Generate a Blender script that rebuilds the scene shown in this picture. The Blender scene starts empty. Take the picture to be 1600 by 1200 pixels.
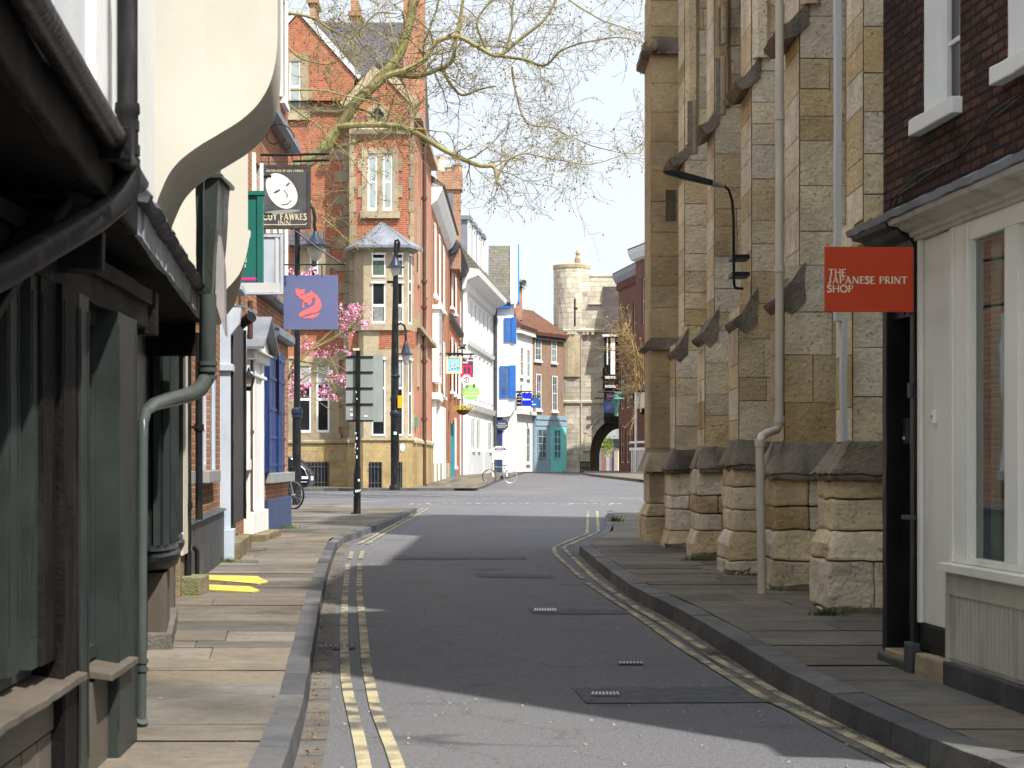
import bpy, bmesh, math, random
from mathutils import Vector, noise
random.seed(7)
R = math.radians
S = bpy.context.scene
COL = S.collection
# ---------------------------------------------------------------- camera, sky, sun, exposure
F, HZ, EYE = 2800.0, 722.0, 1.25          # focal length and horizon in photo pixels, eye height in metres
cd = bpy.data.cameras.new('street_camera'); cam = bpy.data.objects.new('street_camera', cd); COL.objects.link(cam)
cam.location = (0, 0, EYE); cam.rotation_euler = (R(90), 0, 0)
cd.sensor_width = 36; cd.lens = 36*F/1600; cd.shift_y = (HZ-600)/1600
cd.dof.use_dof = True; cd.dof.focus_distance = 48; cd.dof.aperture_fstop = 11
cd.clip_start = 0.1; cd.clip_end = 3000
S.camera = cam
SUN_EL = R(55); DX, DY = -0.63, 0.777      # ground direction the light travels
W = bpy.data.worlds.new('World'); S.world = W; W.use_nodes = True
wn = W.node_tree.nodes; wl = W.node_tree.links; wn.clear()
wo = wn.new('ShaderNodeOutputWorld'); wb = wn.new('ShaderNodeBackground'); sk = wn.new('ShaderNodeTexSky')
sk.sky_type = 'NISHITA'; sk.sun_disc = False; sk.sun_elevation = SUN_EL; sk.sun_rotation = math.atan2(-DX, -DY)
sk.air_density = 1.0; sk.dust_density = 2.0; sk.ozone_density = 1.0
wmx = wn.new('ShaderNodeMix'); wmx.data_type = 'RGBA'; wmx.inputs['Factor'].default_value = 0.88
# thin high cloud veil
wtc = wn.new('ShaderNodeTexCoord'); wdt = wn.new('ShaderNodeVectorMath'); wdt.operation = 'DOT_PRODUCT'   # veil glows round the sun
wdt.inputs[1].default_value = (-DX*math.cos(SUN_EL), -DY*math.cos(SUN_EL), math.sin(SUN_EL)); wl.new(wtc.outputs['Generated'], wdt.inputs[0])
wrg = wn.new('ShaderNodeMapRange'); wrg.inputs[1].default_value = .25; wrg.inputs[2].default_value = 1; wrg.inputs[3].default_value = 1; wrg.inputs[4].default_value = 2.0; wl.new(wdt.outputs['Value'], wrg.inputs[0])
wvs = wn.new('ShaderNodeVectorMath'); wvs.operation = 'SCALE'; wvs.inputs[0].default_value = (3.4, 3.58, 3.84); wl.new(wrg.outputs[0], wvs.inputs['Scale']); wl.new(wvs.outputs[0], wmx.inputs[7])
wl.new(sk.outputs[0], wmx.inputs[6]); wl.new(wmx.outputs[2], wb.inputs[0]); wl.new(wb.outputs[0], wo.inputs[0])
wb.inputs[1].default_value = 0.14
ld = bpy.data.lights.new('sun', 'SUN'); ld.energy = 3.6; ld.angle = R(0.9); ld.color = (1.0, 0.95, 0.88)
lo = bpy.data.objects.new('sun', ld); COL.objects.link(lo)
lo.rotation_euler = Vector((DX*math.cos(SUN_EL), DY*math.cos(SUN_EL), -math.sin(SUN_EL))).to_track_quat('-Z', 'Y').to_euler()
lo.location = (10, -20, 30)
S.view_settings.view_transform = 'Standard'; S.view_settings.look = 'None'
S.view_settings.exposure = 1.0; S.view_settings.gamma = 1
# ---------------------------------------------------------------- projection helpers (photo pixel -> place)
GP = [(-200, 0), (40, 0), (68, .2), (85, .3), (118, .36), (150, .39), (900, .39)]
def g(y):
    for (a, h), (b, k) in zip(GP, GP[1:]):
        if y <= b: return h+(k-h)*(y-a)/(b-a)
    return .39
def pt(px, py, y): return Vector(((px-800)/F*y, y, EYE+(HZ-py)/F*y))
def gp(px, py, dz=0.0):
    y = 30.0
    for _ in range(30): y = .5*y+.5*(EYE-dz-g(y))*F/(py-HZ)
    return Vector(((px-800)/F*y, y, g(y)+dz))
class Fr:
    """a wall's own frame: u along the wall, n out of it, v up"""
    def __init__(s, A, B, z=0.0, side=1):
        s.A = Vector((A[0], A[1])); d = Vector((B[0], B[1]))-s.A; s.L = d.length; s.U = d.normalized()
        s.N = Vector((s.U.y, -s.U.x))*side; s.z = z
    def w(s, u, n, v):
        q = s.A+s.U*u+s.N*n; return Vector((q.x, q.y, s.z+v))
    def u(s, px, n=0.0):
        k = (px-800)/F; a = s.A+s.N*n
        return (k*a.y-a.x)/(s.U.x-k*s.U.y)
    def v(s, py, u, n=0.0):
        y = s.w(u, n, 0).y; return EYE+(HZ-py)/F*y-s.z
    def pv(s, px, py, n=0.0):
        u = s.u(px, n); return u, s.v(py, u, n)
# ---------------------------------------------------------------- mesh helpers
ORG = {}
class MB:
    """collects shapes and links them as ONE mesh object"""
    def __init__(s, fr=None):
        s.bm = bmesh.new(); s.t = s.bm.faces.layers.float.new('tint'); s.fr = fr
    def poly(s, pts, tint=.5):
        f = s.bm.faces.new([s.bm.verts.new(p) for p in pts]); f[s.t] = tint; return f
    def box(s, u0, u1, n0, n1, v0, v1, tint=.5):
        P = [s.bm.verts.new(p) for p in ((u0,n0,v0),(u1,n0,v0),(u1,n1,v0),(u0,n1,v0),(u0,n0,v1),(u1,n0,v1),(u1,n1,v1),(u0,n1,v1))]
        for q in ((3,2,1,0),(4,5,6,7),(0,1,5,4),(1,2,6,5),(2,3,7,6),(3,0,4,7)):
            f = s.bm.faces.new([P[i] for i in q]); f[s.t] = tint
        return s
    def prism(s, pl, lo, hi, ax=0, tint=.5):
        """polygon pl swept along axis ax (0: u, pl=(n,v); 1: n, pl=(u,v); 2: v, pl=(u,n))"""
        def mk(p, c): return (c,p[0],p[1]) if ax == 0 else (p[0],c,p[1]) if ax == 1 else (p[0],p[1],c)
        a = [s.bm.verts.new(mk(p, lo)) for p in pl]; b = [s.bm.verts.new(mk(p, hi)) for p in pl]
        n = len(pl); fs = [s.bm.faces.new(a[::-1]), s.bm.faces.new(b)]
        for i in range(n): fs.append(s.bm.faces.new((a[i], a[(i+1) % n], b[(i+1) % n], b[i])))
        for f in fs: f[s.t] = tint
        return s
    def hexa(s, lo4, hi4, tint=.5):
        a = [s.bm.verts.new(p) for p in lo4]; b = [s.bm.verts.new(p) for p in hi4]
        fs = [s.bm.faces.new(a[::-1]), s.bm.faces.new(b)]
        for i in range(4): fs.append(s.bm.faces.new((a[i], a[(i+1) % 4], b[(i+1) % 4], b[i])))
        for f in fs: f[s.t] = tint
        return s
    def tube(s, pts, r, seg=8, tint=.5, cap=True):
        pts = [Vector(p) for p in pts]; rs = r if isinstance(r, (list, tuple)) else [r]*len(pts)
        rings = []; up = None
        for i, p in enumerate(pts):
            d = (pts[min(i+1, len(pts)-1)]-pts[max(i-1, 0)])
            d = d.normalized() if d.length > 1e-9 else Vector((0,0,1))
            if up is None: up = Vector((0,0,1)) if abs(d.z) < .9 else Vector((1,0,0))
            x = d.cross(up); x = x.normalized() if x.length > 1e-6 else d.orthogonal().normalized()
            y = x.cross(d).normalized(); up = y
            rings.append([s.bm.verts.new(p+x*math.cos(2*math.pi*k/seg)*rs[i]+y*math.sin(2*math.pi*k/seg)*rs[i]) for k in range(seg)])
        for a, b in zip(rings, rings[1:]):
            for k in range(seg):
                f = s.bm.faces.new((a[k], a[(k+1) % seg], b[(k+1) % seg], b[k])); f[s.t] = tint
        if cap:
            for q in (rings[0][::-1], rings[-1]):
                f = s.bm.faces.new(q); f[s.t] = tint
        return s
    def lathe(s, prof, c=(0,0,0), seg=16, tint=.5, sx=1.0, sy=1.0, rot=0.0, a0=0.0, a1=2*math.pi):
        full = abs(a1-a0-2*math.pi) < 1e-6; m = seg if full else seg+1; rings = []
        for r, z in prof:
            rings.append([s.bm.verts.new((c[0]+sx*r*math.cos(rot+a0+(a1-a0)*k/seg), c[1]+sy*r*math.sin(rot+a0+(a1-a0)*k/seg), c[2]+z)) for k in range(m)])
        for a, b in zip(rings, rings[1:]):
            for k in range(seg if full else seg):
                f = s.bm.faces.new((a[k], a[(k+1) % m], b[(k+1) % m], b[k])); f[s.t] = tint
        for q in (rings[0][::-1], rings[-1]):
            f = s.bm.faces.new(q); f[s.t] = tint
        return s
    def wall(s, u0, u1, v0, v1, n=0.0, holes=(), depth=.12, tint=.5):
        us = sorted({u0, u1, *[h[0] for h in holes], *[h[1] for h in holes]}); vs = sorted({v0, v1, *[h[2] for h in holes], *[h[3] for h in holes]})
        us = [x for x in us if u0-1e-6 <= x <= u1+1e-6]; vs = [x for x in vs if v0-1e-6 <= x <= v1+1e-6]
        for a, b in zip(us, us[1:]):
            for c, d in zip(vs, vs[1:]):
                mu, mv = (a+b)/2, (c+d)/2
                if any(h[0] < mu < h[1] and h[2] < mv < h[3] for h in holes): continue
                s.poly(((a,n,c),(b,n,c),(b,n,d),(a,n,d)), tint)
        for h in holes:
            a, b, c, d = h[:4]; m = n-depth
            s.poly(((a,n,c),(a,m,c),(a,m,d),(a,n,d)), tint); s.poly(((b,n,c),(b,n,d),(b,m,d),(b,m,c)), tint)
            s.poly(((a,n,d),(a,m,d),(b,m,d),(b,n,d)), tint); s.poly(((a,n,c),(b,n,c),(b,m,c),(a,m,c)), tint)
        return s
    def build(s, name, mat, parent=None, bevel=0, smooth=False, rough=0, rs=3.0, cut=0, uvs=1.0, jit=0):
        bm = s.bm
        if bevel:
            bmesh.ops.remove_doubles(bm, verts=bm.verts, dist=1e-5)
            es = [e for e in bm.edges if len(e.link_faces) == 2 and e.calc_face_angle(0) > .5]
            if es: bmesh.ops.bevel(bm, geom=es, offset=bevel, segments=2, affect='EDGES', profile=.6, clamp_overlap=True)
        if cut:
            bmesh.ops.subdivide_edges(bm, edges=[e for e in bm.edges if e.calc_length() > cut], cuts=1, use_grid_fill=True)
            for _ in range(5):
                es = [e for e in bm.edges if e.calc_length() > cut]
                if not es or len(bm.faces) > 60000: break
                bmesh.ops.subdivide_edges(bm, edges=es, cuts=1, use_grid_fill=True)
        uv = bm.loops.layers.uv.new('uv')
        bm.normal_update()
        for f in bm.faces:
            n = f.normal; ax = max(range(3), key=lambda i: abs(n[i]))
            for l in f.loops:
                c = l.vert.co
                l[uv].uv = ((c.y, c.z) if ax == 0 else (c.x, c.z) if ax == 1 else (c.x, c.y))
        if rough:
            sd = Vector((random.random()*50, random.random()*50, 0))
            for v in bm.verts:
                v.co += noise.noise_vector(v.co*rs+sd)*rough+noise.noise_vector(v.co*rs*4+sd)*rough*.4
        if s.fr:
            for v in bm.verts: v.co = s.fr.w(*v.co)
        bmesh.ops.recalc_face_normals(bm, faces=bm.faces)
        if parent is not None: o3 = ORG[parent.name]
        else:
            xs = [v.co.x for v in bm.verts]; ys = [v.co.y for v in bm.verts]; zs = [v.co.z for v in bm.verts]
            o3 = Vector(((min(xs)+max(xs))/2, (min(ys)+max(ys))/2, min(zs)))
        for v in bm.verts: v.co -= o3
        me = bpy.data.meshes.new(name); bm.to_mesh(me); bm.free()
        if smooth:
            for p in me.polygons: p.use_smooth = True
            try: me.set_sharp_from_angle(angle=R(40))
            except Exception: pass
        me.materials.append(mat)
        o = bpy.data.objects.new(name, me); COL.objects.link(o)
        if parent is not None: o.parent = parent
        else: o.location = o3
        ORG[o.name] = o3
        return o
def thing(name, loc, label, cat, group=None):
    o = bpy.data.objects.new(name, None); COL.objects.link(o); o.location = loc; o.empty_display_size = .2
    ORG[o.name] = Vector(loc); return tag(o, label, cat, group)
def tag(o, label, cat, group=None):
    o['label'] = label; o['category'] = cat
    if group: o['group'] = group
    return o
def struct(o, label=None, cat=None):
    o['kind'] = 'structure'
    if label: o['label'] = label; o['category'] = cat
    return o
# ---------------------------------------------------------------- materials
def nt(name):
    m = bpy.data.materials.new(name); m.use_nodes = True; t = m.node_tree
    return m, t, t.nodes['Principled BSDF']
def N(t, k, **kw):
    n = t.nodes.new('ShaderNode'+k)
    for a, b in kw.items():
        if a.startswith('i_'): n.inputs[int(a[2:]) if a[2:].isdigit() else a[2:].replace('_', ' ')].default_value = b
        else: setattr(n, a, b)
    return n
def c4(c): return (c[0], c[1], c[2], 1)
def mixc(t, f, a, b, mode='MIX'):
    m = N(t, 'Mix', data_type='RGBA', blend_type=mode)
    for s_, x in ((m.inputs[0], f), (m.inputs[6], a), (m.inputs[7], b)):
        if isinstance(x, (int, float)): s_.default_value = x
        elif isinstance(x, tuple): s_.default_value = c4(x)
        else: t.links.new(x, s_)
    return m.outputs[2]
def ramp(t, src, stops):
    r = N(t, 'ValToRGB'); e = r.color_ramp.elements
    while len(e) < len(stops): e.new(.5)
    for q, (p, c) in zip(e, stops): q.position = p; q.color = c4(c) if isinstance(c, tuple) else (c, c, c, 1)
    t.links.new(src, r.inputs[0]); return r.outputs[0]
def nz(t, scale, detail=4, co='Object', dist=0, st=None):
    tc = N(t, 'TexCoord'); n = N(t, 'TexNoise'); n.inputs['Scale'].default_value = scale; n.inputs['Detail'].default_value = detail
    n.inputs['Distortion'].default_value = dist; src = tc.outputs[co]
    if st:
        mp = N(t, 'Mapping'); mp.inputs['Scale'].default_value = st; t.links.new(src, mp.inputs[0]); src = mp.outputs[0]
    t.links.new(src, n.inputs['Vector']); return n.outputs['Fac']
def spec(b, v):
    b.inputs['Specular IOR Level'].default_value = v
def bumpn(t, b, h, s=.3, d=.01):
    bp = N(t, 'Bump'); bp.inputs['Strength'].default_value = s; bp.inputs['Distance'].default_value = d
    t.links.new(h, bp.inputs['Height']); t.links.new(bp.outputs[0], b.inputs['Normal'])
def paint(name, col, rough=.5, var=.18, scale=2.5, bump=.15, dirt=None, damt=.35, metal=0.0, streak=True):
    """painted or plain surface: base colour, patchy wear, streaks, fine grain"""
    m, t, b = nt(name)
    lo_, hi_ = tuple(x*(1-var) for x in col), tuple(min(1, x*(1+var*.6)) for x in col)
    c = mixc(t, ramp(t, nz(t, scale, 6), [(.3, 0.0), (.7, 1.0)]), lo_, hi_)
    d = dirt or tuple(x*.35+.01 for x in col)
    f = ramp(t, nz(t, scale*2.2, 8, st=(1, 1, .18) if streak else None), [(.52, 0.0), (.78, damt)])
    c = mixc(t, f, c, d)
    t.links.new(c, b.inputs['Base Color']); b.inputs['Roughness'].default_value = rough; b.inputs['Metallic'].default_value = metal; spec(b, .16 if max(col) < .05 else .25)
    if bump: bumpn(t, b, nz(t, 40, 5), bump, .006)
    return m
def brick(name, c1, c2, mortar, w=.225, h=.075, ms=.011, wear=.4, dark=None, rough=.85, bump=.8):
    m, t, b = nt(name)
    tc = N(t, 'TexCoord'); uv = tc.outputs['UV']
    wob = N(t, 'TexNoise'); wob.inputs['Scale'].default_value = 6; t.links.new(uv, wob.inputs['Vector'])
    va = N(t, 'VectorMath', operation='MULTIPLY_ADD'); va.inputs[1].default_value = (.012, .012, 0)
    t.links.new(wob.outputs['Color'], va.inputs[0]); t.links.new(uv, va.inputs[2])
    bt = N(t, 'TexBrick'); bt.inputs['Scale'].default_value = 1; bt.inputs['Brick Width'].default_value = w; bt.inputs['Row Height'].default_value = h
    bt.inputs['Mortar Size'].default_value = ms; bt.inputs['Mortar Smooth'].default_value = .3; bt.inputs['Bias'].default_value = 0
    bt.inputs['Color1'].default_value = c4(c1); bt.inputs['Color2'].default_value = c4(c2); bt.inputs['Mortar'].default_value = c4(mortar)
    t.links.new(va.outputs[0], bt.inputs['Vector'])
    n2 = nz(t, .8, 8); c = mixc(t, ramp(t, n2, [(.35, 0.0), (.7, wear)]), bt.outputs[0], dark or tuple(x*.4 for x in c1))
    n3 = nz(t, 9, 5); c = mixc(t, .55, c, ramp(t, n3, [(.3, (.45, .45, .45)), (.7, (1.0, 1.0, 1.0))]), 'MULTIPLY')
    c = mixc(t, 1.0, c, (1.28, 1.28, 1.28), 'MULTIPLY')
    spec(b, .15); t.links.new(c, b.inputs['Base Color']); b.inputs['Roughness'].default_value = rough
    inv = N(t, 'Math', operation='MULTIPLY_ADD'); inv.inputs[1].default_value = -1; inv.inputs[2].default_value = 1
    t.links.new(bt.outputs['Fac'], inv.inputs[0])
    ad = N(t, 'Math', operation='ADD'); t.links.new(inv.outputs[0], ad.inputs[0]); t.links.new(nz(t, 55, 4), ad.inputs[1])
    bumpn(t, b, ad.outputs[0], bump, .012); return m
def stone(name, stops, rough=.85, stain=.55, sc=1.0, st_lo=.5, st_col=(.03, .03, .028), bump=.5, pit=True, gain=1.0):
    """blocks coloured one by one through the face attribute 'tint', with grain, bedding and black weathering crust"""
    m, t, b = nt(name)
    at = N(t, 'Attribute'); at.attribute_name = 'tint'
    c = ramp(t, at.outputs['Fac'], stops)
    c = mixc(t, .5, c, ramp(t, nz(t, 3.5*sc, 8, dist=.6), [(.25, (.42, .4, .37)), (.5, (.85, .83, .8)), (.75, (1.12, 1.08, 1.0))]), 'MULTIPLY')
    c = mixc(t, .5, c, ramp(t, nz(t, 14*sc, 6, st=(1, 1, 3)), [(.3, (.72, .7, .66)), (.7, (1.1, 1.1, 1.1))]), 'MULTIPLY')
    c = mixc(t, .8, c, ramp(t, nz(t, .55*sc, 8, dist=.7, st=(1, 1, .6)), [(.3, (.5, .48, .45)), (.55, (.95, .93, .9)), (.75, (1.12, 1.1, 1.06))]), 'MULTIPLY')
    if gain != 1: c = mixc(t, 1.0, c, (gain, gain, gain*.97), 'MULTIPLY')
    if pit: c = mixc(t, ramp(t, nz(t, 26*sc, 4), [(.62, 0.0), (.7, .55)]), c, (.07, .06, .045))
    f = ramp(t, nz(t, 1.1*sc, 9, dist=.8, st=(1, 1, .45)), [(st_lo, 0.0), (st_lo+.22, stain)])
    c = mixc(t, f, c, st_col)
    spec(b, .15); t.links.new(c, b.inputs['Base Color']); b.inputs['Roughness'].default_value = rough
    h = N(t, 'Math', operation='ADD'); t.links.new(nz(t, 30*sc, 6), h.inputs[0]); t.links.new(nz(t, 7*sc, 5), h.inputs[1])
    bumpn(t, b, h.outputs[0], bump, .02); return m
def tiles(name, c1, c2, w, h, moss=None, rough=.7):
    m = brick(name, c1, c2, tuple(x*.3 for x in c1), w, h, .012, .45, moss, rough, .9); return m
def glass(name, col=(.012, .016, .018), rough=.04):
    m, t, b = nt(name); b.inputs['Roughness'].default_value = rough; b.inputs['IOR'].default_value = 1.5
    c = ramp(t, nz(t, .9, 3), [(.35, tuple(x*.5 for x in col)), (.7, tuple(x*1.8 for x in col))]); t.links.new(c, b.inputs['Base Color'])
    bumpn(t, b, nz(t, 2.5, 2), .05, .02); return m
def clear_glass(name):
    m, t, b = nt(name); o = t.nodes['Material Output']
    gl = N(t, 'BsdfGlossy'); gl.inputs['Roughness'].default_value = .02; tr = N(t, 'BsdfTransparent'); tr.inputs[0].default_value = (.86, .92, .9, 1)
    fr = N(t, 'Fresnel'); fr.inputs[0].default_value = 1.5; mx = N(t, 'MixShader')
    ad = N(t, 'Math', operation='MULTIPLY_ADD'); ad.inputs[1].default_value = 1.3; ad.inputs[2].default_value = .06
    t.links.new(fr.outputs[0], ad.inputs[0]); t.links.new(ad.outputs[0], mx.inputs[0])
    t.links.new(tr.outputs[0], mx.inputs[1]); t.links.new(gl.outputs[0], mx.inputs[2]); t.links.new(mx.outputs[0], o.inputs[0])
    bumpn(t, gl, nz(t, 2, 2), .05, .02); return m
def asphalt():
    m, t, b = nt('asphalt')
    c = ramp(t, nz(t, 160, 3), [(.3, (.04, .041, .046)), (.52, (.1, .102, .111)), (.68, (.27, .27, .275))])
    c = mixc(t, ramp(t, nz(t, .35, 8, dist=.5, st=(1, .35, 1)), [(.35, 0.0), (.7, .55)]), c, (.155, .15, .15))
    c = mixc(t, .5, c, ramp(t, nz(t, 38, 6), [(.3, (.7, .7, .72)), (.7, (1.5, 1.48, 1.46))]), 'MULTIPLY')
    c = mixc(t, ramp(t, nz(t, 1.6, 9, dist=1, st=(.5, 1.6, 1)), [(.6, 0.0), (.75, .75)]), c, (.03, .03, .031))
    vo = N(t, 'TexVoronoi', feature='DISTANCE_TO_EDGE'); vo.inputs['Scale'].default_value = .55; tc = N(t, 'TexCoord')
    nn = N(t, 'TexNoise'); nn.inputs['Scale'].default_value = 1.4; nn.inputs['Detail'].default_value = 6; t.links.new(tc.outputs['Object'], nn.inputs['Vector'])
    av = N(t, 'VectorMath', operation='MULTIPLY_ADD'); av.inputs[1].default_value = (1.6, 1.6, 0); t.links.new(nn.outputs['Color'], av.inputs[0]); t.links.new(tc.outputs['Object'], av.inputs[2])
    t.links.new(av.outputs[0], vo.inputs['Vector'])
    c = mixc(t, ramp(t, vo.outputs[0], [(.0, .3), (.008, 0.0)]), c, (.022, .022, .022))
    t.links.new(c, b.inputs['Base Color']); spec(b, .18); b.inputs['Roughness'].default_value = .78
    bumpn(t, b, nz(t, 150, 3), .55, .008); return m
def worn(name, col, under, amt=.5, sc=6.0):
    m, t, b = nt(name)
    c = mixc(t, nz(t, 3, 5), tuple(x*.8 for x in col), col)
    f = ramp(t, nz(t, sc, 10, dist=.4), [(.5-.12*amt, 0.0), (.5+.22-.12*amt, 1.0)]); f2 = ramp(t, nz(t, 90, 3), [(.35, .55), (.6, 0.0)])
    c = mixc(t, f2, mixc(t, f, c, under), under)
    t.links.new(c, b.inputs['Base Color']); b.inputs['Roughness'].default_value = .8
    bumpn(t, b, nz(t, 120, 3), .4, .006); return m
m_asph = asphalt()
m_slab = stone('york_stone', [(0, (.13, .125, .115)), (.35, (.19, .172, .145)), (.6, (.22, .195, .155)), (.85, (.16, .162, .165)), (1, (.25, .225, .19))], .75, .35, 1.0, .55, (.07, .065, .06), .3)
m_kerb = stone('kerb_stone', [(0, (.085, .092, .105)), (.5, (.125, .132, .145)), (1, (.16, .162, .165))], .6, .5, 1.5, .52, (.05, .05, .05), .3)
m_gut = stone('gutter_stone', [(0, (.15, .145, .135)), (.5, (.2, .19, .175)), (1, (.13, .125, .12))], .8, .5, 2, .5, (.08, .075, .065), .4)
m_joint = paint('joint_dirt', (.085, .075, .062), .95, .3, 4)
m_yel = worn('yellow_paint', (.56, .49, .29), (.085, .08, .072), .9, 4)
m_yel2 = worn('fresh_yellow_paint', (.85, .65, .06), (.25, .22, .15), .1, 5)
m_whi = worn('road_white', (.7, .7, .68), (.09, .085, .08), .5, 4)
m_grass = paint('moss_green', (.07, .12, .025), .9, .5, 12)
CH = [(0, (.44, .33, .18)), (.12, (.55, .46, .3)), (.3, (.64, .57, .42)), (.5, (.68, .62, .49)), (.66, (.62, .58, .49)), (.8, (.72, .67, .56)), (.93, (.6, .48, .29)), (1, (.52, .48, .4))]
m_church = stone('magnesian_limestone', CH, .9, .72, 1.0, .56, (.085, .08, .07), .9, gain=1.38)
m_crust = stone('blackened_stone', [(0, (.22, .2, .17)), (.5, (.33, .3, .25)), (1, (.44, .4, .32))], .92, .85, 1.7, .5, (.028, .028, .026), 1.0)
m_chmort = paint('lime_mortar', (.34, .29, .2), .95, .35, 4)
m_bar = stone('gate_limestone', [(0, (.58, .53, .42)), (.35, (.7, .66, .54)), (.65, (.76, .72, .62)), (1, (.6, .57, .5))], .9, .45, .35, .6, (.2, .18, .15), .5)
m_trim = stone('dressed_stone', [(0, (.4, .33, .22)), (.5, (.5, .425, .3)), (1, (.44, .38, .28))], .85, .45, .8, .6, (.16, .14, .11), .3)
m_plin = stone('yellow_plinth_stone', [(0, (.42, .3, .13)), (.5, (.52, .4, .2)), (1, (.47, .38, .24))], .85, .5, .6, .58, (.13, .11, .08), .4)
b_red = brick('victorian_brick', (.46, .145, .065), (.35, .1, .05), (.33, .24, .17), wear=.25, dark=(.2, .06, .035))
b_tower = brick('tower_brick', (.36, .085, .038), (.47, .13, .052), (.4, .3, .22), .24, .08, .012, .35, (.1, .04, .03))
b_salm = brick('salmon_brick', (.5, .2, .12), (.44, .17, .1), (.42, .3, .22), wear=.25, dark=(.25, .1, .06))
b_dark = brick('sooty_brick', (.135, .06, .04), (.05, .027, .021), (.024, .02, .017), .15, .05, .01, .7, (.014, .01, .009), .9, 1.0)
b_inn = brick('inn_brick', (.42, .17, .075), (.3, .1, .05), (.4, .3, .2), wear=.3, dark=(.14, .06, .035))
b_old = brick('old_brick', (.33, .125, .06), (.4, .18, .09), (.36, .28, .2), .22, .07, .013, .5, (.12, .07, .04), .9, 1.0)
b_brown = brick('brown_brick', (.27, .17, .115), (.34, .2, .135), (.3, .24, .19), wear=.3)
b_maroon = brick('maroon_brick', (.2, .08, .055), (.14, .055, .042), (.14, .1, .08), wear=.4)
b_stack = brick('stack_brick', (.46, .21, .11), (.34, .15, .08), (.42, .36, .28), .23, .09, .015, .5)
m_slate = tiles('slate', (.11, .105, .12), (.075, .072, .085), .3, .2)
m_slateg = tiles('mossy_slate', (.16, .15, .13), (.11, .105, .095), .3, .22, (.14, .14, .06))
m_tile = tiles('clay_tile', (.2, .09, .055), (.13, .06, .045), .2, .16, (.07, .05, .03))
m_lead = paint('lead', (.2, .22, .255), .45, .25, 2, .2, (.1, .105, .12), .5)
m_cream = paint('cream_render', (.6, .57, .485), .7, .09, 1.2, .12, (.45, .38, .25), .45)
m_white = paint('white_paint', (.78, .78, .75), .55, .06, 2, .1, (.4, .38, .33), .35)
m_wrend = paint('white_render', (.8, .8, .77), .75, .06, 1, .2, (.5, .48, .42), .35)
m_bwrend = paint('cool_white_render', (.72, .77, .86), .75, .06, 1, .2, (.5, .52, .55), .3)
m_gwhite = paint('grey_white_render', (.62, .64, .64), .7, .1, 1.5, .25)
m_offw = paint('offwhite_gloss', (.82, .81, .75), .4, .06, 2, .1, (.35, .32, .25), .35)
m_stone_paint = paint('putty_paint', (.52, .5, .43), .5, .1, 3, .15, (.08, .07, .06), .55)
m_black = paint('black_gloss', (.014, .014, .015), .35, .4, 4, .2, (.09, .085, .08), .3)
m_iron = paint('black_iron', (.016, .017, .019), .4, .3, 6, .25, (.12, .11, .1), .35)
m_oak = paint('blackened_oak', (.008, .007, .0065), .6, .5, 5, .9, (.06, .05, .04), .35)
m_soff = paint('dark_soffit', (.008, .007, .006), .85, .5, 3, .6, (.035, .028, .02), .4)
m_fasc = paint('weathered_fascia', (.34, .35, .37), .6, .3, 5, .6, (.06, .05, .045), .7)
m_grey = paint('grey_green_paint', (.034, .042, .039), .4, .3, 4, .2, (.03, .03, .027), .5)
m_pan = paint('taupe_panel', (.115, .098, .077), .55, .18, 3, .3, (.06, .05, .04), .5)
m_pipe = paint('grey_green_pipe', (.065, .078, .072), .3, .2, 5, .2, (.06, .06, .055), .4)
m_brpipe = paint('brown_pipe', (.1, .055, .04), .45, .3, 6, .2)
m_beige = paint('beige_pipe', (.6, .56, .46), .4, .1, 3, .1, (.3, .26, .18), .4)
m_bluegrey = paint('pale_blue_paint', (.5, .57, .66), .45, .1, 3, .1, (.2, .2, .2), .35)
m_dboard = paint('dark_grey_board', (.06, .065, .072), .55, .3, 4, .3, (.16, .15, .13), .4)
m_navy = paint('navy_paint', (.034, .058, .145), .45, .2, 3, .15, (.12, .13, .16), .35)
m_blue = paint('blue_shutter_paint', (.016, .042, .165), .4, .2, 4, .2, (.3, .33, .4), .22)
m_bluew = paint('bright_blue_paint', (.04, .16, .52), .4, .15, 3, .1)
m_teal = paint('teal_paint', (.2, .66, .62), .45, .1, 3, .1)
m_tealg = paint('grey_teal_paint', (.28, .4, .47), .45, .1, 3, .1)
m_teald = paint('deep_teal_paint', (.03, .28, .36), .45, .1, 3, .1)
m_lamp = paint('lamp_navy', (.022, .03, .055), .35, .25, 5, .1, (.12, .12, .12), .15)
m_globe = paint('opal_glass', (.55, .53, .46), .25, .08, 3, 0)
m_greenl = paint('verdigris', (.1, .28, .23), .5, .25, 5, .2)
m_signgrey = paint('sign_back_grey', (.3, .335, .325), .5, .08, 4, .1, (.18, .18, .17), .4)
m_red = paint('vermilion_board', (.46, .045, .008), .45, .07, 2, .05, (.36, .035, .01), .3)
m_letter = paint('cream_letter', (.72, .62, .45), .5, .05, 3, 0)
m_lwhite = paint('white_letter', (.85, .85, .83), .5, .03, 3, 0)
m_fox = paint('slate_blue_board', (.15, .18, .34), .35, .06, 1.5, .03, (.19, .22, .38), .3)
m_coral = paint('coral_print', (.85, .19, .2), .5, .04, 3, 0)
m_inn = paint('charcoal_board', (.085, .088, .092), .6, .3, 3, .1, (.16, .16, .16), .4)
m_green = paint('bottle_green_board', (.02, .16, .13), .4, .1, 2, .05)
m_pink = paint('magenta_print', (.65, .04, .3), .5, .05, 3, 0)
m_lblue = paint('sky_blue_print', (.25, .6, .82), .5, .05, 3, 0)
m_plum = paint('plum_print', (.11, .05, .1), .5, .05, 3, 0)
m_hot = paint('rose_print', (.75, .03, .13), .5, .05, 3, 0)
m_lime = paint('lime_print', (.32, .68, .2), .5, .05, 3, 0)
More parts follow.
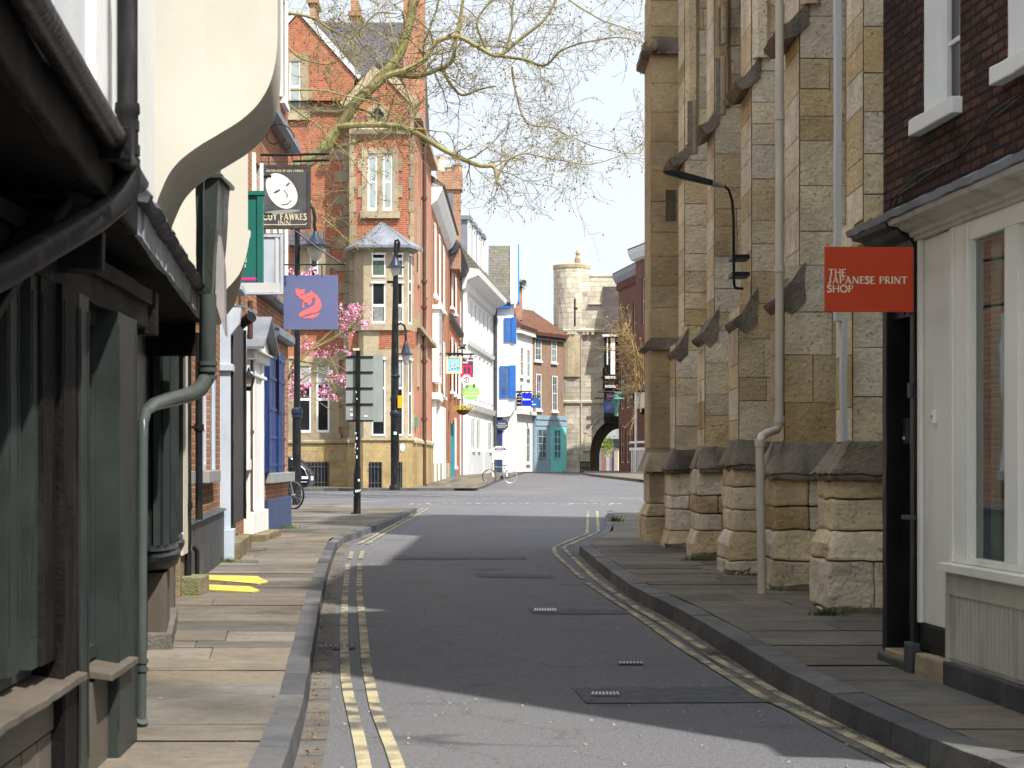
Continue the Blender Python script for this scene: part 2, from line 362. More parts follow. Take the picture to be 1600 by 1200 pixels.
m_royal = paint('royal_blue_print', (.01, .03, .6), .4, .05, 3, 0)
m_mid = paint('mid_blue_print', (.03, .12, .35), .4, .05, 3, 0)
m_bark = stone('plane_bark', [(0, (.2, .19, .075)), (.5, (.32, .3, .13)), (1, (.4, .37, .19))], .9, .35, 2, .55, (.08, .075, .04), .5)
m_twig = paint('twig_bark', (.26, .21, .11), .9, .25, 8, 0)
m_vine = paint('vine_stem', (.26, .18, .075), .9, .25, 8, 0)
m_bud = paint('spring_bud', (.24, .3, .05), .8, .35, 9, 0)
m_budb = paint('seed_ball', (.14, .075, .035), .9, .35, 9, 0)
m_bloss = paint('cherry_blossom', (.78, .36, .5), .7, .3, 14, 0, (.9, .7, .78), .8, streak=False)
m_tyre = paint('tyre_rubber', (.02, .02, .02), .8, .2, 9, .2)
m_steel = paint('steel', (.5, .5, .5), .3, .1, 5, .05, metal=.9)
m_gframe = paint('green_frame', (.05, .45, .06), .35, .1, 5, 0)
m_sframe = paint('silver_frame', (.14, .14, .15), .3, .1, 5, 0)
m_car = paint('dark_car_paint', (.012, .016, .035), .18, .15, 3, 0)
m_amber = paint('amber_sign', (.8, .4, .01), .5, .05, 3, 0)
m_curt = paint('grey_curtain', (.25, .27, .24), .9, .3, 8, 0)
m_curtg = paint('green_curtain', (.1, .15, .1), .9, .3, 8, 0)
m_hair = paint('white_blind', (.36, .41, .39), .8, .06, 4, 0)
m_gl = glass('window_glass')
m_glp = glass('pale_window_glass', (.12, .15, .16), .06)
m_clear = clear_glass('shop_glass')
m_flow = paint('yellow_flower', (.5, .42, .05), .8, .3, 12, 0)
m_step = stone('mossy_step', [(0, (.2, .165, .1)), (.5, (.27, .23, .15)), (1, (.22, .2, .15))], .9, .7, 2, .48, (.07, .085, .03), .6)
m_sill = paint('grey_sill', (.3, .31, .31), .7, .15, 4, .2)
# ---------------------------------------------------------------- ground, road, pavements
def lerp_y(P, y):
    if y <= P[0][1]: return P[0][0]+(P[1][0]-P[0][0])*(y-P[0][1])/(P[1][1]-P[0][1])
    for a, b in zip(P, P[1:]):
        if y <= b[1]: return a[0]+(b[0]-a[0])*(y-a[1])/(b[1]-a[1])
    return P[-1][0]
mb = MB(); ys = [-80, -20, 0, 10, 20, 30, 40, 54, 68, 85, 100, 118, 134, 150, 250, 700, 2500]
for a, b in zip(ys, ys[1:]):
    for x0, x1 in ((-900, -60), (-60, -12), (-12, 0), (0, 12), (12, 60), (60, 900)):
        mb.poly(((x0, a, g(a)), (x1, a, g(a)), (x1, b, g(b)), (x0, b, g(b))))
struct(mb.build('road', m_asph))
PZ = .11; PR = .13
KL = [gp(x, y, PZ) for x, y in ((490,1175),(499,950),(509,905),(514,880),(529,841),(561,830),(610,813),(640,799),(652,794))]
KL = [(-.62, 2.0), (-.80, 6.6)]+[(p.x, p.y) for p in KL[1:]]
KR = [gp(x, y, PR) for x, y in ((1562,1194),(1484,1166),(1360,1113),(1277,1074),(1210,1040),(1124,987),(1049,944),(998,921),(966,901),(931,874),(904,851))]
KR = [(2.35, 2.0)]+[(p.x, p.y) for p in KR]
p_ = gp(917, 838, PR); KR2 = KR+[(p_.x, p_.y)]; p_ = gp(945, 826, PR); KR2.append((p_.x, p_.y)); p_ = gp(948, 796, PR); KR2.append((p_.x, p_.y))
WL = [(-1.36, 2.0), (-1.42, 4), (-1.61, 7.79), (-1.66, 7.95), (-2.85, 14.9), (-3.4, 20.9), (-3.9, 26.3), (-4.0, 32), (-4.02, 32.4), (-14, 32.6), (-14, 60)]
def resample(P, d):
    out = [Vector(P[0])]; 
    for a, b in zip(P, P[1:]):
        a, b = Vector(a), Vector(b); n = max(1, round((b-a).length/d))
        out += [a+(b-a)*i/n for i in range(1, n+1)]
    return out
def offset(P, d):
    out = []
    for i, p in enumerate(P):
        t = (P[min(i+1, len(P)-1)]-P[max(0, i-1)]).normalized(); out.append(p+Vector((t.y, -t.x))*d)
    return out
def smooth_line(P, it=2):
    P = [Vector(p) for p in P]
    for _ in range(it):
        Q = [P[0]]
        for a, b in zip(P, P[1:]): Q += [a*.75+b*.25, a*.25+b*.75]
        P = Q+[P[-1]]
    return P
def kerb(name, P, w, h, side, seg=.85):
    mb = MB(); A = resample(smooth_line(P, 1), .42); B = offset(A, w*side); i = 0
    while i < len(A)-1:
        k = 2 if random.random() < .8 else 1; k = min(k, len(A)-1-i); tn = random.random(); dz = random.uniform(-.004, .004)
        for j in range(i, i+k):
            e0 = .006 if j == i else 0; e1 = .006 if j == i+k-1 else 0
            a0, a1, b0, b1 = A[j].lerp(A[j+1], e0/.42), A[j+1].lerp(A[j], e1/.42), B[j].lerp(B[j+1], e0/.42), B[j+1].lerp(B[j], e1/.42)
            z = lambda p: g(p.y)
            lo = [(q.x, q.y, z(q)-.05) for q in (a0, a1, b1, b0)]
            c = .012*side
            hi = [(a0.x+c, a0.y, z(a0)+h+dz-.006), (a1.x+c, a1.y, z(a1)+h+dz-.006), (b1.x, b1.y, z(b1)+h+dz), (b0.x, b0.y, z(b0)+h+dz)]
            mb.hexa(lo, hi, tn)
        i += k
    return struct(mb.build(name, m_kerb, rough=.006, rs=2.2))
kerb('kerb', KL, .135, PZ, -1); kerb('kerb', KR, .17, PR, 1); kerb('kerb', KR2[len(KR)-1:], .14, PR*.8, 1)
def slabs(name, left, right, y0, y1, h, mat=m_slab, lo=.36, hi=.74, skew=0.0):
    base = MB(); mb = MB(); y = y0
    while y < y1:
        d = random.uniform(lo, hi); yb = min(y+d, y1)
        l0, r0, l1, r1 = left(y), right(y), left(yb), right(yb)
        if r0-l0 > .05 or r1-l1 > .05:
            base.poly(((l0, y, g(y)+h-.008), (r0, y, g(y)+h-.008), (r1, yb, g(yb)+h-.008), (l1, yb, g(yb)+h-.008)))
            n = max(1, round((r0-l0)/random.uniform(.55, 1.25))); n = min(n, 40); cuts = [0]+sorted((i+random.uniform(-.22, .22))/n for i in range(1, n))+[1]
            for a, b in zip(cuts, cuts[1:]):
                e = .004/max(.1, abs(r0-l0)); dz = random.uniform(-.003, .003); q = .0035
                sk = skew*(random.random()-.5)
                P = [(l0+(r0-l0)*(a+e), y+q), (l0+(r0-l0)*(b-e), y+q), (l1+(r1-l1)*(b-e), yb-q), (l1+(r1-l1)*(a+e), yb-q)]
                mb.poly([(x, yy, g(yy)+h+dz+random.uniform(-.0015, .0015)) for x, yy in P], random.random())
        y = yb
    struct(base.build('paving_joints', m_joint)); return struct(mb.build(name, mat))
slabs('pavement', lambda y: lerp_y(WL, y)-.25, lambda y: lerp_y(KL, y)-.13, 2.0, KL[-1][1]-.2, PZ)
pe = gp(440, 783, PZ)
slabs('pavement', lambda y: -14, lambda y: KL[-1][0]+(pe.x-KL[-1][0])*(y-KL[-1][1])/(pe.y-KL[-1][1])-.05, KL[-1][1]-.2, pe.y+1.5, PZ)
CL = lambda y: (2.75 if y < 10.6 else 3.2) if y < 27.2 else 22
slabs('pavement', lambda y: lerp_y(KR, y)+.17, CL, 2.0, KR[-1][1]-.05, PR)
KRy = [(x, y) for x, y in KR2[len(KR)-1:]]
slabs('pavement', lambda y: lerp_y(KRy, y)+.14, CL, KR[-1][1]-.05, KR2[-1][1], PR*.8)
# far pavements: in front of the red building and along the old street, and the island by the gate
fk = [gp(x, y) for x, y in ((300,768),(600,767),(745,767),(757,763),(778,753),(800,745.5),(818,740.5))]
fb = lambda p: None
mb = MB(); 
back = [Vector((-19, 72, 0)), Vector((-9, 72, 0)), Vector((-3.3, 70, 0)), Vector((-3.9, 80, 0)), Vector((-4.3, 96, 0)), Vector((-4.2, 118, 0)), Vector((-1.6, 140, 0))]
for i in range(len(fk)-1):
    for j in range(8):
        a, b = j/8, (j+1)/8
        q = [fk[i].lerp(back[i], a), fk[i+1].lerp(back[i+1], a), fk[i+1].lerp(back[i+1], b), fk[i].lerp(back[i], b)]
        mb.poly([(p.x, p.y, g(p.y)+.1) for p in q], random.random())
struct(mb.build('pavement', m_slab))
kerb('kerb', [(p.x, p.y) for p in fk], .2, .1, -1)
ik = [gp(x, y) for x, y in ((1300,768),(1010,755),(960,748.5),(925,744.5),(911,741.8))]
ib = [Vector((34, 150, 0)), Vector((12.5, 150, 0)), Vector((9, 150, 0)), Vector((7.5, 150, 0)), Vector((6, 150, 0))]
mb = MB()
for i in range(len(ik)-1):
    for j in range(10):
        a, b = j/10, (j+1)/10
        q = [ik[i].lerp(ib[i], a), ik[i+1].lerp(ib[i+1], a), ik[i+1].lerp(ib[i+1], b), ik[i].lerp(ib[i], b)]
        mb.poly([(p.x, p.y, g(p.y)+.14) for p in q], random.random())
struct(mb.build('pavement', m_slab)); kerb('kerb', [(p.x, p.y) for p in ik], .25, .14, 1)
# gutters of setts beside the kerbs
def strip(name, P, w, z, mat, seg=.5, gap=.01, side=1, rough=0):
    mb = MB(); A = resample(smooth_line(P, 1), seg); B = offset(A, w*side)
    for i in range(len(A)-1):
        e = gap/seg; a0, a1, b0, b1 = A[i].lerp(A[i+1], e), A[i+1].lerp(A[i], e), B[i].lerp(B[i+1], e), B[i+1].lerp(B[i], e)
        mb.poly([(q.x, q.y, g(q.y)+z) for q in (a0, a1, b1, b0)], random.random())
    return struct(mb.build(name, mat))
strip('gutter', KL, .115, .006, m_gut, .45, .006, 1); strip('gutter', KR, .14, .006, m_gut, .45, .006, -1)
def gline(name, px, w, mat, z=.009):
    P = [gp(x, y) for x, y in px]; P = [(p.x, p.y) for p in P]
    mb = MB(); A = resample(P, .35); B = offset(A, w/2); C = offset(A, -w/2)
    for i in range(len(A)-1):
        mb.poly([(q.x, q.y, g(q.y)+z) for q in (C[i], B[i], B[i+1], C[i+1])])
    return struct(mb.build(name, mat))
LY = .058
gline('yellow_line', ((575,1230),(561,1156),(545,1090),(540,1062),(537,987),(539,931),(544,881)), LY, m_yel)
gline('yellow_line', ((632,1230),(610,1167),(587,1111),(572,1040),(567,980),(561,924),(562,881)), LY, m_yel)
gline('yellow_line', ((547,874),(550,862)), LY, m_yel); gline('yellow_line', ((563,874),(567,861)), LY, m_yel)
gline('yellow_line', ((560,851),(575,843),(610,823),(640,806),(664,793)), LY, m_yel)
gline('yellow_line', ((573,851),(592,839),(621,822),(655,803),(671,793)), LY, m_yel)
gline('yellow_line', ((1510,1225),(1465,1200),(1375,1160),(1225,1090),(1112,1027)), LY, m_yel)
gline('yellow_line', ((1103,1017),(1045,980),(1000,954),(959,926),(928,904),(886,863),(880,856),(935,832),(933,799)), LY, m_yel)
gline('yellow_line', ((1470,1222),(1424,1197),(1300,1139),(1187,1089),(1067,1014),(998,965),(918,912)), LY, m_yel)
gline('yellow_line', ((910,905),(868,867),(865,857),(880,849),(917,834),(919,799)), LY, m_yel)
gline('yellow_line', ((742,765),(762,752),(775,745)), .09, m_yel); gline('yellow_line', ((750,766),(769,753),(781,745)), .09, m_yel)
for a, b in (((490,770.5),(546,771.5)),((476,774.5),(504,774.5)),((604,777),(662,778.5)),((664,774.5),(712,776)),((716,778.8),(806,779.5)),
             ((906,782),(945,783)),((968,779),(1010,780.5)),((775,767),(800,766.5)),((826,764.5),(880,763)),((880,763),(1010,763.2)),((850,761),(905,759.5)),((560,785),(600,783))):
    gline('white_line', (a, b), .11, m_whi)
for k in range(26):     # worn setts across the mouth of the junction
    gline('worn_white_mark', ((640+k*13, 787.5+random.uniform(-1.2, 1.2)), (640+k*13+random.uniform(5, 10), 787.5+random.uniform(-1.2, 1.2))), .08, m_whi, .007)
# covers, gullies and reinstated patches in the road
def plate(name, px, mat, z, label=None, cat=None):
    mb = MB(); mb.poly([tuple(Vector((p.x, p.y, g(p.y)+z))) for p in (gp(*q) for q in px)]); o = mb.build(name, mat)
    return tag(o, label, cat) if label else struct(o)
m_patch = paint('patch_asphalt', (.085, .087, .097), .8, .4, 9, .7, (.05, .05, .055), .5, streak=False)
plate('road_patch', ((895,1076),(1215,1073),(1262,1098),(915,1100)), m_patch, .005)
plate('road_patch', ((742,896),(862,899),(866,904),(748,902)), m_patch, .005)
plate('road_patch', ((615,870),(822,870),(824,874),(612,875)), m_patch, .005)
plate('road_patch', ((822,950),(1010,955),(1020,960),(832,960)), m_patch, .005)
def gully(name, px, label, cat, nb, mat2=m_iron, mt=None):
    P = [gp(*q) for q in px]; c = sum(P, Vector())/4
    t = thing(name, (c.x, c.y, g(c.y)+.006), label, cat)
    f = MB(); f.poly([(p.x, p.y, g(p.y)+.008) for p in P]); f.build('cover_plate', mt or m_patch, t)
    b = MB()
    for i in range(nb):
        a0, a1 = (i+.22)/nb, (i+.78)/nb
        q = [P[0].lerp(P[1], a0).lerp(P[3].lerp(P[2], a0), .2), P[0].lerp(P[1], a1).lerp(P[3].lerp(P[2], a1), .2), P[0].lerp(P[1], a1).lerp(P[3].lerp(P[2], a1), .8), P[0].lerp(P[1], a0).lerp(P[3].lerp(P[2], a0), .8)]
        b.poly([(p.x, p.y, g(p.y)+.013) for p in q])
    b.build('grid_bars', mat2, t)
m_shine = paint('worn_steel', (.5, .5, .5), .35, .2, 9, .1, metal=.4)
gully('drain_cover', ((836,951),(868,951),(872,958),(832,958)), 'small steel cover in mid road, farthest of the three bright barred covers', 'drain cover', 9, m_shine)
gully('drain_cover', ((968,1036),(1003,1036),(1006,1040),(966,1040)), 'thin bright steel cover strip in the shaded road on the right half', 'drain cover', 7, m_shine)
gully('drain_cover', ((925,1083),(966,1083),(970,1090),(922,1090)), 'steel bar cover set in the dark asphalt patch, nearest of the road covers', 'drain cover', 8, m_shine)
gully('gully_grate', ((497,1007),(553,1006),(556,1015),(496,1017)), 'iron gully grate crossed by the left pair of yellow lines', 'drain', 7)
gully('gully_grate', ((1100,1019),(1140,1018),(1152,1026),(1112,1027)), 'iron gully grate against the right kerb below the church', 'drain', 6)
# iron plate at the foot of the print shop
gully('cellar_grate', ((1505,1098),(1590,1092),(1640,1120),(1560,1130)), 'dark cellar grate in the pavement below the print shop panel', 'grate', 8, m_dboard)
gully('stopcock_cover', ((266,1158),(330,1158),(322,1164),(258,1164)), 'long pale cover strip in the left pavement, farther of two', 'cover', 1, m_gut, m_kerb)
gully('stopcock_cover', ((225,1173),(300,1173),(290,1182),(214,1182)), 'long pale cover strip in the left pavement, nearer of two', 'cover', 1, m_gut, m_kerb)
# yellow painted strips and mossy block on the left pavement
def gy(px, label):
    P = [gp(*q, PZ) for q in px]; mb = MB(); mb.prism([(p.x, p.y) for p in P], PZ, PZ+.012, 2); tag(mb.build('yellow_ramp_strip', m_yel2), label, 'floor strip', 'yellow strips on the pavement')
gy(((322,900),(402,902),(419,910),(404,914),(322,907)), 'bright yellow tapered strip on the left pavement, farther of the pair')
gy(((322,915),(390,918),(406,924),(395,927),(322,923)), 'bright yellow tapered strip on the left pavement, nearer of the pair')
# ---------------------------------------------------------------- church on the right: a row of stepped buttresses
ch = thing('stone_church', (3.0, 20, PR), 'tall weathered limestone church front with a row of stepped buttresses on the right', 'church')
def X(px, y): return (px-800)/F*y
def Z(py, y): return EYE+(HZ-py)/F*y
def ashlar(mb, x0f, x1, y, z0, z1, hmin=.2, hmax=.42, wmin=.25, wmax=.62, proud=.006, fr=None):
    """coursed stones on the face looking at -Y; x0f(z) gives the left edge"""
    z = z0
    while z < z1-.02:
        h = random.uniform(hmin, hmax); h = z1-z if z1-z-h < hmin*.6 else h
        xa = x0f(z+h/2); x = xa; first = True
        while x < x1-.01:
            w = random.uniform(wmin, wmax); w = x1-x if x1-x-w < wmin*.6 else w
            q = proud*random.uniform(.2, 1.6); e = .004
            P = [(x+(0 if first else e), z+e), (x+w-e, z+e), (x+w-e, z+h-e), (x+(0 if first else e), z+h-e)]
            dj = lambda: random.uniform(-.003, .003)
            mb.poly([(a+dj(), y-q, b+dj()) for a, b in P], random.random())
            x += w; first = False
        z += h
def buttress(k, Y, th, base, die, capl, shaft_lo, wtip, wtop, shaft_hi, w2=None, right=4.2, zt=9.4, ycap=(690, 741), ydie=(830, 752), yb=875, shy=None):
    xb, xd, xs, xh = X(base, Y), X(die, Y), X(shaft_lo, Y), X(shaft_hi, Y)
    zc0, zc1 = Z(ycap[1], Y), Z(ycap[0], Y); zd0 = Z(ydie[0], Y); zl = Z(yb, Y)
    zt1, zt2 = Z(wtip[1], Y), Z(wtop[1], Y); xt, xt2 = X(wtip[0], Y), X(wtop[0], Y)
    r = right
    # body
    core = MB()
    core.prism([(xs, zc0), (r, zc0), (r, zt), (xh, zt), (xh, zt2), (xs, zt1)], Y+.012, Y+th, 1, .3)
    core.build('buttress_core', m_chmort, ch)
    st = MB()
    def left(z):
        if z < zt1: return xs
        if z < zt2: return xs+(xh-xs)*(z-zt1)/(zt2-zt1)
        return xh
    ashlar(st, left, r, Y+.006, zc1-.02, zt)
    # street face stones
    z = zc1
    while z < zt:
        h = random.uniform(.2, .4); xx = left(z+h/2)-.008
        st.poly(((xx, Y+.0, z+.004), (xx, Y+.0, z+h-.004), (xx, Y+th, z+h-.004), (xx, Y+th, z+.004)), random.random()); z += h
    st.build('buttress_stonework', m_church, ch)
    # weathered slope with a dripping nose
    w = MB()
    w.prism([(xt-.02, zt1-.015), (xt-.005, zt1-.05), (xs+.01, zt1-.12), (xt2*.6+xt*.4, zt1-.16), (xt2+.04, zt1-.05), (xt2+.05, zt2+.06), (xt2-.0, zt2-.0), (xt+.05, zt1+.045)], Y-.012, Y+th+.02, 1, .4)
    w.build('weathering_slope', m_crust, ch, rough=.012, rs=7, cut=.06)
    if w2:
        (tx, ty), (ux, uy) = w2; x0, z0, x1, z1 = X(tx, Y), Z(ty, Y), X(ux, Y), Z(uy, Y)
        v = MB(); x1, z1 = x0+.62*(x1-x0), z0+.75*(z1-z0); v.prism([(x0-.02, z0), (x0+.0, z0-.04), (x0+.05, z0-.1), (x1*.6+x0*.4, z0-.07), (x1, z0+.04), (x1+.01, z1+.02), (x1-.03, z1), (x0+.08, z0+.05)], Y-.03, Y+th, 1, .4)
        v.build('weathering_slope', m_crust, ch, rough=.012, rs=7, cut=.06)
        p = MB(); p.prism([(xh+.0, Y-.0), (xh+.05, Y-.07), (xh+.14, Y-.07), (xh+.19, Y)], z1+.02, zt, 2, random.random()); p.build('attached_shaft', m_church, ch, rough=.006, cut=.2)
    # plinth: base block, sloping offset, die, moulded cap
    b = MB()
    zg = PR-.25
    def blk(x0, z0, z1, yo, nose=0):
        z = z0
        while z < z1-.03:
            h = random.uniform(.17, .3); h = z1-z if z1-z-h < .12 else h; x = x0; f_ = True
            while x < r-.02:
                ww = random.uniform(.22, .42); e = .006; q = yo+random.uniform(0, .012)
                b.box(x+(0 if f_ else e), min(x+ww, r), Y-q, Y+th+.05, z+e, z+h-e, random.random()); x += ww; f_ = False
            z += h
    blk(xb, zg, zl, .1); blk(xd, zd0, zc0, .02)
    b.prism([(xb, zl+.005), (xb, zl+(zd0-zl)*.55), (xd-.01, zd0-.005), (r, zd0-.005), (r, zl+.005)], Y-.02, Y+th+.05, 1, random.random())
    b.hexa([(xb, Y-.11, zl+.004), (r, Y-.11, zl+.004), (r, Y+.02, zl+.004), (xb, Y+.02, zl+.004)], [(xd-.01, Y-.03, zd0-.004), (r, Y-.03, zd0-.004), (r, Y+.02, zd0-.004), (xd-.01, Y+.02, zd0-.004)], random.random())
    b.build('plinth', m_church, ch, bevel=.022, rough=.016, rs=5, cut=.1)
    xc = X(capl, Y); c = MB()
    c.hexa([(xc, Y-.1, zc0), (r, Y-.1, zc0), (r, Y+th+.1, zc0), (xc, Y+th+.1, zc0)], [(xs-.015, Y-.005, zc1), (r, Y-.005, zc1), (r, Y+th, zc1), (xs-.015, Y+th, zc1)], .5)
    c.box(xc+.02, r, Y-.085, Y+th+.06, zc0-.05, zc0+.002, .2)
    c.build('string_cap', m_crust if k != 2 else stone('pale_cap', [(0, (.3, .27, .23)), (1, (.42, .38, .33))], .9, .7, 2, .5), ch, bevel=.03, rough=.026, rs=4.5, cut=.06, smooth=True)
    m = MB(); m.prism([(xb-.01, Y-.12), (r, Y-.12), (r, Y+.1), (xb-.01, Y+.1)], PR-.05, PR+.05, 2); m.build('mossy_foot', m_crust, ch, rough=.03, rs=6, cut=.07)
buttress(1, 13.41, .66, 1290, 1302, 1291, 1333, (1343,384), (1352,352), 1350, right=3.6)
buttress(2, 15.72, .8, 1205, 1213, 1204, 1226, (1216,463), (1250,420), 1250, ((1217,44),(1290,0)), right=3.4)
buttress(3, 17.93, .8, 1135, 1145, 1139, 1155, (1150,497), (1177,458), 1175, ((1151,126),(1210,84)), right=3.3, zt=8.3, ycap=(688,728))
buttress(4, 21.14, .8, 1083, 1090, 1088, 1102, (1094,523), (1117,490), 1117, ((1096,197),(1140,160)), right=3.3, zt=8.3, ycap=(697,732))
buttress(5, 23.47, .8, 1040, 1047, 1040, 1056, (1052,547), (1070,520), 1070, ((1047,248),(1095,222)), right=3.2, zt=8.3, ycap=(701,734))
# corner pier: smoother, with two string mouldings and a slit
Y6 = 25.95; x6 = X(1018, Y6)
mb = MB(); mb.box(x6, 6, Y6, Y6+1.2, 0, 8.6, .4); mb.build('corner_pier_core', m_chmort, ch)
mb = MB()
ashlar(mb, lambda z: x6-.01, 6, Y6-.004, Z(700, Y6), Z(546, Y6), .45, .6, .8, 1.4); ashlar(mb, lambda z: x6-.01, 6, Y6-.004, Z(528, Y6), 8.6, .3, .5, .5, .9)
for z0 in [Z(700, Y6)+i*.42 for i in range(16)]: mb.poly(((x6-.012, Y6, z0), (x6-.012, Y6+1.2, z0), (x6-.012, Y6+1.2, z0+.415), (x6-.012, Y6, z0+.415)), random.random())
mb.build('corner_pier_stonework', stone('brown_limestone', [(0, (.4, .3, .17)), (.5, (.5, .4, .25)), (1, (.44, .36, .24))], .88, .5, .7, .58, gain=1.25), ch)
for y0, y1, o in ((528, 546, .1), (60, 86, .13)):
    mb = MB(); mb.prism([(x6-.01, Z(y1, Y6)), (x6-o, Z(y1, Y6)+.05), (x6-o, Z(y0, Y6)-.1), (x6-.01, Z(y0, Y6)), (6, Z(y0, Y6)), (6, Z(y1, Y6))], Y6-o*.8, Y6+1.3, 1); mb.build('string_moulding', m_crust, ch, rough=.01, cut=.15)
mb = MB(); gz_ = Vector((X(1017, Y6), Y6-.14, Z(74, Y6)))
mb.lathe([(.001, -.09), (.07, -.06), (.09, 0), (.07, .06), (.001, .09)], gz_, 12); mb.box(gz_.x-.05, gz_.x-.01, gz_.y-.12, gz_.y-.06, gz_.z-.05, gz_.z+.02); mb.box(gz_.x-.1, gz_.x-.05, gz_.y-.06, gz_.y-.0, gz_.z+.04, gz_.z+.1)
mb.build('carved_head', m_trim, ch, rough=.03, rs=9, smooth=True)
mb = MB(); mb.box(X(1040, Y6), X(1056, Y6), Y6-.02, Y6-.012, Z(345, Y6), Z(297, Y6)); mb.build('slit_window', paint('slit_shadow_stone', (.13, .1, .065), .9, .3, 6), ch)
mb = MB(); zz = PR-.2
mb.box(X(1007, Y6), 6, Y6-.12, Y6+1.3, zz, Z(808, Y6), .1); mb.prism([(X(1007, Y6), Z(806, Y6)), (X(1016, Y6), Z(788, Y6)), (6, Z(788, Y6)), (6, Z(806, Y6))], Y6-.1, Y6+1.25, 1, .2)
mb.box(X(1015, Y6), 6, Y6-.03, Y6+1.2, Z(786, Y6), Z(740, Y6), .15); mb.build('plinth', m_church, ch, bevel=.02, rough=.012, cut=.2)
mb = MB(); mb.hexa([(X(1005, Y6), Y6-.12, Z(737, Y6)), (6, Y6-.12, Z(737, Y6)), (6, Y6+1.3, Z(737, Y6)), (X(1005, Y6), Y6+1.3, Z(737, Y6))], [(x6-.02, Y6-.01, Z(707, Y6)), (6, Y6-.01, Z(707, Y6)), (6, Y6+1.2, Z(707, Y6)), (x6-.02, Y6+1.2, Z(707, Y6))]); mb.build('string_cap', m_trim, ch, bevel=.01, rough=.008, cut=.3)
# hidden body and roofs of the church, shaped to cast its shade over the road
mb = MB()
mb.box(2.9, 20, 10.2, 15.6, -.1, 11); mb.box(3.15, 20, 15.62, 27.1, -.1, 8.3); mb.box(2.4, 3.6, 15.7, 26.9, 8.32, 9.0); mb.box(5.2, 16, 22.0, 27.0, 8.4, 20); mb.build('nave_shade_mass', m_chmort, ch)  # overhanging slab above the buttresses is added to close light gaps between them
mb = MB(); mb.prism([(3.0, 11.02), (20, 11.02), (11, 15)], 10.2, 15.6, 1); mb.prism([(3.1, 8.32), (20, 8.32), (11, 13.0)], 15.64, 21.9, 1); mb.prism([(5.1, 20.02), (16.1, 20.02), (10.5, 28)], 21.9, 27.1, 1); mb.build('roof', m_lead, ch)
# niche colonettes and dark hollows between the upper shafts
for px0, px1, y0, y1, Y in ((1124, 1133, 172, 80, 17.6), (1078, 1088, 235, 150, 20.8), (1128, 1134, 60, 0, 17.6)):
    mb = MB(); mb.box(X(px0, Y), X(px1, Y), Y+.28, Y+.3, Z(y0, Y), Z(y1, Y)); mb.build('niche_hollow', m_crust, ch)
    mb = MB(); mb.tube([(X(px1, Y)+.01, Y+.24, Z(y0, Y)), (X(px1, Y)+.01, Y+.24, Z(y1, Y))], .03, 10); mb.build('colonette', m_trim, ch, smooth=True)
# rainwater pipe, conduit and lamp on the church
rp = thing('rainwater_pipe', (X(1190, 15.4), 15.4, PR), 'cream rainwater pipe with a swan neck low down on the church front', 'drainpipe')
yp = 15.55
mb = MB(); mb.tube([pt(1218, -60, yp), pt(1218, 655, yp)], .036, 14); mb.build('upper_pipe', m_beige, rp, smooth=True)
yq = 15.25
mb = MB(); mb.tube([pt(1218, 650, yp), pt(1218, 664, yp), pt(1214, 672, yp), pt(1200, 676, 15.4), pt(1190, 682, 15.3), pt(1187, 692, yq), pt(1187, 700, yq)], .036, 14); mb.build('swan_neck', m_beige, rp, smooth=True)
mb = MB(); a = pt(1187, 690, yq); mb.tube([a, (a.x+.02, a.y, PR+.0)], .037, 14); mb.build('lower_pipe', m_beige, rp, smooth=True)
for px, y, yy in ((1218,420,yp),(1218,182,yp),(1218,655,yp),(1187,692,yq)):
    mb = MB(); a = pt(px, y, yy); mb.tube([a-Vector((0,0,.03)), a+Vector((0,0,.03))], .044, 14); mb.build('pipe_collar', m_beige, rp, smooth=True)
cdt = MB(); cdt.box(X(1306, 13.3), X(1315, 13.3), 13.3, 13.4, 2.3, 6); cdt.box(X(1315, 13.3), X(1323, 13.3), 13.28, 13.38, Z(690, 13.3), 2.32); tag(cdt.build('lightning_conduit', m_gwhite, rough=.006, rs=3, cut=.15), 'pale grey flat conduit running up the nearest church buttress', 'conduit')
sl = thing('wall_lamp', pt(1148, 450, 17.0), 'black flat street lamp on a curved pole bracketed to the church', 'street lamp')
yl = 17.2
mb = MB(); mb.tube([pt(1160,451,yl+.2), pt(1149,450,yl), pt(1147,444,yl), pt(1146,340,yl), pt(1144,314,yl), pt(1139,297,yl), pt(1131,290,yl), pt(1124,288,yl)], .014, 8); mb.build('curved_pole', m_iron, sl, smooth=True)
mb = MB(); mb.tube([pt(1132,291,yl), pt(1112,286,yl)], [.02,.032], 8); mb.build('lamp_neck', m_steel, sl, smooth=True)
a, b = pt(1113,286,yl), pt(1034,267,yl); d = (b-a).normalized(); up = Vector((-d.z, 0, d.x)); up = up if up.z > 0 else -up
mb = MB(); prof = [(0,-.03),(0,.03),(.62,.045),(.82,.04),(.99,.0),(.93,-.025),(.6,-.035)]; L = (b-a).length
mb.prism([((a+d*(q*L)+up*h*.8).x, (a+d*(q*L)+up*h*.8).z) for q, h in prof], yl-.045, yl+.045, 1); mb.build('lamp_head', m_iron, sl, bevel=.01)
for py in (401, 428):
    mb = MB(); q = pt(1147,py,yl); mb.box(q.x-.02, q.x+.15, yl-.015, yl+.3, q.z-.02, q.z+.02); mb.build('bracket', m_iron, sl)
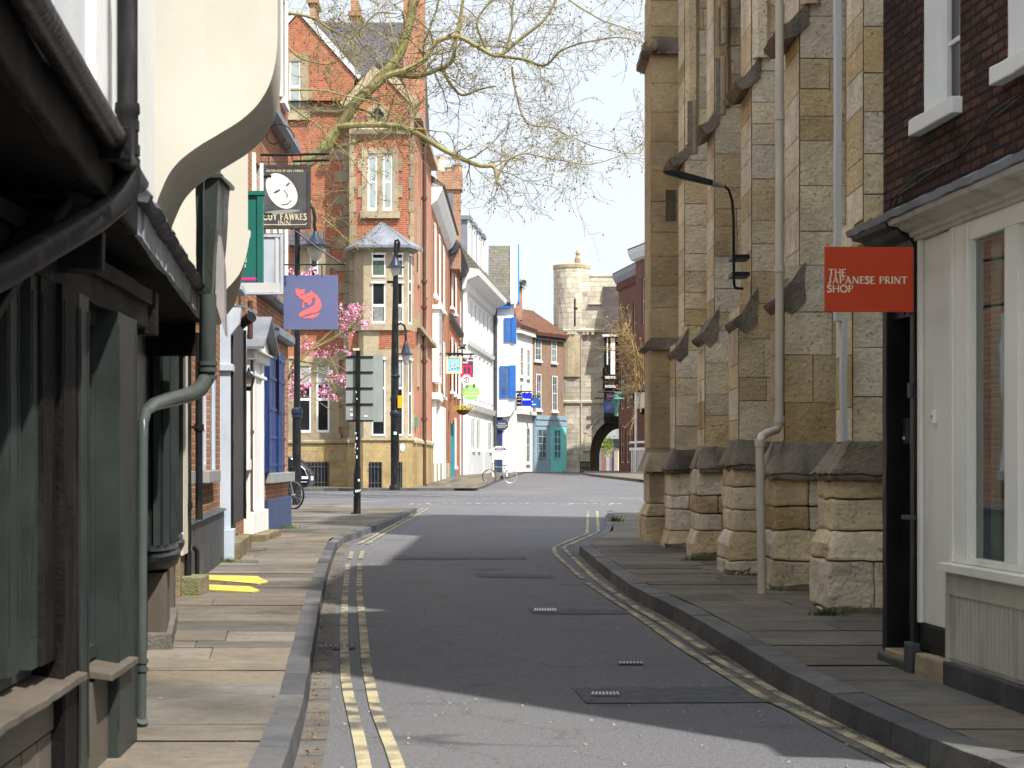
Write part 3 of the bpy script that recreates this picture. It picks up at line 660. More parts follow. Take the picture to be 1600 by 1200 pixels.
# leaf litter and weeds at the wall foot
def weeds(px, py, dz, n, rad, h, name, label, mat=m_grass):
    c = gp(px, py, dz); mb = MB()
    for i in range(n):
        x, y = c.x+random.gauss(0, rad), c.y+random.gauss(0, rad*.6); a = random.uniform(0, 6.3); hh = h*random.uniform(.4, 1.2); w = h*.14
        mb.poly(((x, y, g(y)+dz), (x+w, y, g(y)+dz), (x+math.cos(a)*hh*.7, y+math.sin(a)*hh*.5, g(y)+dz+hh)))
    tag(mb.build(name, mat), label, 'weeds')
weeds(1095, 876, PR, 160, .09, .06, 'weed_tuft', 'green weeds at a church buttress foot, farther of the two tufts')
weeds(1292, 962, PR, 160, .06, .05, 'weed_tuft', 'green weeds at the foot of the nearest church buttress')
m_leaf = paint('dead_leaf', (.12, .05, .025), .9, .4, 9, 0)
weeds(1195, 899, PR, 130, .12, .04, 'leaf_litter', 'brown dead leaves at the foot of the cream rainwater pipe', m_leaf)
weeds(340, 878, PZ, 200, .1, .06, 'weed_tuft', 'green weeds beside the dark boarded plinth on the left'); weeds(440, 826, PZ, 240, .16, .07, 'weed_tuft', 'green weeds at the foot of the navy plinth')
weeds(960, 815, PR, 60, .06, .12, 'weed_tuft', 'thin green weed on the corner kerb of the right pavement')
# ---------------------------------------------------------------- lettering: strokes with serifs
GL = {
'T': (.72, [[(.36,0),(.36,1)]], [[(0,.97),(.72,.97)]], [(.36,0)]), 'H': (.82, [[(.14,0),(.14,1)],[(.68,0),(.68,1)]], [[(.14,.52),(.68,.52)]], [(.14,0),(.68,0),(.14,1),(.68,1)]),
'E': (.62, [[(.14,0),(.14,1)]], [[(.1,.97),(.56,.97)],[(.14,.52),(.46,.52)],[(.1,.03),(.6,.03)]], []), 'J': (.42, [[(.24,1),(.24,.16),(.15,.03),(0,.06)]], [], [(.24,1)]),
'A': (.8, [[(.38,1),(.68,0)]], [[(.38,1),(.1,0)],[(.2,.33),(.56,.33)]], [(.1,0),(.68,0)]), 'P': (.62, [[(.14,0),(.14,1)]], [[(.14,.97),(.38,.97),(.53,.87),(.55,.73),(.5,.58),(.36,.5),(.14,.5)]], [(.14,0),(.12,1)]),
'N': (.84, [[(.13,1),(.7,0)]], [[(.13,0),(.13,1)],[(.7,0),(.7,1)]], [(.13,0),(.7,1),(.1,1)]), 'S': (.54, [[(.44,.84),(.36,.96),(.22,.98),(.09,.88),(.08,.72),(.2,.58),(.36,.46),(.46,.3),(.42,.1),(.27,.01),(.12,.04),(.04,.18)]], [], []),
'R': (.7, [[(.14,0),(.14,1)],[(.3,.5),(.62,0)]], [[(.14,.97),(.36,.97),(.5,.87),(.52,.73),(.47,.58),(.34,.5),(.14,.5)]], [(.14,0),(.12,1),(.64,0)]), 'I': (.3, [[(.15,0),(.15,1)]], [], [(.15,0),(.15,1)]),
'O': (.84, [[(.42+.36*math.cos(a*math.pi/8), .5+.5*math.sin(a*math.pi/8)) for a in range(17)]], [], []), 'G': (.78, [[(.68,.8),(.56,.94),(.4,1),(.2,.9),(.08,.65),(.08,.35),(.2,.1),(.4,0),(.6,.06),(.68,.2),(.68,.42)]], [[(.48,.42),(.76,.42)]], []),
'U': (.76, [[(.14,1),(.14,.25),(.24,.05),(.4,0),(.54,.06),(.62,.25),(.62,1)]], [], [(.14,1),(.62,1)]), 'Y': (.72, [[(.1,1),(.36,.48),(.36,0)]], [[(.62,1),(.36,.48)]], [(.1,1),(.62,1),(.36,0)]),
'F': (.58, [[(.14,0),(.14,1)]], [[(.1,.97),(.54,.97)],[(.14,.52),(.44,.52)]], [(.14,0)]), 'W': (1.0, [[(.1,1),(.3,0)],[(.5,1),(.7,0)]], [[(.3,0),(.5,1)],[(.7,0),(.9,1)]], [(.1,1),(.9,1)]),
'K': (.7, [[(.14,0),(.14,1)],[(.28,.56),(.62,0)]], [[(.58,1),(.14,.42)]], [(.14,0),(.14,1)]), 'M': (.9, [[(.76,0),(.74,1)],[(.14,1),(.44,.1)]], [[(.12,0),(.14,1)],[(.44,.1),(.74,1)]], [(.12,0),(.76,0)]),
'B': (.62, [[(.14,0),(.14,1)]], [[(.14,.97),(.4,.95),(.5,.76),(.4,.55),(.14,.53)],[(.4,.53),(.56,.32),(.46,.06),(.14,.03)]], []), 'L': (.56, [[(.14,0),(.14,1)]], [[(.14,.03),(.54,.03)]], [(.14,1)]),
'C': (.7, [[(.64,.82),(.52,.95),(.38,1),(.18,.88),(.08,.62),(.08,.36),(.2,.1),(.4,0),(.56,.06),(.66,.2)]], [], []), 'D': (.78, [[(.14,0),(.14,1)]], [[(.14,.97),(.4,.95),(.62,.78),(.68,.5),(.6,.2),(.4,.05),(.14,.03)]], []), ' ': (.4, [], [], [])}
def letters(mb, txt, u0, v0, h, n, ws=1.0, th=.13, thin=.055, serif=.1, track=.04):
    u = u0; q = 0
    for chx in txt:
        w, thick, fine, ser = GL[chx]
        for lst, wd in ((thick, th), (fine, thin)):
            for pl in lst:
                for a, b in zip(pl, pl[1:]):
                    a_, b_ = Vector((a[0]*ws*h+u, a[1]*h+v0)), Vector((b[0]*ws*h+u, b[1]*h+v0)); d = (b_-a_)
                    if d.length < 1e-6: continue
                    dn = d.normalized(); p = Vector((-dn.y, dn.x))*wd*h*.5; a_ = a_-dn*wd*h*.12; b_ = b_+dn*wd*h*.12; q += 1
                    z = n+.0002*(q % 9)
                    mb.poly([(c.x, z, c.y) for c in (a_-p, b_-p, b_+p, a_+p)])
        for s_ in ser:
            q += 1; z = n+.0002*(q % 9); x = s_[0]*ws*h+u; y = s_[1]*h+v0; t_ = .025*h
            y += t_ if s_[1] < .5 else -t_
            mb.poly([(x-serif*h, z, y-t_), (x+serif*h, z, y-t_), (x+serif*h, z, y+t_), (x-serif*h, z, y+t_)])
        u += (w*ws+track)*h
    return u
def lwidth(txt, h, ws=1.0, track=.04): return sum((GL[c][0]*ws+track)*h for c in txt)
# ---------------------------------------------------------------- print shop on the right
PS = Fr((2.485, 6.24), (2.109, 10.18), PR, -1)
uE = PS.L
ps = thing('print_shop', (2.5, 8, PR), 'dark brick shop with cream pilaster, putty boarded panel and lead roofed cornice on the right', 'shop')
d0, d1 = PS.u(1437), PS.u(1384)           # door bay
zd = PS.v(490, PS.u(1410)); zf = PS.v(379, PS.u(1445)); ztop = PS.v(346, PS.u(1440)); hc = ztop-zf
# upper brick wall with white-lined window openings
wa = (PS.u(1500), PS.u(1443)); s1 = PS.v(172, PS.u(1465)); wb_ = (PS.u(1685), PS.u(1574)); s2 = PS.v(128, PS.u(1600))
zc = PS.v(330, PS.u(1500))
mb = MB(PS); mb.wall(0, uE, zf+.04, 8.1, 0, [(wa[0], wa[1], s1, s1+1.5), (wb_[0], wb_[1], s1+.02, s1+1.52), (wa[0], wa[1], 5.4, 6.8), (wb_[0], wb_[1], 5.4, 6.8)], .02)
mb.build('brick_wall', b_dark, ps)
mb = MB(PS); mb.box(uE-.02, uE, -8, -.004, 0, 8.1); mb.box(0, .02, -8, -.01, 0, 8.1); mb.box(0.03, uE-.03, -8, -7.9, 0, 8.1); mb.build('end_wall', b_dark, ps)
mb = MB(PS); mb.prism([(.12, 8.0), (.12, 8.1), (-4, 11.2), (-8.1, 8.1), (-8.1, 8.0)], -.1, uE+.02, 0); mb.build('roof', m_tile, ps)
def psash(fr, parent, u0, u1, v0, v1, n, mat, cols=2, rows=4, fw=.05, gm=m_gl, depth=.04, name='window'):
    f = MB(fr); f.box(u0, u0+fw, n-depth, n, v0, v1); f.box(u1-fw, u1, n-depth, n, v0, v1); f.box(u0+fw, u1-fw, n-depth, n, v1-fw, v1); f.box(u0+fw, u1-fw, n-depth, n, v0, v0+fw)
    m_ = (v0+v1)/2
    for i in range(1, cols): x = u0+(u1-u0)*i/cols; f.box(x-.012, x+.012, n-depth*.8, n-.006, v0+fw, v1-fw)
    for i in range(1, rows):
        y = v0+(v1-v0)*i/rows; t_ = .024 if i*2 == rows else .011; f.box(u0+fw, u1-fw, n-depth*.7, n-.009, y-t_, y+t_)
    w = f.build(name, mat, parent)
    p = MB(fr); p.poly(((u0+fw*.5, n-depth*.6, v0+fw*.5), (u1-fw*.5, n-depth*.6, v0+fw*.5), (u1-fw*.5, n-depth*.6, v1-fw*.5), (u0+fw*.5, n-depth*.6, v1-fw*.5))); p.build('pane', gm, w)
    return w
for (a, b), s_, top in ((wa, s1, s1+1.5), (wb_, s1+.02, s1+1.52), (wa, 5.4, 6.8), (wb_, 5.4, 6.8)):
    w = psash(PS, ps, a+.012, b-.012, s_, top, -.1, m_white, 2, 4, .07)
    l = MB(PS); l.box(b-.012, b+.0, -.13, -.003, s_, top); l.box(a, a+.012, -.13, -.003, s_, top); l.box(a, b, -.13, -.003, top, top+.012); l.build('reveal', m_white, w, rough=.002, rs=9, cut=.12)
    q = MB(PS); q.box(a-.03, b+.07, -.12, .06, s_-.085, s_-.001); q.build('sill', m_white, w, bevel=.008, rough=.006, rs=7, cut=.1)
# cornice, fascia, lead flashing
mb = MB(PS); mb.prism([(.0, zf+.02), (.03, zf+.02), (.035, zf+hc*.3), (.055, zf+hc*.34), (.06, zf+hc*.5), (.1, zf+hc*.6), (.12, zf+hc*.75), (.17, zf+hc*.8), (.18, ztop), (0, ztop)], 0, d0+.0, 0); mb.build('cornice', m_stone_paint, ps, rough=.004, rs=5, cut=.3)
mb = MB(PS); mb.prism([(.0, zf-.02), (.03, zf-.02), (.05, zf+hc*.2), (.1, zf+hc*.45), (.12, zf+hc*.7), (.18, zf+hc*.8), (.19, ztop), (0, ztop)], d0+.004, d1+.05, 0); mb.build('dark_cornice_end', m_black, ps, rough=.004, rs=5, cut=.2)
mb = MB(PS); mb.prism([(-.01, ztop+.002), (.2, ztop+.002), (.21, ztop+.035), (.17, ztop+.045), (.05, ztop+.075), (.01, ztop+.13), (-.01, ztop+.13)], 0, d1+.09, 0); mb.build('lead_flashing', m_lead, ps, rough=.012, rs=6, cut=.12, smooth=True)
for k in range(2):
    mb = MB(PS); o_ = k*.11; P = [(PS.u(1384)-o_, .02, ztop+.12), (PS.u(1392)-o_, .03, ztop+.02+.05), (PS.u(1400)-o_, .02, ztop+.19), (PS.u(1440), .015, ztop+.25-.04*k), (PS.u(1500), .015, ztop+.24+.02*k), (PS.u(1560), .015, ztop+.37-.03*k), (PS.u(1680), .015, ztop+.42)]
    mb.tube(P, .004, 6); mb.build('cable', m_iron, ps)
# pilaster
p0, p1 = PS.u(1488), PS.u(1438)
zb = PS.v(972, p1)
mb = MB(PS); mb.box(p0+.004, p1-.004, -.1, -.005, zb, zf+.02); mb.box(p1-.05, p1-.004, -.004, .02, zb, zf+.02); mb.box(p0+.004, p0+.02, -.004, .012, zb, zf+.02); mb.build('pilaster', m_offw, ps, bevel=.006)
mb = MB(PS); mb.box(p0+.004, p1, -.1, .004, zb-.14, zb-.004); mb.build('pilaster_base', m_black, ps, bevel=.006, rough=.004, cut=.1)
mb = MB(PS); mb.box(p0+.003, p1-.05, -.2, .05, -.05, zb-.15); mb.build('doorstep', m_trim, ps, bevel=.015, rough=.01, cut=.1)
# door bay: black posts, recessed door, transom, letter ledge
mb = MB(PS); mb.box(d1-.075, d1+.0, -.12, .02, .06, zf); mb.box(d0+.003, d0+.075, -.1, .03, .02, zf); mb.box(d0+.075, d1-.075, -.12, -.02, zd-.02, zf); mb.build('door_posts', m_black, ps, bevel=.006, rough=.004, rs=8, cut=.15)
mb = MB(PS); mb.box(d0+.076, d1-.076, -.16, -.12, .08, zd-.02); 
for v0 in (.2, .85, 1.35): mb.box(d0+.12, d1-.11, -.12, -.112, v0, v0+.4)
mb.build('door', m_black, ps)
mb = MB(PS); mb.box(d0+.076, d1-.076, -.14, .03, -.05, .08); mb.build('threshold', m_trim, ps, bevel=.01, rough=.008, cut=.1)
mb = MB(PS); mb.box(d0+.0, d1+.02, -.05, .045, -.1, .045); mb.box(d0-.02, d0+.09, -.04, .06, -.1, .16); mb.build('stone_plinth', m_dboard, ps, bevel=.012, rough=.008, cut=.1)
ui = PS.u(1414, -.08); vi = PS.v(674, ui)
ic = MB(PS); ic.box(ui-.05, ui+.04, -.11, -.075, vi-.068, vi+.072); o = ic.build('intercom', m_pipe, ps, bevel=.004)
k = MB(PS)
for i in range(6): k.box(ui-.03, ui+.022, -.075, -.073, vi+.045-i*.009, vi+.049-i*.009)
k.box(ui-.03, ui+.022, -.075, -.0725, vi-.05, vi-.025); k.build('grille', m_black, o)
k = MB(PS)
for i in range(3): k.box(ui-.026+i*.016, ui-.016+i*.016, -.0722, -.071, vi-.046, vi-.03)
k.build('button', m_lwhite, o)
mb = MB(PS); v = PS.v(805, d0+.03); mb.box(d0-.03, d0+.1, .03, .07, v-.025, v+.0); mb.build('ledge', m_dboard, ps, bevel=.006)
mb = MB(PS); v = PS.v(610, d0+.03); mb.box(d0+.015, d0+.06, .03, .05, v-.04, v+.04); mb.build('lock_box', m_dboard, ps, bevel=.004)
ub = PS.u(1461); vb = PS.v(651, ub); mb = MB(PS); mb.box(ub-.016, ub+.016, -.005, .018, vb-.035, vb+.035); o = mb.build('doorbell', m_lwhite, ps, bevel=.004)
mb = MB(PS); mb.box(ub-.006, ub+.006, .018, .021, vb-.008, vb+.008); mb.build('bell_push', m_iron, o)
# shop window and boarded panel
w1 = PS.u(1489); vs = PS.v(878, w1)
mb = MB(PS); f0 = PS.u(1519); fm = (PS.u(1592), PS.u(1571)); vt = PS.v(375, f0)
mb.box(f0, w1, -.06, .012, vs, zf+.02); mb.box(fm[0], fm[1], -.04, .006, vs+.035, vt); mb.box(0, f0, -.05, .01, vt, zf+.02); mb.box(0, w1+.01, -.06, .075, vs-.045, vs-.002); mb.box(0, f0, -.04, .009, vs, vs+.035)
mb.box(w1-.055, w1-.03, .012, .022, vs, zf); mb.box(f0+.01, f0+.03, .012, .02, vs, zf)
wn_ = mb.build('shop_window', m_offw, ps, bevel=.005)
g_ = MB(PS); g_.poly(((fm[1], -.02, vs+.03), (f0+.002, -.02, vs+.03), (f0+.002, -.02, vt), (fm[1], -.02, vt))); g_.poly(((0, -.022, vs+.03), (fm[0], -.022, vs+.03), (fm[0], -.022, vt), (0, -.022, vt))); g_.build('pane', m_clear, wn_)
mb = MB(PS); mb.box(0, w1-.01, -1.6, -1.58, 0, zf); mb.box(0, w1-.01, -1.58, -.06, vs-.2, vs-.15); mb.box(w1-.02, w1-.012, -1.58, -.06, vs-.15, zf); mb.box(0, w1, -1.58, -.07, zf-.02, zf-.0); mb.build('shop_interior', m_bluegrey, ps)
mb = MB(PS)
for i, (u_, v_, w_, h_) in enumerate(((.15, .15, .18, .3), (.4, .3, .3, .4), (.8, .25, .25, .35))): mb.box(u_, u_+w_, -1.575, -1.55, vs+v_, vs+v_+h_)
mb.box(.05, 1.2, -.9, -.4, vs-.15, vs+.05); mb.box(.7, 1.2, -1.2, -.5, vs+.05, vs+.3); mb.build('display', m_dboard, ps)
cu = MB(PS)
for i in range(9): cu.tube([(f0-.02-i*.013, -.1-.008*(i % 2), vs+.02), (f0-.02-i*.013, -.1-.008*(i % 2), vt)], .012, 6)
cu.build('curtain', paint('pale_green_curtain', (.5, .6, .54), .9, .15, 5), ps, smooth=True)
pu = MB(PS); pu.box(0, w1-.002, -.03, .02, .12, vs-.05); pu.box(0, w1-.002, .02, .035, vs-.16, vs-.05)
x = -1.5
while x < w1-.05:
    pu.box(x+.004, x+.051, .02, .0275, .14, vs-.16); x += .055
pu.box(w1-.03, w1, .0, .04, .1, vs-.05)
pu.build('boarded_panel', m_stone_paint, ps)
mb = MB(PS); mb.box(0, w1+.02, -.05, .05, -.15, .12); mb.build('black_plinth', m_dboard, ps, bevel=.01, rough=.008, cut=.12)
# vermilion hanging sign
yS = 8.95; sg = thing('shop_sign', pt(1427, 488, yS), 'flat vermilion red sign board with cream letters projecting from the print shop', 'sign')
x0, x1 = X(1288, yS-.0), X(1427, yS); FS = Fr((x0, yS-.02), (x1, yS+.0), 0)
zt_, zb2 = Z(386, yS), Z(487.5, yS)
mb = MB(FS); mb.box(0, FS.L, -.018, 0, zb2, zt_); mb.build('board', m_red, sg, bevel=.002)
hh = .0455*.96
mb = MB(FS)
for txt, px, py in (('THE', 1293, 432), ('JAPANESE PRINT', 1293, 443.5), ('SHOP', 1291, 457)):
    tw = {'THE': 29, 'JAPANESE PRINT': 125, 'SHOP': 42}[txt]/F*yS; h_ = 10.9/F*yS
    ws = (tw/h_-len(txt)*.03)/sum(GL[c][0] for c in txt); letters(mb, txt, (px-1288)/F*yS, Z(py, yS), h_, .0012, ws, .2, .11, .12, .03)
mb.build('lettering', m_letter, sg)
mb = MB(FS); mb.tube([(FS.L-.03, -.012, zt_-.04), (2.15-x0, -.72, zt_-.04)], .008, 6); mb.tube([(FS.L-.03, -.012, zb2+.05), (2.15-x0, -.72, zb2+.05)], .008, 6); mb.box(FS.L-.03, FS.L-.02, -.019, -.002, zb2+.02, zt_-.01); mb.build('bracket', m_iron, sg)
# ---------------------------------------------------------------- unseen houses either side of the viewpoint, added to cut the sky light
for nm, lab, x0, x1, y0, y1, h, mt in (('brick_house', 'unseen dark brick house added on the right behind the viewpoint to block sky light', 4.8, 13, -30, -2.5, 6.5, b_dark), ('unseen_rendered_house', 'unseen cream rendered house added on the left behind the viewpoint to block sky light', -12, -1.75, -30, 1.6, 7.5, m_cream)):
    t = thing(nm, ((x0+x1)/2, (y0+y1)/2, 0), lab, 'house')
    m = MB(); m.box(x0, x1, y0, y1, -.1, h); m.build('wall', mt, t)
    m = MB(); m.prism([(x0-.3, h+.01), (x1+.3, h+.01), ((x0+x1)/2, h+2.5)], y0-.2, y1+.2, 1); m.build('roof', m_tile, t)
    for i in range(5):
        xs_ = x0 if x0 > 0 else x1; sgn = -1 if x0 > 0 else 1; y = y1-3-i*4.5
        for z in (1.0, 4.2):
            f = MB(); f.box(xs_, xs_+.06*sgn, y-1.1, y, z, z+1.7); w = f.build('window', m_white, t); p = MB(); p.box(xs_+.06*sgn, xs_+.065*sgn, y-1.0, y-.1, z+.1, z+1.6); p.build('pane', m_gl, w)
# ---------------------------------------------------------------- left row: timbered shop with jetty
W1 = Fr((-1.42, 4), (-1.61, 7.79), PZ); W2 = Fr((-1.66, 7.95), (-2.85, 14.9), PZ); W3 = Fr((-2.85, 14.9), (-3.4, 20.9), PZ); W4 = Fr((-3.4, 20.9), (-3.9, 26.3), PZ); W5 = Fr((-3.9, 26.3), (-4.0, 32.0), PZ)
PF = Fr((-.846, 1.9), (-1.84, 10.7), 0)       # line of the overhang
ts = thing('timbered_shop', (-1.9, 6, PZ), 'black timbered shopfront with grey posts under a low dark overhang', 'shop')
zs = 1.72                                     # head of the shopfront above the pavement
uo = W1.u
mb = MB(W1); mb.box(-2.2, 0-.6, -.05, .0, 0, .4)
def post(px0, px1, n1, mat, name, v0=0.0, v1=zs, fr=W1, par=ts, bev=.006, n0=-.12, rough=.003):
    a, b = fr.u(px0, n1), fr.u(px1, n1); m = MB(fr); m.box(a, b, n0, n1, v0, v1)
    if b-a > .05: m.box(a+.012, a+.02, n1, n1+.004, v0+.1, v1-.05); m.box(b-.022, b-.012, n1, n1+.004, v0+.1, v1-.05)
    return m.build(name, mat, par, bevel=bev, rough=rough, rs=6, cut=.25)
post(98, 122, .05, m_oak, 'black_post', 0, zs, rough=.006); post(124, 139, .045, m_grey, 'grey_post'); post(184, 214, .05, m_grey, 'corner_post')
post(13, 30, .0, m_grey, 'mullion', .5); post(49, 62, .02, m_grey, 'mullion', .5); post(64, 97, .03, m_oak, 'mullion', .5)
vs1 = W1.v(1038, uo(92)); vs2 = W1.v(1015, uo(180))
def sillpanel(u0, u1, v, par, plain=False):
    m = MB(W1); m.prism([(-.12, v-.03), (.085, v-.06), (.085, v-.035), (-.12, v)], u0, u1, 0); s = m.build('sill', m_pan, par, bevel=.004, rough=.005, rs=8, cut=.1)
    p = MB(W1)
    if plain: p.box(u0, u1, -.1, .012, .0, v-.062); p.build('stall_panel', m_pan, par); return
    p.box(u0, u1, -.1, -.01, .02, v-.062); n = max(1, round((u1-u0)/.22))
    for i in range(n):
        a, b = u0+(u1-u0)*i/n, u0+(u1-u0)*(i+1)/n; p.box(a+.008, b-.008, -.01, .012, .12, v-.2)
    p.box(u0, u1, -.01, .02, v-.19, v-.065); p.box(u0, u1, -.01, .015, .0, .1); p.build('stall_panel', m_pan, par, bevel=.004)
sillpanel(-1.5, uo(97), vs1, ts); sillpanel(uo(139), uo(183), vs2, ts, True)
for a, b, v, nm in ((-1.5, uo(64), vs1, 'shop_window'), (uo(139), uo(183), vs2, 'shop_window')):
    f = MB(W1); f.box(a, b, -.07, -.03, v, v+.05); f.box(a, b, -.07, -.03, zs-.06, zs)
    k = a
    while k < b: f.box(k, k+.022, -.065, -.032, v+.05, zs-.06); k += .3
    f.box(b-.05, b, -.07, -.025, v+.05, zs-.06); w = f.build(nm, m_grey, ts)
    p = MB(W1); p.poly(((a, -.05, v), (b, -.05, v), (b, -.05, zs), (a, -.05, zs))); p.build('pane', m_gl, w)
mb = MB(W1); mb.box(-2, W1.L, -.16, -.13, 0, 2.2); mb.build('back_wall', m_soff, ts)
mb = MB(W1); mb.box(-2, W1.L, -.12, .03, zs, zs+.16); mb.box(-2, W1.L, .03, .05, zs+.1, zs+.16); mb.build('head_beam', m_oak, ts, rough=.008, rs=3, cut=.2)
# jetty: joists, soffit, bressummer, gutter
ZL = 2.08
uj = 4.7
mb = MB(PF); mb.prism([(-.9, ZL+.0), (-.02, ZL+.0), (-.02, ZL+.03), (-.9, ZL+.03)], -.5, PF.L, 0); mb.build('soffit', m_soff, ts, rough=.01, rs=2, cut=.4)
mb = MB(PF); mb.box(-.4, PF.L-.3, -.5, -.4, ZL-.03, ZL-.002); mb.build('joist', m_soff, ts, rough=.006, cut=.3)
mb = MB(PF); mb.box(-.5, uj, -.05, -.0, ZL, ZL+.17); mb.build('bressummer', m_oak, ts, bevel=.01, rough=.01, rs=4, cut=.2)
mb = MB(PF); mb.box(uj+.01, PF.L, -.05, .0, ZL+.01, ZL+.12); 
for i in range(7): mb.box(uj+.2+i*.55, uj+.21+i*.55, 0, .006, ZL+.01, ZL+.12)
mb.build('fascia_board', m_fasc, ts, rough=.006, rs=5, cut=.2)
mb = MB(PF); mb.prism([(-.1, ZL+.13), (.035, ZL+.125), (.05, ZL+.15), (.03, ZL+.175), (-.1, ZL+.2)], uj+.0, PF.L+.02, 0); mb.build('slate_edge', m_dboard, ts, rough=.014, rs=7, cut=.07)
mb = MB(PF); mb.prism([(-.05, ZL+.175), (-.05, ZL+.2), (-.8, ZL+.45), (-.8, ZL+.4)], uj, PF.L, 0); mb.build('pent_roof', m_slate, ts)
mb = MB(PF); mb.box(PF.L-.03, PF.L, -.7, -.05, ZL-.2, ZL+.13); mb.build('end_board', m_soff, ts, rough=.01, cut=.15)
gt = MB(PF)
def halfpipe(m, u0, u1, c, z, r):
    P = [(c+r*math.cos(a), z+r*math.sin(a)) for a in [math.pi+math.pi*i/8 for i in range(9)]]; Q = [(c+(r-.008)*math.cos(a), z+(r-.008)*math.sin(a)+.002) for a in [math.pi*2-math.pi*i/8 for i in range(9)]]
    m.prism(P+Q, u0, u1, 0)
halfpipe(gt, -.5, 3.55, .04, ZL+.15, .042); halfpipe(gt, 3.57, 4.35, .035, ZL+.14, .038); m_gutter = paint('dark_gutter', (.022, .016, .015), .28, .5, 5, .5, (.2, .21, .26), .3); gt.build('gutter', m_gutter, ts, smooth=True)
mb = MB(PF); mb.box(3.5, 3.57, -.0, .09, ZL+.08, ZL+.18); mb.box(-.5, 4.4, -.02, .0, ZL+.16, ZL+.23); mb.build('gutter_joint', m_oak, ts, bevel=.005)
# diagonal brace under the jetty
mb = MB(PF); mb.hexa([(2.0, -.32, 1.25), (2.0, -.24, 1.25), (2.06, -.24, 1.25), (2.06, -.32, 1.25)], [(3.6, -.2, ZL-.02), (3.6, -.1, ZL-.02), (3.72, -.1, ZL-.02), (3.72, -.2, ZL-.02)]); mb.build('brace', m_oak, ts, bevel=.008)
mb = MB(PF); a = PF.u(110, -.15); mb.box(a, a+.12, -.45, -.05, ZL-.2, ZL-.07); a = PF.u(190, -.2); mb.box(a, a+.14, -.5, -.05, ZL-.26, ZL-.07); mb.build('bracket', m_oak, ts, bevel=.008, rough=.006, cut=.15)
# upper storey
ue = PF.u(231, -.06)
mb = MB(PF); mb.box(-.5, ue, -.9, -.06, ZL+.17, 5.8); mb.build('upper_wall', m_gwhite, ts)
mb = MB(PF); mb.box(PF.u(150, -.03), PF.u(180, -.03), -.06, -.03, ZL+.2, 5.8); mb.box(PF.u(215, -.03), ue-.0, -.06, -.03, ZL+.2, 5.8); mb.build('white_board', m_wrend, ts, rough=.003, rs=8, cut=.2)
mb = MB(PF); mb.box(PF.u(62, -.045), PF.u(82, -.045), -.06, -.045, ZL+.2, 5.8); mb.box(PF.u(82, -.05)+.02, PF.u(82, -.05)+.03, -.06, -.05, ZL+.2, 5.8); mb.build('cover_board', m_bluegrey, ts)
mb = MB(PF); mb.prism([(.3, 5.7), (.3, 5.8), (-3, 8), (-3, 7.9)], -.5, ue, 0); mb.build('roof', m_tile, ts)
# black downpipe at the gutter end
dp = thing('rainwater_pipe', pt(199, 240, 5.92), 'black iron downpipe with bolted socket on the white upper wall', 'drainpipe')
yp = 5.85
mb = MB(); mb.tube([pt(199, -80, yp), pt(199, 180, yp)], .034, 16); mb.build('upper_pipe', m_iron, dp, smooth=True)
mb = MB(); mb.tube([pt(199, 162, yp), pt(199, 176, yp), pt(199, 180, yp), pt(199, 245, yp), pt(199, 250, yp), pt(199, 262, yp)], [.04, .042, .036, .036, .042, .042], 16); mb.box(pt(210,190,yp).x, pt(216,190,yp).x, yp-.02, yp+.02, pt(210,204,yp).z, pt(210,188,yp).z); mb.box(pt(210,190,yp).x, pt(217,190,yp).x, yp-.02, yp+.02, pt(210,243,yp).z, pt(210,226,yp).z); mb.build('socket', m_iron, dp, smooth=True)
mb = MB(); mb.tube([pt(199, 250, yp), pt(202, 272, yp-.02), pt(198, 292, yp-.06), pt(184, 312, yp-.12), pt(150, 340, yp-.3), pt(0, 428, 4.7), pt(-200, 520, 3.9)], [.036, .04, .044, .046, .047, .045, .04], 16); mb.build('elbow_pipe', m_iron, dp, smooth=True)
# grey-green downpipe beside the corner post
gpipe = thing('rainwater_pipe', gp(222, 1133, PZ), 'grey green downpipe on the shop corner with a swept elbow coming from a lead box', 'drainpipe')
b = gp(222, 1134, PZ); 
mb = MB(); mb.tube([(b.x, b.y-.02, PZ+.02), pt(223, 690, b.y-.02), pt(224, 660, b.y), pt(229, 642, b.y+.1)], .022, 14); mb.build('lower_pipe', m_pipe, gpipe, smooth=True)
for py in (1033, 1046): 
    mb = MB(); c = pt(222, py, b.y-.02); mb.tube([c-Vector((0,0,.008)), c+Vector((0,0,.008))], .027, 14); mb.build('pipe_collar', m_pipe, gpipe, smooth=True)
mb = MB(); c = Vector((b.x, b.y-.02, PZ)); mb.tube([c, c+Vector((.01, -.02, .03))], .026, 12); mb.build('pipe_shoe', m_pipe, gpipe)
yb_ = 9.6
mb = MB(); mb.tube([pt(228, 642, b.y+.1), pt(240, 632, 8.2), pt(262, 625, 8.7), pt(296, 617, 9.3), pt(312, 608, 9.5), pt(322, 592, yb_), pt(324, 578, yb_), pt(325, 460, yb_)], [.024, .03, .036, .041, .043, .045, .045, .045], 16); mb.build('swept_elbow', m_pipe, gpipe, smooth=True)
for py in (578, 568, 590):
    mb = MB(); c = pt(324, py, yb_); mb.tube([c-Vector((0,0,.011)), c+Vector((0,0,.011))], .052, 16); mb.build('pipe_collar', m_pipe, gpipe, smooth=True)
lb = MB(); x0, x1, x2 = X(310, 10), X(337, 10), X(353, 10)
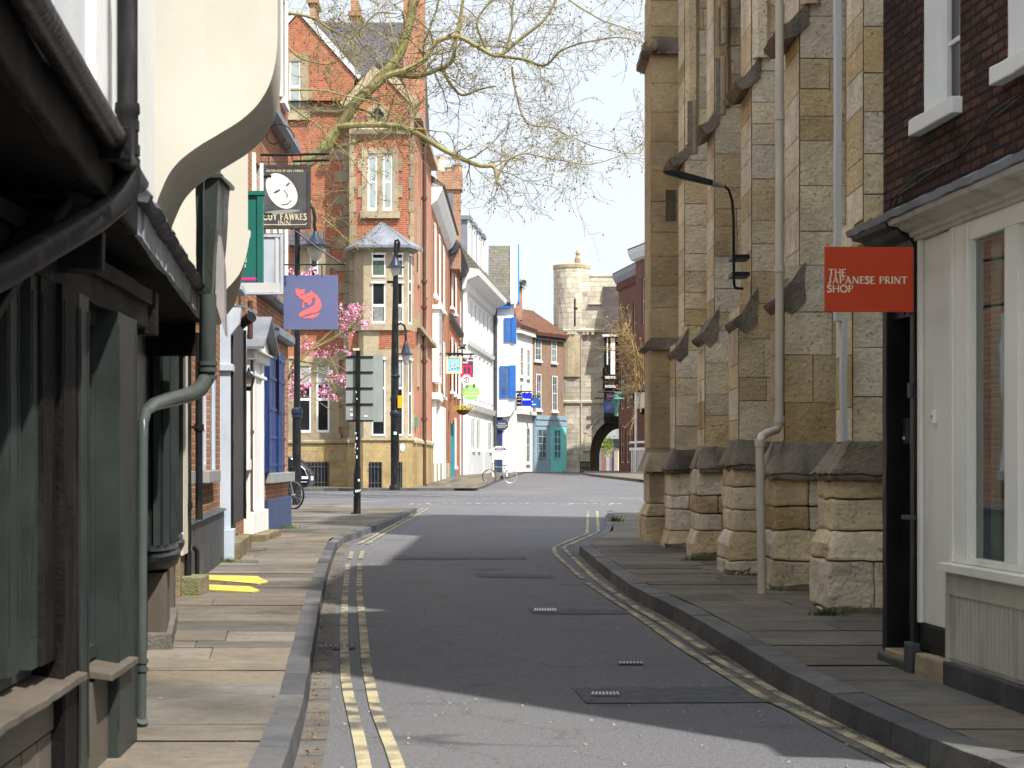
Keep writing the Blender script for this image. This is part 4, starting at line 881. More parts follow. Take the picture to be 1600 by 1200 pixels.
lb.hexa([(x0, 9.9, Z(455, 10)), (x1, 9.85, Z(465, 10)), (x1, 10.25, Z(465, 10)), (x0, 10.25, Z(455, 10))], [(x0-.0, 9.9, Z(285, 10)), (x1+.04, 9.85, Z(285, 10)), (x1+.04, 10.25, Z(285, 10)), (x0, 10.25, Z(285, 10))]); lb.box(x0+.05, x0+.056, 9.845, 9.9, Z(450, 10), Z(290, 10)); lb.box(x0-.01, x1+.06, 9.84, 10.3, Z(285, 10), Z(279, 10))
lb.build('lead_box', m_pipe, gpipe, rough=.006, rs=5, cut=.08)
lb = MB(); lb.hexa([(x1+.004, 9.95, Z(470, 10)), (x2, 9.98, Z(525, 10)), (x2, 10.06, Z(525, 10)), (x1+.004, 10.05, Z(470, 10))], [(x1+.012, 9.95, Z(350, 10)), (x2-.01, 9.98, Z(412, 10)), (x2-.01, 10.06, Z(412, 10)), (x1+.012, 10.05, Z(350, 10))]); lb.build('lead_apron', paint('pink_grey_lead', (.3, .275, .275), .5, .15, 3, .3), gpipe, rough=.005, rs=5, cut=.08)
# ---------------------------------------------------------------- cream house with coved jetties and bow windows
chs = thing('cream_house', (-2.4, 11, PZ), 'cream rendered house with swelling coved jetties over lead topped bow windows on the left', 'house')
CV = Fr((-1.66, 8.0), (-1.66-.113*3, 11), 0); CW = Fr((-1.66, 8.0), (-1.66-.171*6.9, 14.9), 0)
prof = [(238,380),(240,345),(244,318),(252,296),(264,270),(282,248),(310,226),(345,204),(375,184),(400,160),(418,130),(427,100),(431,70),(432,40)]
def spl(P, k=5):
    out = []
    for i in range(len(P)-1):
        p0, p1, p2, p3 = [Vector(P[min(max(j, 0), len(P)-1)]) for j in (i-1, i, i+1, i+2)]
        for q in range(k): t = q/k; v = .5*((2*p1)+(p2-p0)*t+(2*p0-5*p1+4*p2-p3)*t*t+(3*p1-p0-3*p2+p3)*t**3); out.append((v.x, v.y))
    return out+[tuple(P[-1])]
pn = [(X(px, 8.0)+1.66, Z(py, 8.0)) for px, py in spl(prof)]
mb = MB(CV); mb.prism([(-.6, 2.15)]+[(max(.01, a), b) for a, b in pn]+[(pn[-1][0], 5.8), (-.6, 5.8)], 0, .88, 0); mb.build('coved_jetty', m_cream, chs, smooth=True)
prof2 = [(348,462),(353,450),(362,440),(373,425),(381,405),(386,385),(388,372),(390,366),(390,358),(386,356)]
wx = -1.66-.171*4.0
pn2 = [(X(px, 12.0)-wx, Z(py, 12.0)) for px, py in spl(prof2)]
mb = MB(CW); mb.prism([(-.6, pn2[0][1]-.02)]+pn2+[(pn2[-1][0], 5.8), (-.6, 5.8)], 4.06, 6.6, 0); mb.build('coved_jetty', m_cream, chs, smooth=True)
mb = MB(W2); mb.box(.8, W2.L+.1, -.4, .0, 1.9, 5.8); mb.build('upper_wall', m_wrend, chs)
mb = MB(W2); mb.prism([(.8, 5.8), (.8, 5.9), (-3, 8.6), (-6, 5.9), (-6, 5.8)], .0, W2.L, 0); mb.build('roof', m_tile, chs)
mb = MB(); mb.tube([pt(338, 300, 11.9), pt(338, 250, 11.9)], .03, 10); mb.build('blue_pipe', paint('blue_pipe', (.08, .1, .16), .4), chs, smooth=True)
mb = MB(W2); mb.box(0, W2.L, -.3, -.05, .0, 2.1); mb.build('front_wall', m_grey, chs)
for yc, pr, rr in ((11.45, 262, .75), (13.7, 276, .7)):
    uc = (yc-7.95)/.986; nb_ = X(pr, yc)-(-1.66-.171*(yc-7.95)); nb_ = max(.14, nb_); rt = rr
    bw = MB(W2)
    zs_ = W2.v(868, uc, .1) if yc < 12 else W2.v(850, uc, .1)
    bw.lathe([(.82, zs_-.06), (.9, zs_-.05), (1.0, zs_-.0), (1.0, zs_+.025), (.92, zs_+.045), (.95, zs_+.06), (.86, zs_+.09)], (uc, -.06, 0), 20, .5, rt, nb_+.06, 0, 0, math.pi)
    o = bw.build('bow_window', m_iron, chs, smooth=True)
    f = MB(W2)
    for i in range(9):
        a = math.pi*i/8; cx, cy = uc+rt*.84*math.cos(a), -.06+(nb_+.06)*.84*math.sin(a); f.box(cx-.018, cx+.018, cy-.02, cy+.02, zs_+.09, 1.95)
    f.build('glazing_bars', m_grey, o); p = MB(W2); p.lathe([(.8, zs_+.09), (.8, 1.95)], (uc, -.06, 0), 20, .5, rt, nb_+.06, 0, 0, math.pi); p.build('pane', m_gl, o)
    h = MB(W2); h.lathe([(1.0, 1.95), (1.05, 1.98), (1.05, 2.05), (.9, 2.1)], (uc, -.06, 0), 20, .5, rt, nb_+.06, 0, 0, math.pi); h.build('bow_head', m_oak, o, smooth=True)
    s_ = MB(W2); s_.box(uc-.5, uc+.5, -.06, nb_*.45, 0, zs_-.08); s_.build('stall_wall', m_pan, o)
# stone steps beside the bow
mb = MB(W2); a = W2.u(236, .25)
mb.box(3.0, 4.9, -.1, .10, -.05, .1, .3); mb.build('stone_step', m_gut, chs, bevel=.012, rough=.008, cut=.12)
bs = gp(250, 985, PZ); bt = thing('boot_scraper', bs, 'small brown iron boot scraper post on the left pavement edge', 'boot scraper')
mb = MB(); mb.box(bs.x-.012, bs.x+.012, bs.y, bs.y+.03, PZ, PZ+.16); mb.build('stem', m_brpipe, bt); mb = MB(); mb.box(bs.x-.035, bs.x+.035, bs.y-.01, bs.y+.05, PZ+.16, PZ+.185); mb.build('cap', m_brpipe, bt)
p0_ = gp(275, 930, PZ); p1_ = gp(321, 927, PZ)
mb = MB(); mb.box(p0_.x-.2, p1_.x, p0_.y-.02, p0_.y+.45, PZ-.02, PZ+.155); tag(mb.build('mossy_block', stone('mossy_block', [(0, (.3, .26, .2)), (1, (.34, .3, .22))], .9, .95, 1.6, .42, (.09, .14, .02), .6), bevel=.015, rough=.012, rs=5, cut=.1), 'low stone block green with moss beside the yellow strips', 'stone block')
mb = MB(); c = gp(262, 928, PZ)
mb.tube([(c.x+.06, c.y, PZ), (c.x+.05, c.y, PZ+.3), (c.x+.03, c.y, 1.9)], .022, 10); mb.box(c.x+.02, c.x+.11, c.y-.05, c.y+.03, PZ, PZ+.13); tag(mb.build('rainwater_pipe', m_iron), 'thin black downpipe between the bow windows and the mossy stone block', 'drainpipe')
# ---------------------------------------------------------------- brick house with dark boarded plinth
bh = thing('brick_house', (-3.3, 18, PZ), 'old brown brick house with dark boarded plinth and a cream door post', 'house')
A = lambda px, n=0: W3.u(px, n)
w3 = (A(314), A(331)); sv = W3.v(735, w3[0])
mb = MB(W3); mb.wall(-.0, W3.L, 0, 7.2, 0, [(w3[0], w3[1], sv, sv+1.75)], .14); mb.build('brick_wall', b_old, bh)
mb = MB(W3); mb.box(A(268)+.0, A(281), -.05, .1, .35, 3.0); mb.build('cream_post', m_cream, bh, bevel=.006, rough=.004, cut=.2)
mb = MB(W3); mb.box(A(268), A(285), -.05, .07, 0, .34); mb.build('post_base', m_step, bh, bevel=.012, rough=.012, cut=.1)
mb = MB(W3); pb0, pb1 = A(281), W3.L-.12; zpl = W3.v(822, pb0, .06); zpr = W3.v(797, pb1, .06); k = pb0
n_ = 6
for i in range(n_):
    a, b = pb0+(pb1-pb0)*i/n_, pb0+(pb1-pb0)*(i+1)/n_; za, zb3 = zpl+(zpr-zpl)*i/n_, zpl+(zpr-zpl)*(i+1)/n_
    mb.hexa([(a+.006, 0, 0), (b-.006, 0, 0), (b-.006, .05, 0), (a+.006, .05, 0)], [(a+.006, 0, za), (b-.006, 0, zb3), (b-.006, .05, zb3), (a+.006, .05, za)])
mb.hexa([(pb0, .0, zpl+.002), (pb1, 0, zpr+.002), (pb1, .08, zpr+.002), (pb0, .08, zpl+.002)], [(pb0, .0, zpl+.03), (pb1, 0, zpr+.03), (pb1, .07, zpr+.02), (pb0, .07, zpl+.02)])
mb.build('boarded_plinth', m_dboard, bh, rough=.004, cut=.3)
mb = MB(W3); mb.box(A(281), A(298), .0, .07, sv-.12, sv-.0); mb.build('sill', m_sill, bh, bevel=.008); 
w = psash(W3, bh, w3[0], w3[1], sv, sv+1.75, -.06, m_bluegrey, 2, 4, .06); q = MB(W3); q.box(w3[0]-.08, w3[1]+.1, -.1, .09, sv-.13, sv-.003); q.build('sill', m_sill, w, bevel=.01)
q = MB(W3); q.box(w3[1]-.0, w3[1]+.14, -.02, .03, sv, sv+1.8); q.build('window_jamb', m_bluegrey, w); q = MB(W3); q.box(w3[0]-.1, w3[0], -.02, .03, sv, sv+1.8); q.build('window_jamb', m_bluegrey, w)
mb = MB(W3); mb.prism([(.35, 7.2), (.35, 7.3), (-3, 9.6), (-6, 7.3), (-6, 7.2)], 0, W3.L, 0); mb.build('roof', m_tile, bh)
def wpipe(fr, px, py0, py1, r, mat, label, n=.06, collars=(), grp=None):
    u_ = fr.u(px, n); m = MB(fr); v0, v1 = fr.v(py0, u_, n), fr.v(py1, u_, n); m.tube([(u_, n, v0), (u_, n, v1)], r, 10)
    for c_ in collars: v_ = fr.v(c_, u_, n); m.tube([(u_, n, v_-.03), (u_, n, v_+.03)], r*1.35, 10); m.box(u_-r*1.8, u_+r*1.8, 0.0, n, v_-.012, v_+.012)
    return tag(m.build('rainwater_pipe', mat, smooth=True), label, 'drainpipe', grp)
wpipe(W3, 294, 900, 480, .028, m_iron, 'slim black pipe on the old brick wall, nearer of two, running over the boarded plinth', .1, (790,))
wpipe(W3, 311, 812, 520, .034, m_iron, 'thicker black pipe on the old brick wall, ending on top of the boarded plinth', .1, (668,))
mb = MB(W3); a = A(308, .1); mb.tube([(a, .1, 0), (a, .1, .32), (a-.02, .07, .36)], .022, 8); tag(mb.build('vent_pipe', m_iron), 'short black vent pipe at the foot of the boarded plinth', 'pipe')
# ---------------------------------------------------------------- white-framed brick house (lantern, camera)
wh = thing('brick_townhouse', (-3.8, 23.5, PZ), 'brick townhouse with pale blue pilaster, white window frames and a wide black board', 'house')
B = lambda px, n=0: W4.u(px, n)
ws_ = W4.v(718, B(366)); 
mb = MB(W4); mb.wall(0, W4.L, 0, 7.6, 0, [(B(356), B(363), ws_, ws_+1.9), (B(379), B(384), ws_, ws_+1.9)], .14); mb.build('brick_wall', b_old, wh)
mb = MB(W4); mb.box(-.08, B(358, .1), -.02, .12, .36, 2.95); mb.box(-.14, B(360, .1), -.02, .16, 0, .36); mb.box(-.12, B(360, .1), -.02, .15, 2.2, 2.28); mb.build('pilaster', m_bluegrey, wh, bevel=.008)
mb = MB(W4); mb.box(-.1, .7, .0, .12, 2.95, 3.15); mb.box(-.12, .75, .0, .25, 3.15, 3.22); mb.prism([(0, 2.6), (.12, 2.62), (.22, 2.75), (.24, 2.94), (0, 2.94)], -.05, .15, 0); mb.build('door_hood', m_bluegrey, wh)
for a, b in ((356, 363), (379, 384)):
    w = psash(W4, wh, B(a), B(b), ws_, ws_+1.9, -.05, m_white, 2, 4, .06); q = MB(W4); q.box(B(b), B(b)+.18, -.02, .06, ws_, ws_+1.95); q.build('window_jamb', m_white, w); q = MB(W4); q.box(B(a)-.12, B(a), -.02, .06, ws_, ws_+1.95); q.build('window_jamb', m_white, w); q = MB(W4); q.box(B(a)-.18, B(b)+.26, -.1, .1, ws_-.15, ws_-.003); q.build('sill', m_white, w, bevel=.01)
mb = MB(W4); bb0, bb1 = B(362, .12), B(379, .12); mb.box(bb0, bb1, .0, .14, .4, 2.85); mb.box(bb1-.06, bb1+.02, .14, .17, .4, 2.85); mb.build('black_board', m_black, wh, bevel=.01, rough=.006, rs=6, cut=.2)
mb = MB(W4); mb.box(bb0-.1, bb1+.3, .0, .22, -.03, .2); mb.build('doorstep', m_step, wh, bevel=.015, rough=.01, cut=.12)
mb = MB(W4); mb.box(.75, bb1, -.0, .03, .0, .55); mb.build('dark_plinth', m_dboard, wh)
mb = MB(W4); mb.prism([(.4, 7.6), (.4, 7.7), (-3, 10), (-6, 7.7), (-6, 7.6)], 0, W4.L, 0); mb.build('roof', m_tile, wh)
wpipe(W4, 391, 842, 470, .04, m_brpipe, 'brown downpipe beside the white pilaster of the inn, behind the wall lantern', .08, (675, 800))
yL = 24.6
def lantern(c, s, label, name='wall_lantern', mat=m_iron, cat='lantern', brk=None):
    t = thing(name, c, label, cat)
    m = MB(); m.lathe([(.001, .3), (.015, .27), (.03, .22), (.11, .16), (.12, .14), (.1, .14)], Vector(c)-Vector((0,0,.15*s)), 4, .5, s, s, math.pi/4); m.lathe([(.03, -.2), (.06, -.16), (.065, -.14), (.05, -.14)], Vector(c)-Vector((0,0,.0)), 4, .5, s, s, math.pi/4)
    for k in range(4):
        a = math.pi/4+k*math.pi/2; m.tube([Vector(c)+Vector((math.cos(a)*.1*s, math.sin(a)*.1*s, 0)), Vector(c)+Vector((math.cos(a)*.055*s, math.sin(a)*.055*s, -.15))], .008*s, 5)
    if brk: m.tube(brk, .012, 6)
    m.build('lantern_frame', mat, t); p = MB(); p.lathe([(.052, -.145), (.095, -.005)], c, 4, .5, s, s, math.pi/4); p.build('lantern_glass', m_globe, t); return t
c = pt(388.5, 588, yL); lantern((c.x, c.y, c.z), 1.1, 'small black wall lantern with frosted glass left of the blue shutters', brk=[(c.x-.1, c.y+.2, c.z+.02), (c.x-.06, c.y+.05, c.z+.03), (c.x, c.y, c.z+.02)])
cc = thing('security_camera', pt(372, 545, 23.4), 'black security camera cluster with spiked guard above the wide black board', 'camera')
yc = 23.5
mb = MB(); mb.tube([pt(372, 590, yc), pt(372, 530, yc)], .07, 8); mb.tube([pt(372, 535, yc), pt(369, 515, yc), pt(378, 505, yc)], .05, 8); mb.tube([pt(366, 560, yc), pt(378, 545, yc), pt(366, 530, yc)], .03, 6); mb.build('camera_mount', m_iron, cc)
a, b = pt(362, 520, yc), pt(392, 492, yc-.2); mb = MB(); mb.tube([pt(374, 512, yc), pt(383, 503, yc-.1), pt(384, 502, yc-.1), pt(393, 495, yc-.2)], [.055, .055, .075, .075], 10); mb.build('camera_body', m_iron, cc, smooth=True)
mb = MB(); mb.box(pt(356, 500, yc).x, pt(365, 500, yc).x, yc-.1, yc+.2, pt(360, 500, yc).z, pt(360, 473, yc).z); mb.build('floodlight', m_lwhite, cc, bevel=.01)
mb = MB(); p = pt(372, 478, yc); mb.prism([(p.x-.06, p.z), (p.x+.1, p.z+.0), (p.x+.27, p.z-.11), (p.x+.26, p.z-.13), (p.x+.08, p.z-.03), (p.x-.06, p.z-.03)], yc-.15, yc+.2, 1); mb.build('rain_hood', m_lead, cc)
# ---------------------------------------------------------------- the inn
inn = thing('brick_inn', (-4.2, 29, PZ), 'orange brick inn with white doorcase, blue shutters and navy plinth at the street corner', 'inn')
C5 = lambda px, n=0: W5.u(px, n)
v6 = 6.62; v3 = 3.72; v33 = 3.2
sw0, sw1 = C5(421), C5(447); ssv = W5.v(738, C5(430))
ups = [(C5(395), C5(406), 4.35, 5.75), (C5(417), C5(427), 4.35, 5.75), (C5(437), C5(445), 4.35, 5.75), (C5(420), C5(429), 7.4, 9.2), (C5(438), C5(445), 7.4, 9.2), (C5(392), C5(404), 7.4, 9.2)]
mid = [(C5(423), C5(432), 3.9, 4.2)]
mb = MB(W5); mb.wall(0, W5.L, 0, 11.5, 0, [(sw0, sw1, ssv, ssv+2.0)]+ups, .12); mb.build('brick_wall', b_inn, inn)
mb = MB(W5); mb.box(W5.L-.02, W5.L-.0, -9, -.003, 0, 11.5); mb.box(0, W5.L, -9.1, -9, 0, 11.5); mb.build('end_wall', b_inn, inn)
mb = MB(W5); mb.prism([(.4, 11.5), (.4, 11.62), (-4.5, 14.5), (-9.3, 11.6), (-9.3, 11.5)], 0, W5.L, 0); mb.build('roof', m_tile, inn)
for k, u_ in enumerate(ups):
    w = psash(W5, inn, *u_, -.05, m_white, 2, 4, .06); q = MB(W5); q.box(u_[0]-.06, u_[1]+.06, -.1, .08, u_[2]-.1, u_[2]-.003); q.build('sill', m_white, w)
    q = MB(W5); q.box(u_[1], u_[1]+.1, -.04, .05, u_[2], u_[3]+.05); q.build('window_jamb', m_white, w); q = MB(W5); q.box(u_[0]-.1, u_[0], -.04, .05, u_[2], u_[3]+.05); q.build('window_jamb', m_white, w)
for z0, z1, n_, mt in ((v6, v6+.2, .22, m_lead), (v3, v3+.14, .16, m_lead), (v33, v33+.2, .12, m_lead)):
    m = MB(W5); m.prism([(0, z0), (n_*.6, z0), (n_, z0+.05), (n_, z1-.04), (.0, z1+.05)], C5(400) if z0 > 3.5 else C5(425), W5.L+.06, 0); m.build('cornice', mt, inn)
# white doorcase with lead gabled hood
a, b = C5(390, .12), C5(413, .12); zz = W5.v(548, a, .1)
mb = MB(W5); mb.box(a, b, -.02, .12, .35, zz); mb.box(a+.3, a+.5, .12, .15, .4, zz); mb.box(b-.5, b-.3, .12, .15, .4, zz); mb.box(a-.06, b+.06, -.02, .18, 0.1, .42); mb.box(a-.05, b+.05, -.02, .2, zz-.12, zz); mb.box(a-.03, b+.03, -.02, .16, zz-.35, zz-.3); mb.build('doorcase', m_white, inn, bevel=.01, rough=.004, cut=.25)
mb = MB(W5); mb.box(a-.1, b+.25, -.02, .35, -.03, .1); mb.build('doorstep', m_step, inn, bevel=.015, rough=.012, cut=.15)
mb = MB(W5); zr = zz+.52; um = (a+b)/2; mb.prism([(a-.12, zz+.02), (a-.12, zz+.06), (um, zr+.04), (b+.12, zz+.06), (b+.12, zz+.02), (um, zr)], -.02, .34, 1); mb.build('gabled_hood', m_lead, inn, rough=.004, cut=.3)
mb = MB(W5); mb.prism([(a-.05, zz+.02), (b+.05, zz+.02), (um, zr-.02)], -.02, .2, 1); mb.box(a-.06, b+.06, -.02, .26, zz+.0, zz+.015); mb.build('pediment', m_offw, inn)
# shutters
w = psash(W5, inn, sw0, sw1, ssv, ssv+2.0, -.06, m_white, 3, 6, .07)
q = MB(W5); q.box(sw0-.5, sw0-.38, 0, .06, ssv, ssv+2.05); q.build('window_surround', m_white, w)
q = MB(W5); q.box(C5(414), W5.L+.04, 0, .12, ssv-.17, ssv-.003); q.build('sill', m_sill, w, bevel=.012)
sh0, sh1 = C5(419.5, .08), C5(448, .08)
for i in range(4):
    c0, c1 = sh0+(sh1-sh0)*i/4, sh0+(sh1-sh0)*(i+1)/4; nn = .05 if i % 2 else .07; s_ = MB(W5); s_.box(c0+.01, c1-.01, .01, nn, ssv+.0, ssv+2.02-.02*(i % 2))
    for vv in (.1, .55, 1.0, 1.5, 1.85): s_.box(c0+.05, c1-.05, nn, nn+.02, ssv+vv, ssv+vv+.05)
    s_.box(c0+.03, c0+.1, nn, nn+.025, ssv+.0, ssv+2.0); s_.build('shutter', m_blue, inn, bevel=.006)
mb = MB(W5); zpb = W5.v(779, C5(425), .05); mb.box(C5(413.5), W5.L+.03, -.02, .06, -.05, zpb); mb.box(W5.L+.002, W5.L+.03, -9, -.02, -.05, zpb); mb.build('navy_plinth', m_navy, inn, bevel=.008, rough=.003, cut=.3)
# ---------------------------------------------------------------- hanging signs on the left
def board(name, px0, px1, py0, py1, Y, mat, label, cat='sign', frame=None, fw=.03, th=.05, grp=None):
    x0, x1, z1, z0 = X(px0, Y), X(px1, Y), Z(py0, Y), Z(py1, Y)
    t = thing(name, ((x0+x1)/2, Y, z0), label, cat, grp); fr = Fr((x0, Y), (x1, Y), 0)
    m = MB(fr); m.box(0, fr.L, -th, 0, z0, z1); m.build('board', mat, t, bevel=.003)
    if frame:
        m = MB(fr); m.box(0, fw, -th-.01, .018, z0, z1); m.box(fr.L-fw, fr.L, -th-.01, .018, z0, z1); m.box(fw, fr.L-fw, -th-.01, .018, z1-fw, z1); m.box(fw, fr.L-fw, -th-.01, .018, z0, z0+fw); m.build('frame', frame, t, bevel=.003)
    fr.z0, fr.z1 = z0, z1; return t, fr
# inn sign
Yi = 28.0
t, fr = board('inn_sign', 405, 485, 258, 357, Yi, m_inn, 'charcoal inn sign with a white mask picture and cream lettering hung from iron brackets', frame=m_dboard, fw=.045)
P2 = lambda px, py: ((px-405)/F*Yi, Z(py, Yi))
def line2(m, pts, w, n, closed=False):
    pts = [Vector(P2(*p)) for p in pts]
    if closed: pts.append(pts[0])
    for a, b in zip(pts, pts[1:]):
        d = (b-a).normalized(); q = Vector((-d.y, d.x))*w/2; a2, b2 = a-d*w*.4, b+d*w*.4; n += .0002
        m.poly([(c.x, n, c.y) for c in (a2-q, b2-q, b2+q, a2+q)])
m = MB(fr); line2(m, [(413,263),(477,263),(481,267),(481,347),(477,351),(413,351),(409,347),(409,267)], .012, .003, True); m.build('border_line', m_letter, t)
def blob(m, cx, cy, rx, ry, rot, n, seg=20, k=None):
    ps_ = []
    for i in range(seg):
        a = 2*math.pi*i/seg; r = 1 if not k else k(a); x_, y_ = rx*r*math.cos(a), ry*r*math.sin(a); x2, y2 = x_*math.cos(rot)-y_*math.sin(rot), x_*math.sin(rot)+y_*math.cos(rot); u, v = P2(cx+x2, cy+y2); ps_.append((u, n, v))
    m.poly(ps_)
m = MB(fr); blob(m, 441, 300, 21, 33, -.62, .003, 28, lambda a: 1-.14*max(0, math.sin(a))**2); m.build('plain_mask', m_lwhite, t)
m = MB(fr); blob(m, 433, 299, 6, 1.6, -.5, .006); blob(m, 450, 288, 4.5, 1.4, -.7, .006); line2(m, [(444,297),(450,306),(447,309)], .01, .006); line2(m, [(440,320),(449,319),(455,313)], .012, .007); m.build('mask_features', m_inn, t)
m = MB(fr); blob(m, 441, 331, 28, 3, -.08, .003); m.build('mask_shadow', m_signgrey, t)
m = MB(fr)
for txt, px0, px1, py, hh_ in (('GUY FAWKES', 411, 480, 345, 9.5), ('INN', 434, 455, 354.5, 7.5), ('BIRTHPLACE OF GUY FAWKES', 416, 474, 270.5, 3.6)):
    h_ = hh_/F*Yi; ws = ((px1-px0)/F*Yi/h_-len(txt)*.04)/sum(GL[c][0] for c in txt); u, v = P2(px0, py-1.5 if hh_ > 8 else py-2); letters(m, txt, u, v, h_, .003, ws, .2, .1, .1, .04)
m.build('lettering', m_letter, t)
m = MB(); wx5 = W5.w(C5(405), 0, 0).x
for py in (242, 252): m.tube([pt(380, 242, Yi), pt(455, 242, Yi), pt(455 if py == 242 else 458, py, Yi), pt(515, py-2, Yi)], .02, 8)
m.tube([pt(380, 275, Yi), pt(424, 275, Yi)], .02, 8); m.tube([pt(400, 253, Yi), pt(470, 253, Yi)], .006, 6)
for px in (420, 470): m.tube([pt(px, 242, Yi), pt(px, 259, Yi)], .008, 6)
def scroll(m, c, r, a0, turns, thick=.01, Y=None, flip=1):
    P = []
    for i in range(20): a = a0+flip*turns*2*math.pi*i/19; rr = r*(1-.75*i/19); P.append((c.x+rr*math.cos(a), c.y, c.z+rr*math.sin(a)))
    m.tube(P, thick, 5)
for px, py, r, a0 in ((398,260,.22,1.5),(392,290,.1,4),(432,216,.28,0),(450,226,.1,2),(418,196,.1,1)): scroll(m, pt(px, py, Yi), r, a0, .8)
m.build('iron_bracket', m_iron, t, smooth=True)
m = MB(); m.box(pt(411,336,Yi).x, pt(431,336,Yi).x, Yi-.4, Yi-.37, pt(411,341,Yi).z, pt(411,338.5,Yi).z); m.tube([pt(420, 340, Yi-.38), (pt(420,340,Yi).x-.5, Yi+.02, pt(420,340,Yi).z)], .008, 5); m.build('picture_light', m_iron, t)
# bottle green sign and grey sign
t, fr = board('hanging_sign', 376, 411, 305, 441, 22, m_green, 'tall bottle green hanging sign with a magenta line near its foot', frame=None, th=.07)
m = MB(fr); m.box(-.02, fr.L+.03, -.09, .03, fr.z1-.0, fr.z1+.05); m.box(fr.L-.07, fr.L, .0, .02, fr.z0, fr.z1-.01); m.build('frame', m_green, t)
m = MB(fr); u = (385-376)/F*22; m.box(0, (404-376)/F*22, .0, .003, Z(438, 22), Z(433.5, 22)); m.build('magenta_line', m_pink, t)
m = MB(fr); letters(m, 'N', (379-376)/F*22, Z(410, 22), 8/F*22, .003, 1, .2, .1, .1); letters(m, 'AS', (378.5-376)/F*22, Z(417.5, 22), 4.5/F*22, .003, .9, .2, .12, .05); m.build('lettering', m_lwhite, t)
m = MB(); m.box(X(340, 22), X(376, 22), 21.95, 22.0, Z(312, 22), Z(308, 22)); m.build('bracket', m_iron, t)
t, fr = board('hanging_sign', 356, 443, 366, 460, 24.4, m_bluegrey, 'plain pale grey blue hanging sign board with moulded edge behind the green sign', frame=m_bluegrey, fw=.04, th=.08)
m = MB(fr); m.box(.04, fr.L-.04, .0, .012, fr.z0+.04, fr.z0+.15); m.box(fr.L-.11, fr.L-.07, 0, .012, fr.z0+.15, fr.z1-.04); m.build('moulding', m_gwhite, t)
m = MB(); m.tube([pt(356, 366, 24.4), pt(443, 366, 24.4)], .012, 6); m.build('bracket', m_iron, t)
# slate blue sign with coral animal print
Yf = 29.0
t, fr = board('hanging_sign', 443, 528, 430, 515, Yf, m_fox, 'square slate blue hanging sign with a coral animal emblem', th=.03)
def P3(px, py): return ((px-443)/F*Yf, .003, Z(py, Yf))
def c6(pts): return [(300+x/5.333, 350+y/5.333) for x, y in pts]
m = MB(fr)
for pl in ([(862,545),(876,530),(890,545),(912,548),(938,540),(940,560),(932,585),(912,590),(892,605),(872,595),(862,570)],
           [(890,605),(925,592),(960,578),(985,570),(995,548),(1005,568),(1030,585),(1022,610),(1000,620),(1000,650),(985,672),(972,680),(955,655),(930,655),(925,630),(900,625)],
           [(1005,568),(1040,590),(1065,625),(1080,665),(1078,695),(1060,725),(1030,740),(1000,745),(960,752),(925,770),(905,780),(890,765),(900,740),(930,720),(975,700),(1010,680),(1026,655),(1028,630),(1020,610),(1030,585)],
           [(918,655),(932,655),(936,700),(920,702)],
           [(960,770),(1000,755),(1045,745),(1062,738),(1058,755),(1035,775),(1000,790),(965,785),(935,790),(920,778)]):
    q = [P3(*p) for p in c6(pl)]; m.poly([(a, .003+.0004*len(pl)*.1, b) for a, _, b in q])
m.build('coral_emblem', m_coral, t)
m = MB(fr); e1, e2, _ = P3(*c6([(965, 602)])[0]), P3(*c6([(975, 598)])[0]), 0; m.box(e1[0], e2[0], .0065, .007, e1[2]-.006, e1[2]+.004); m.build('emblem_eye', m_fox, t)
m = MB(); m.tube([pt(380, 414, Yf), pt(538, 413, Yf)], .012, 6); m.tube([pt(463, 362, Yf), pt(500, 390, Yf), pt(531, 410, Yf)], .014, 6); m.tube([pt(400, 330, Yf), pt(463, 362, Yf)], .012, 6)
for px in (464, 503): m.tube([pt(px, 413, Yf), pt(px, 431, Yf)], .01, 6)
m.lathe([(.001,-.03),(.025,0),(.001,.04)], pt(538, 413, Yf), 8); m.build('iron_bracket', m_iron, t)
# ---------------------------------------------------------------- street lamps, sign post, parked things at the junction
def bell_lamp(par, px, py_top, py_rim, Y, s):
    c = pt(px, py_rim, Y); h = (py_rim-py_top)/F*Y
    m = MB(); m.lathe([(.03, h), (.06, h*.9), (.1, h*.6), (.24*s, h*.22), (.27*s, h*.1), (.42*s, .0), (.42*s, -.03), (.2*s, -.02)], c, 20); o = m.build('lamp_shade', m_lamp, par, smooth=True)
    m = MB(); m.lathe([(.22*s, -.02), (.21*s, -.12), (.15*s, -.28), (.06*s, -.38), (.001, -.4)], c, 16); m.build('globe', m_globe, o, smooth=True)
def hook(m, P, r=.035): m.tube(P, r, 8)
Yl = 66.0; b = gp(617, 765.5, .1); Yl = b.y
lp = thing('street_lamp', (b.x, b.y, g(b.y)+.1), 'tall lamp post with two bell lamps before the red brick building', 'street lamp', 'swan neck street lamps')
k = lambda px, py: pt(px, py, Yl)
m = MB(); zb = g(Yl)+.1
m.lathe([(.2, 0), (.2, .12), (.14, .2), (.135, 1.0), (.15, 1.1), (.15, 3.1), (.17, 3.2), (.13, 3.35)], (b.x, b.y, zb), 14); m.build('base', m_iron, lp, smooth=True)
m = MB(); m.tube([(b.x, b.y, zb+.2), (b.x, b.y, Z(565, Yl)), (b.x+.04, b.y, Z(380, Yl))], [.15, .135, .075], 12); 
m.build('post', m_iron, lp, smooth=True)
m = MB(); m.lathe([(.17,0),(.19,.06),(.19,.12),(.15,.2)], (b.x+.01, b.y, Z(650, Yl)), 12); m.lathe([(.15,0),(.17,.06),(.12,.12)], (b.x+.02, b.y, Z(590, Yl)), 12); m.build('collar', m_lamp, lp, smooth=True)
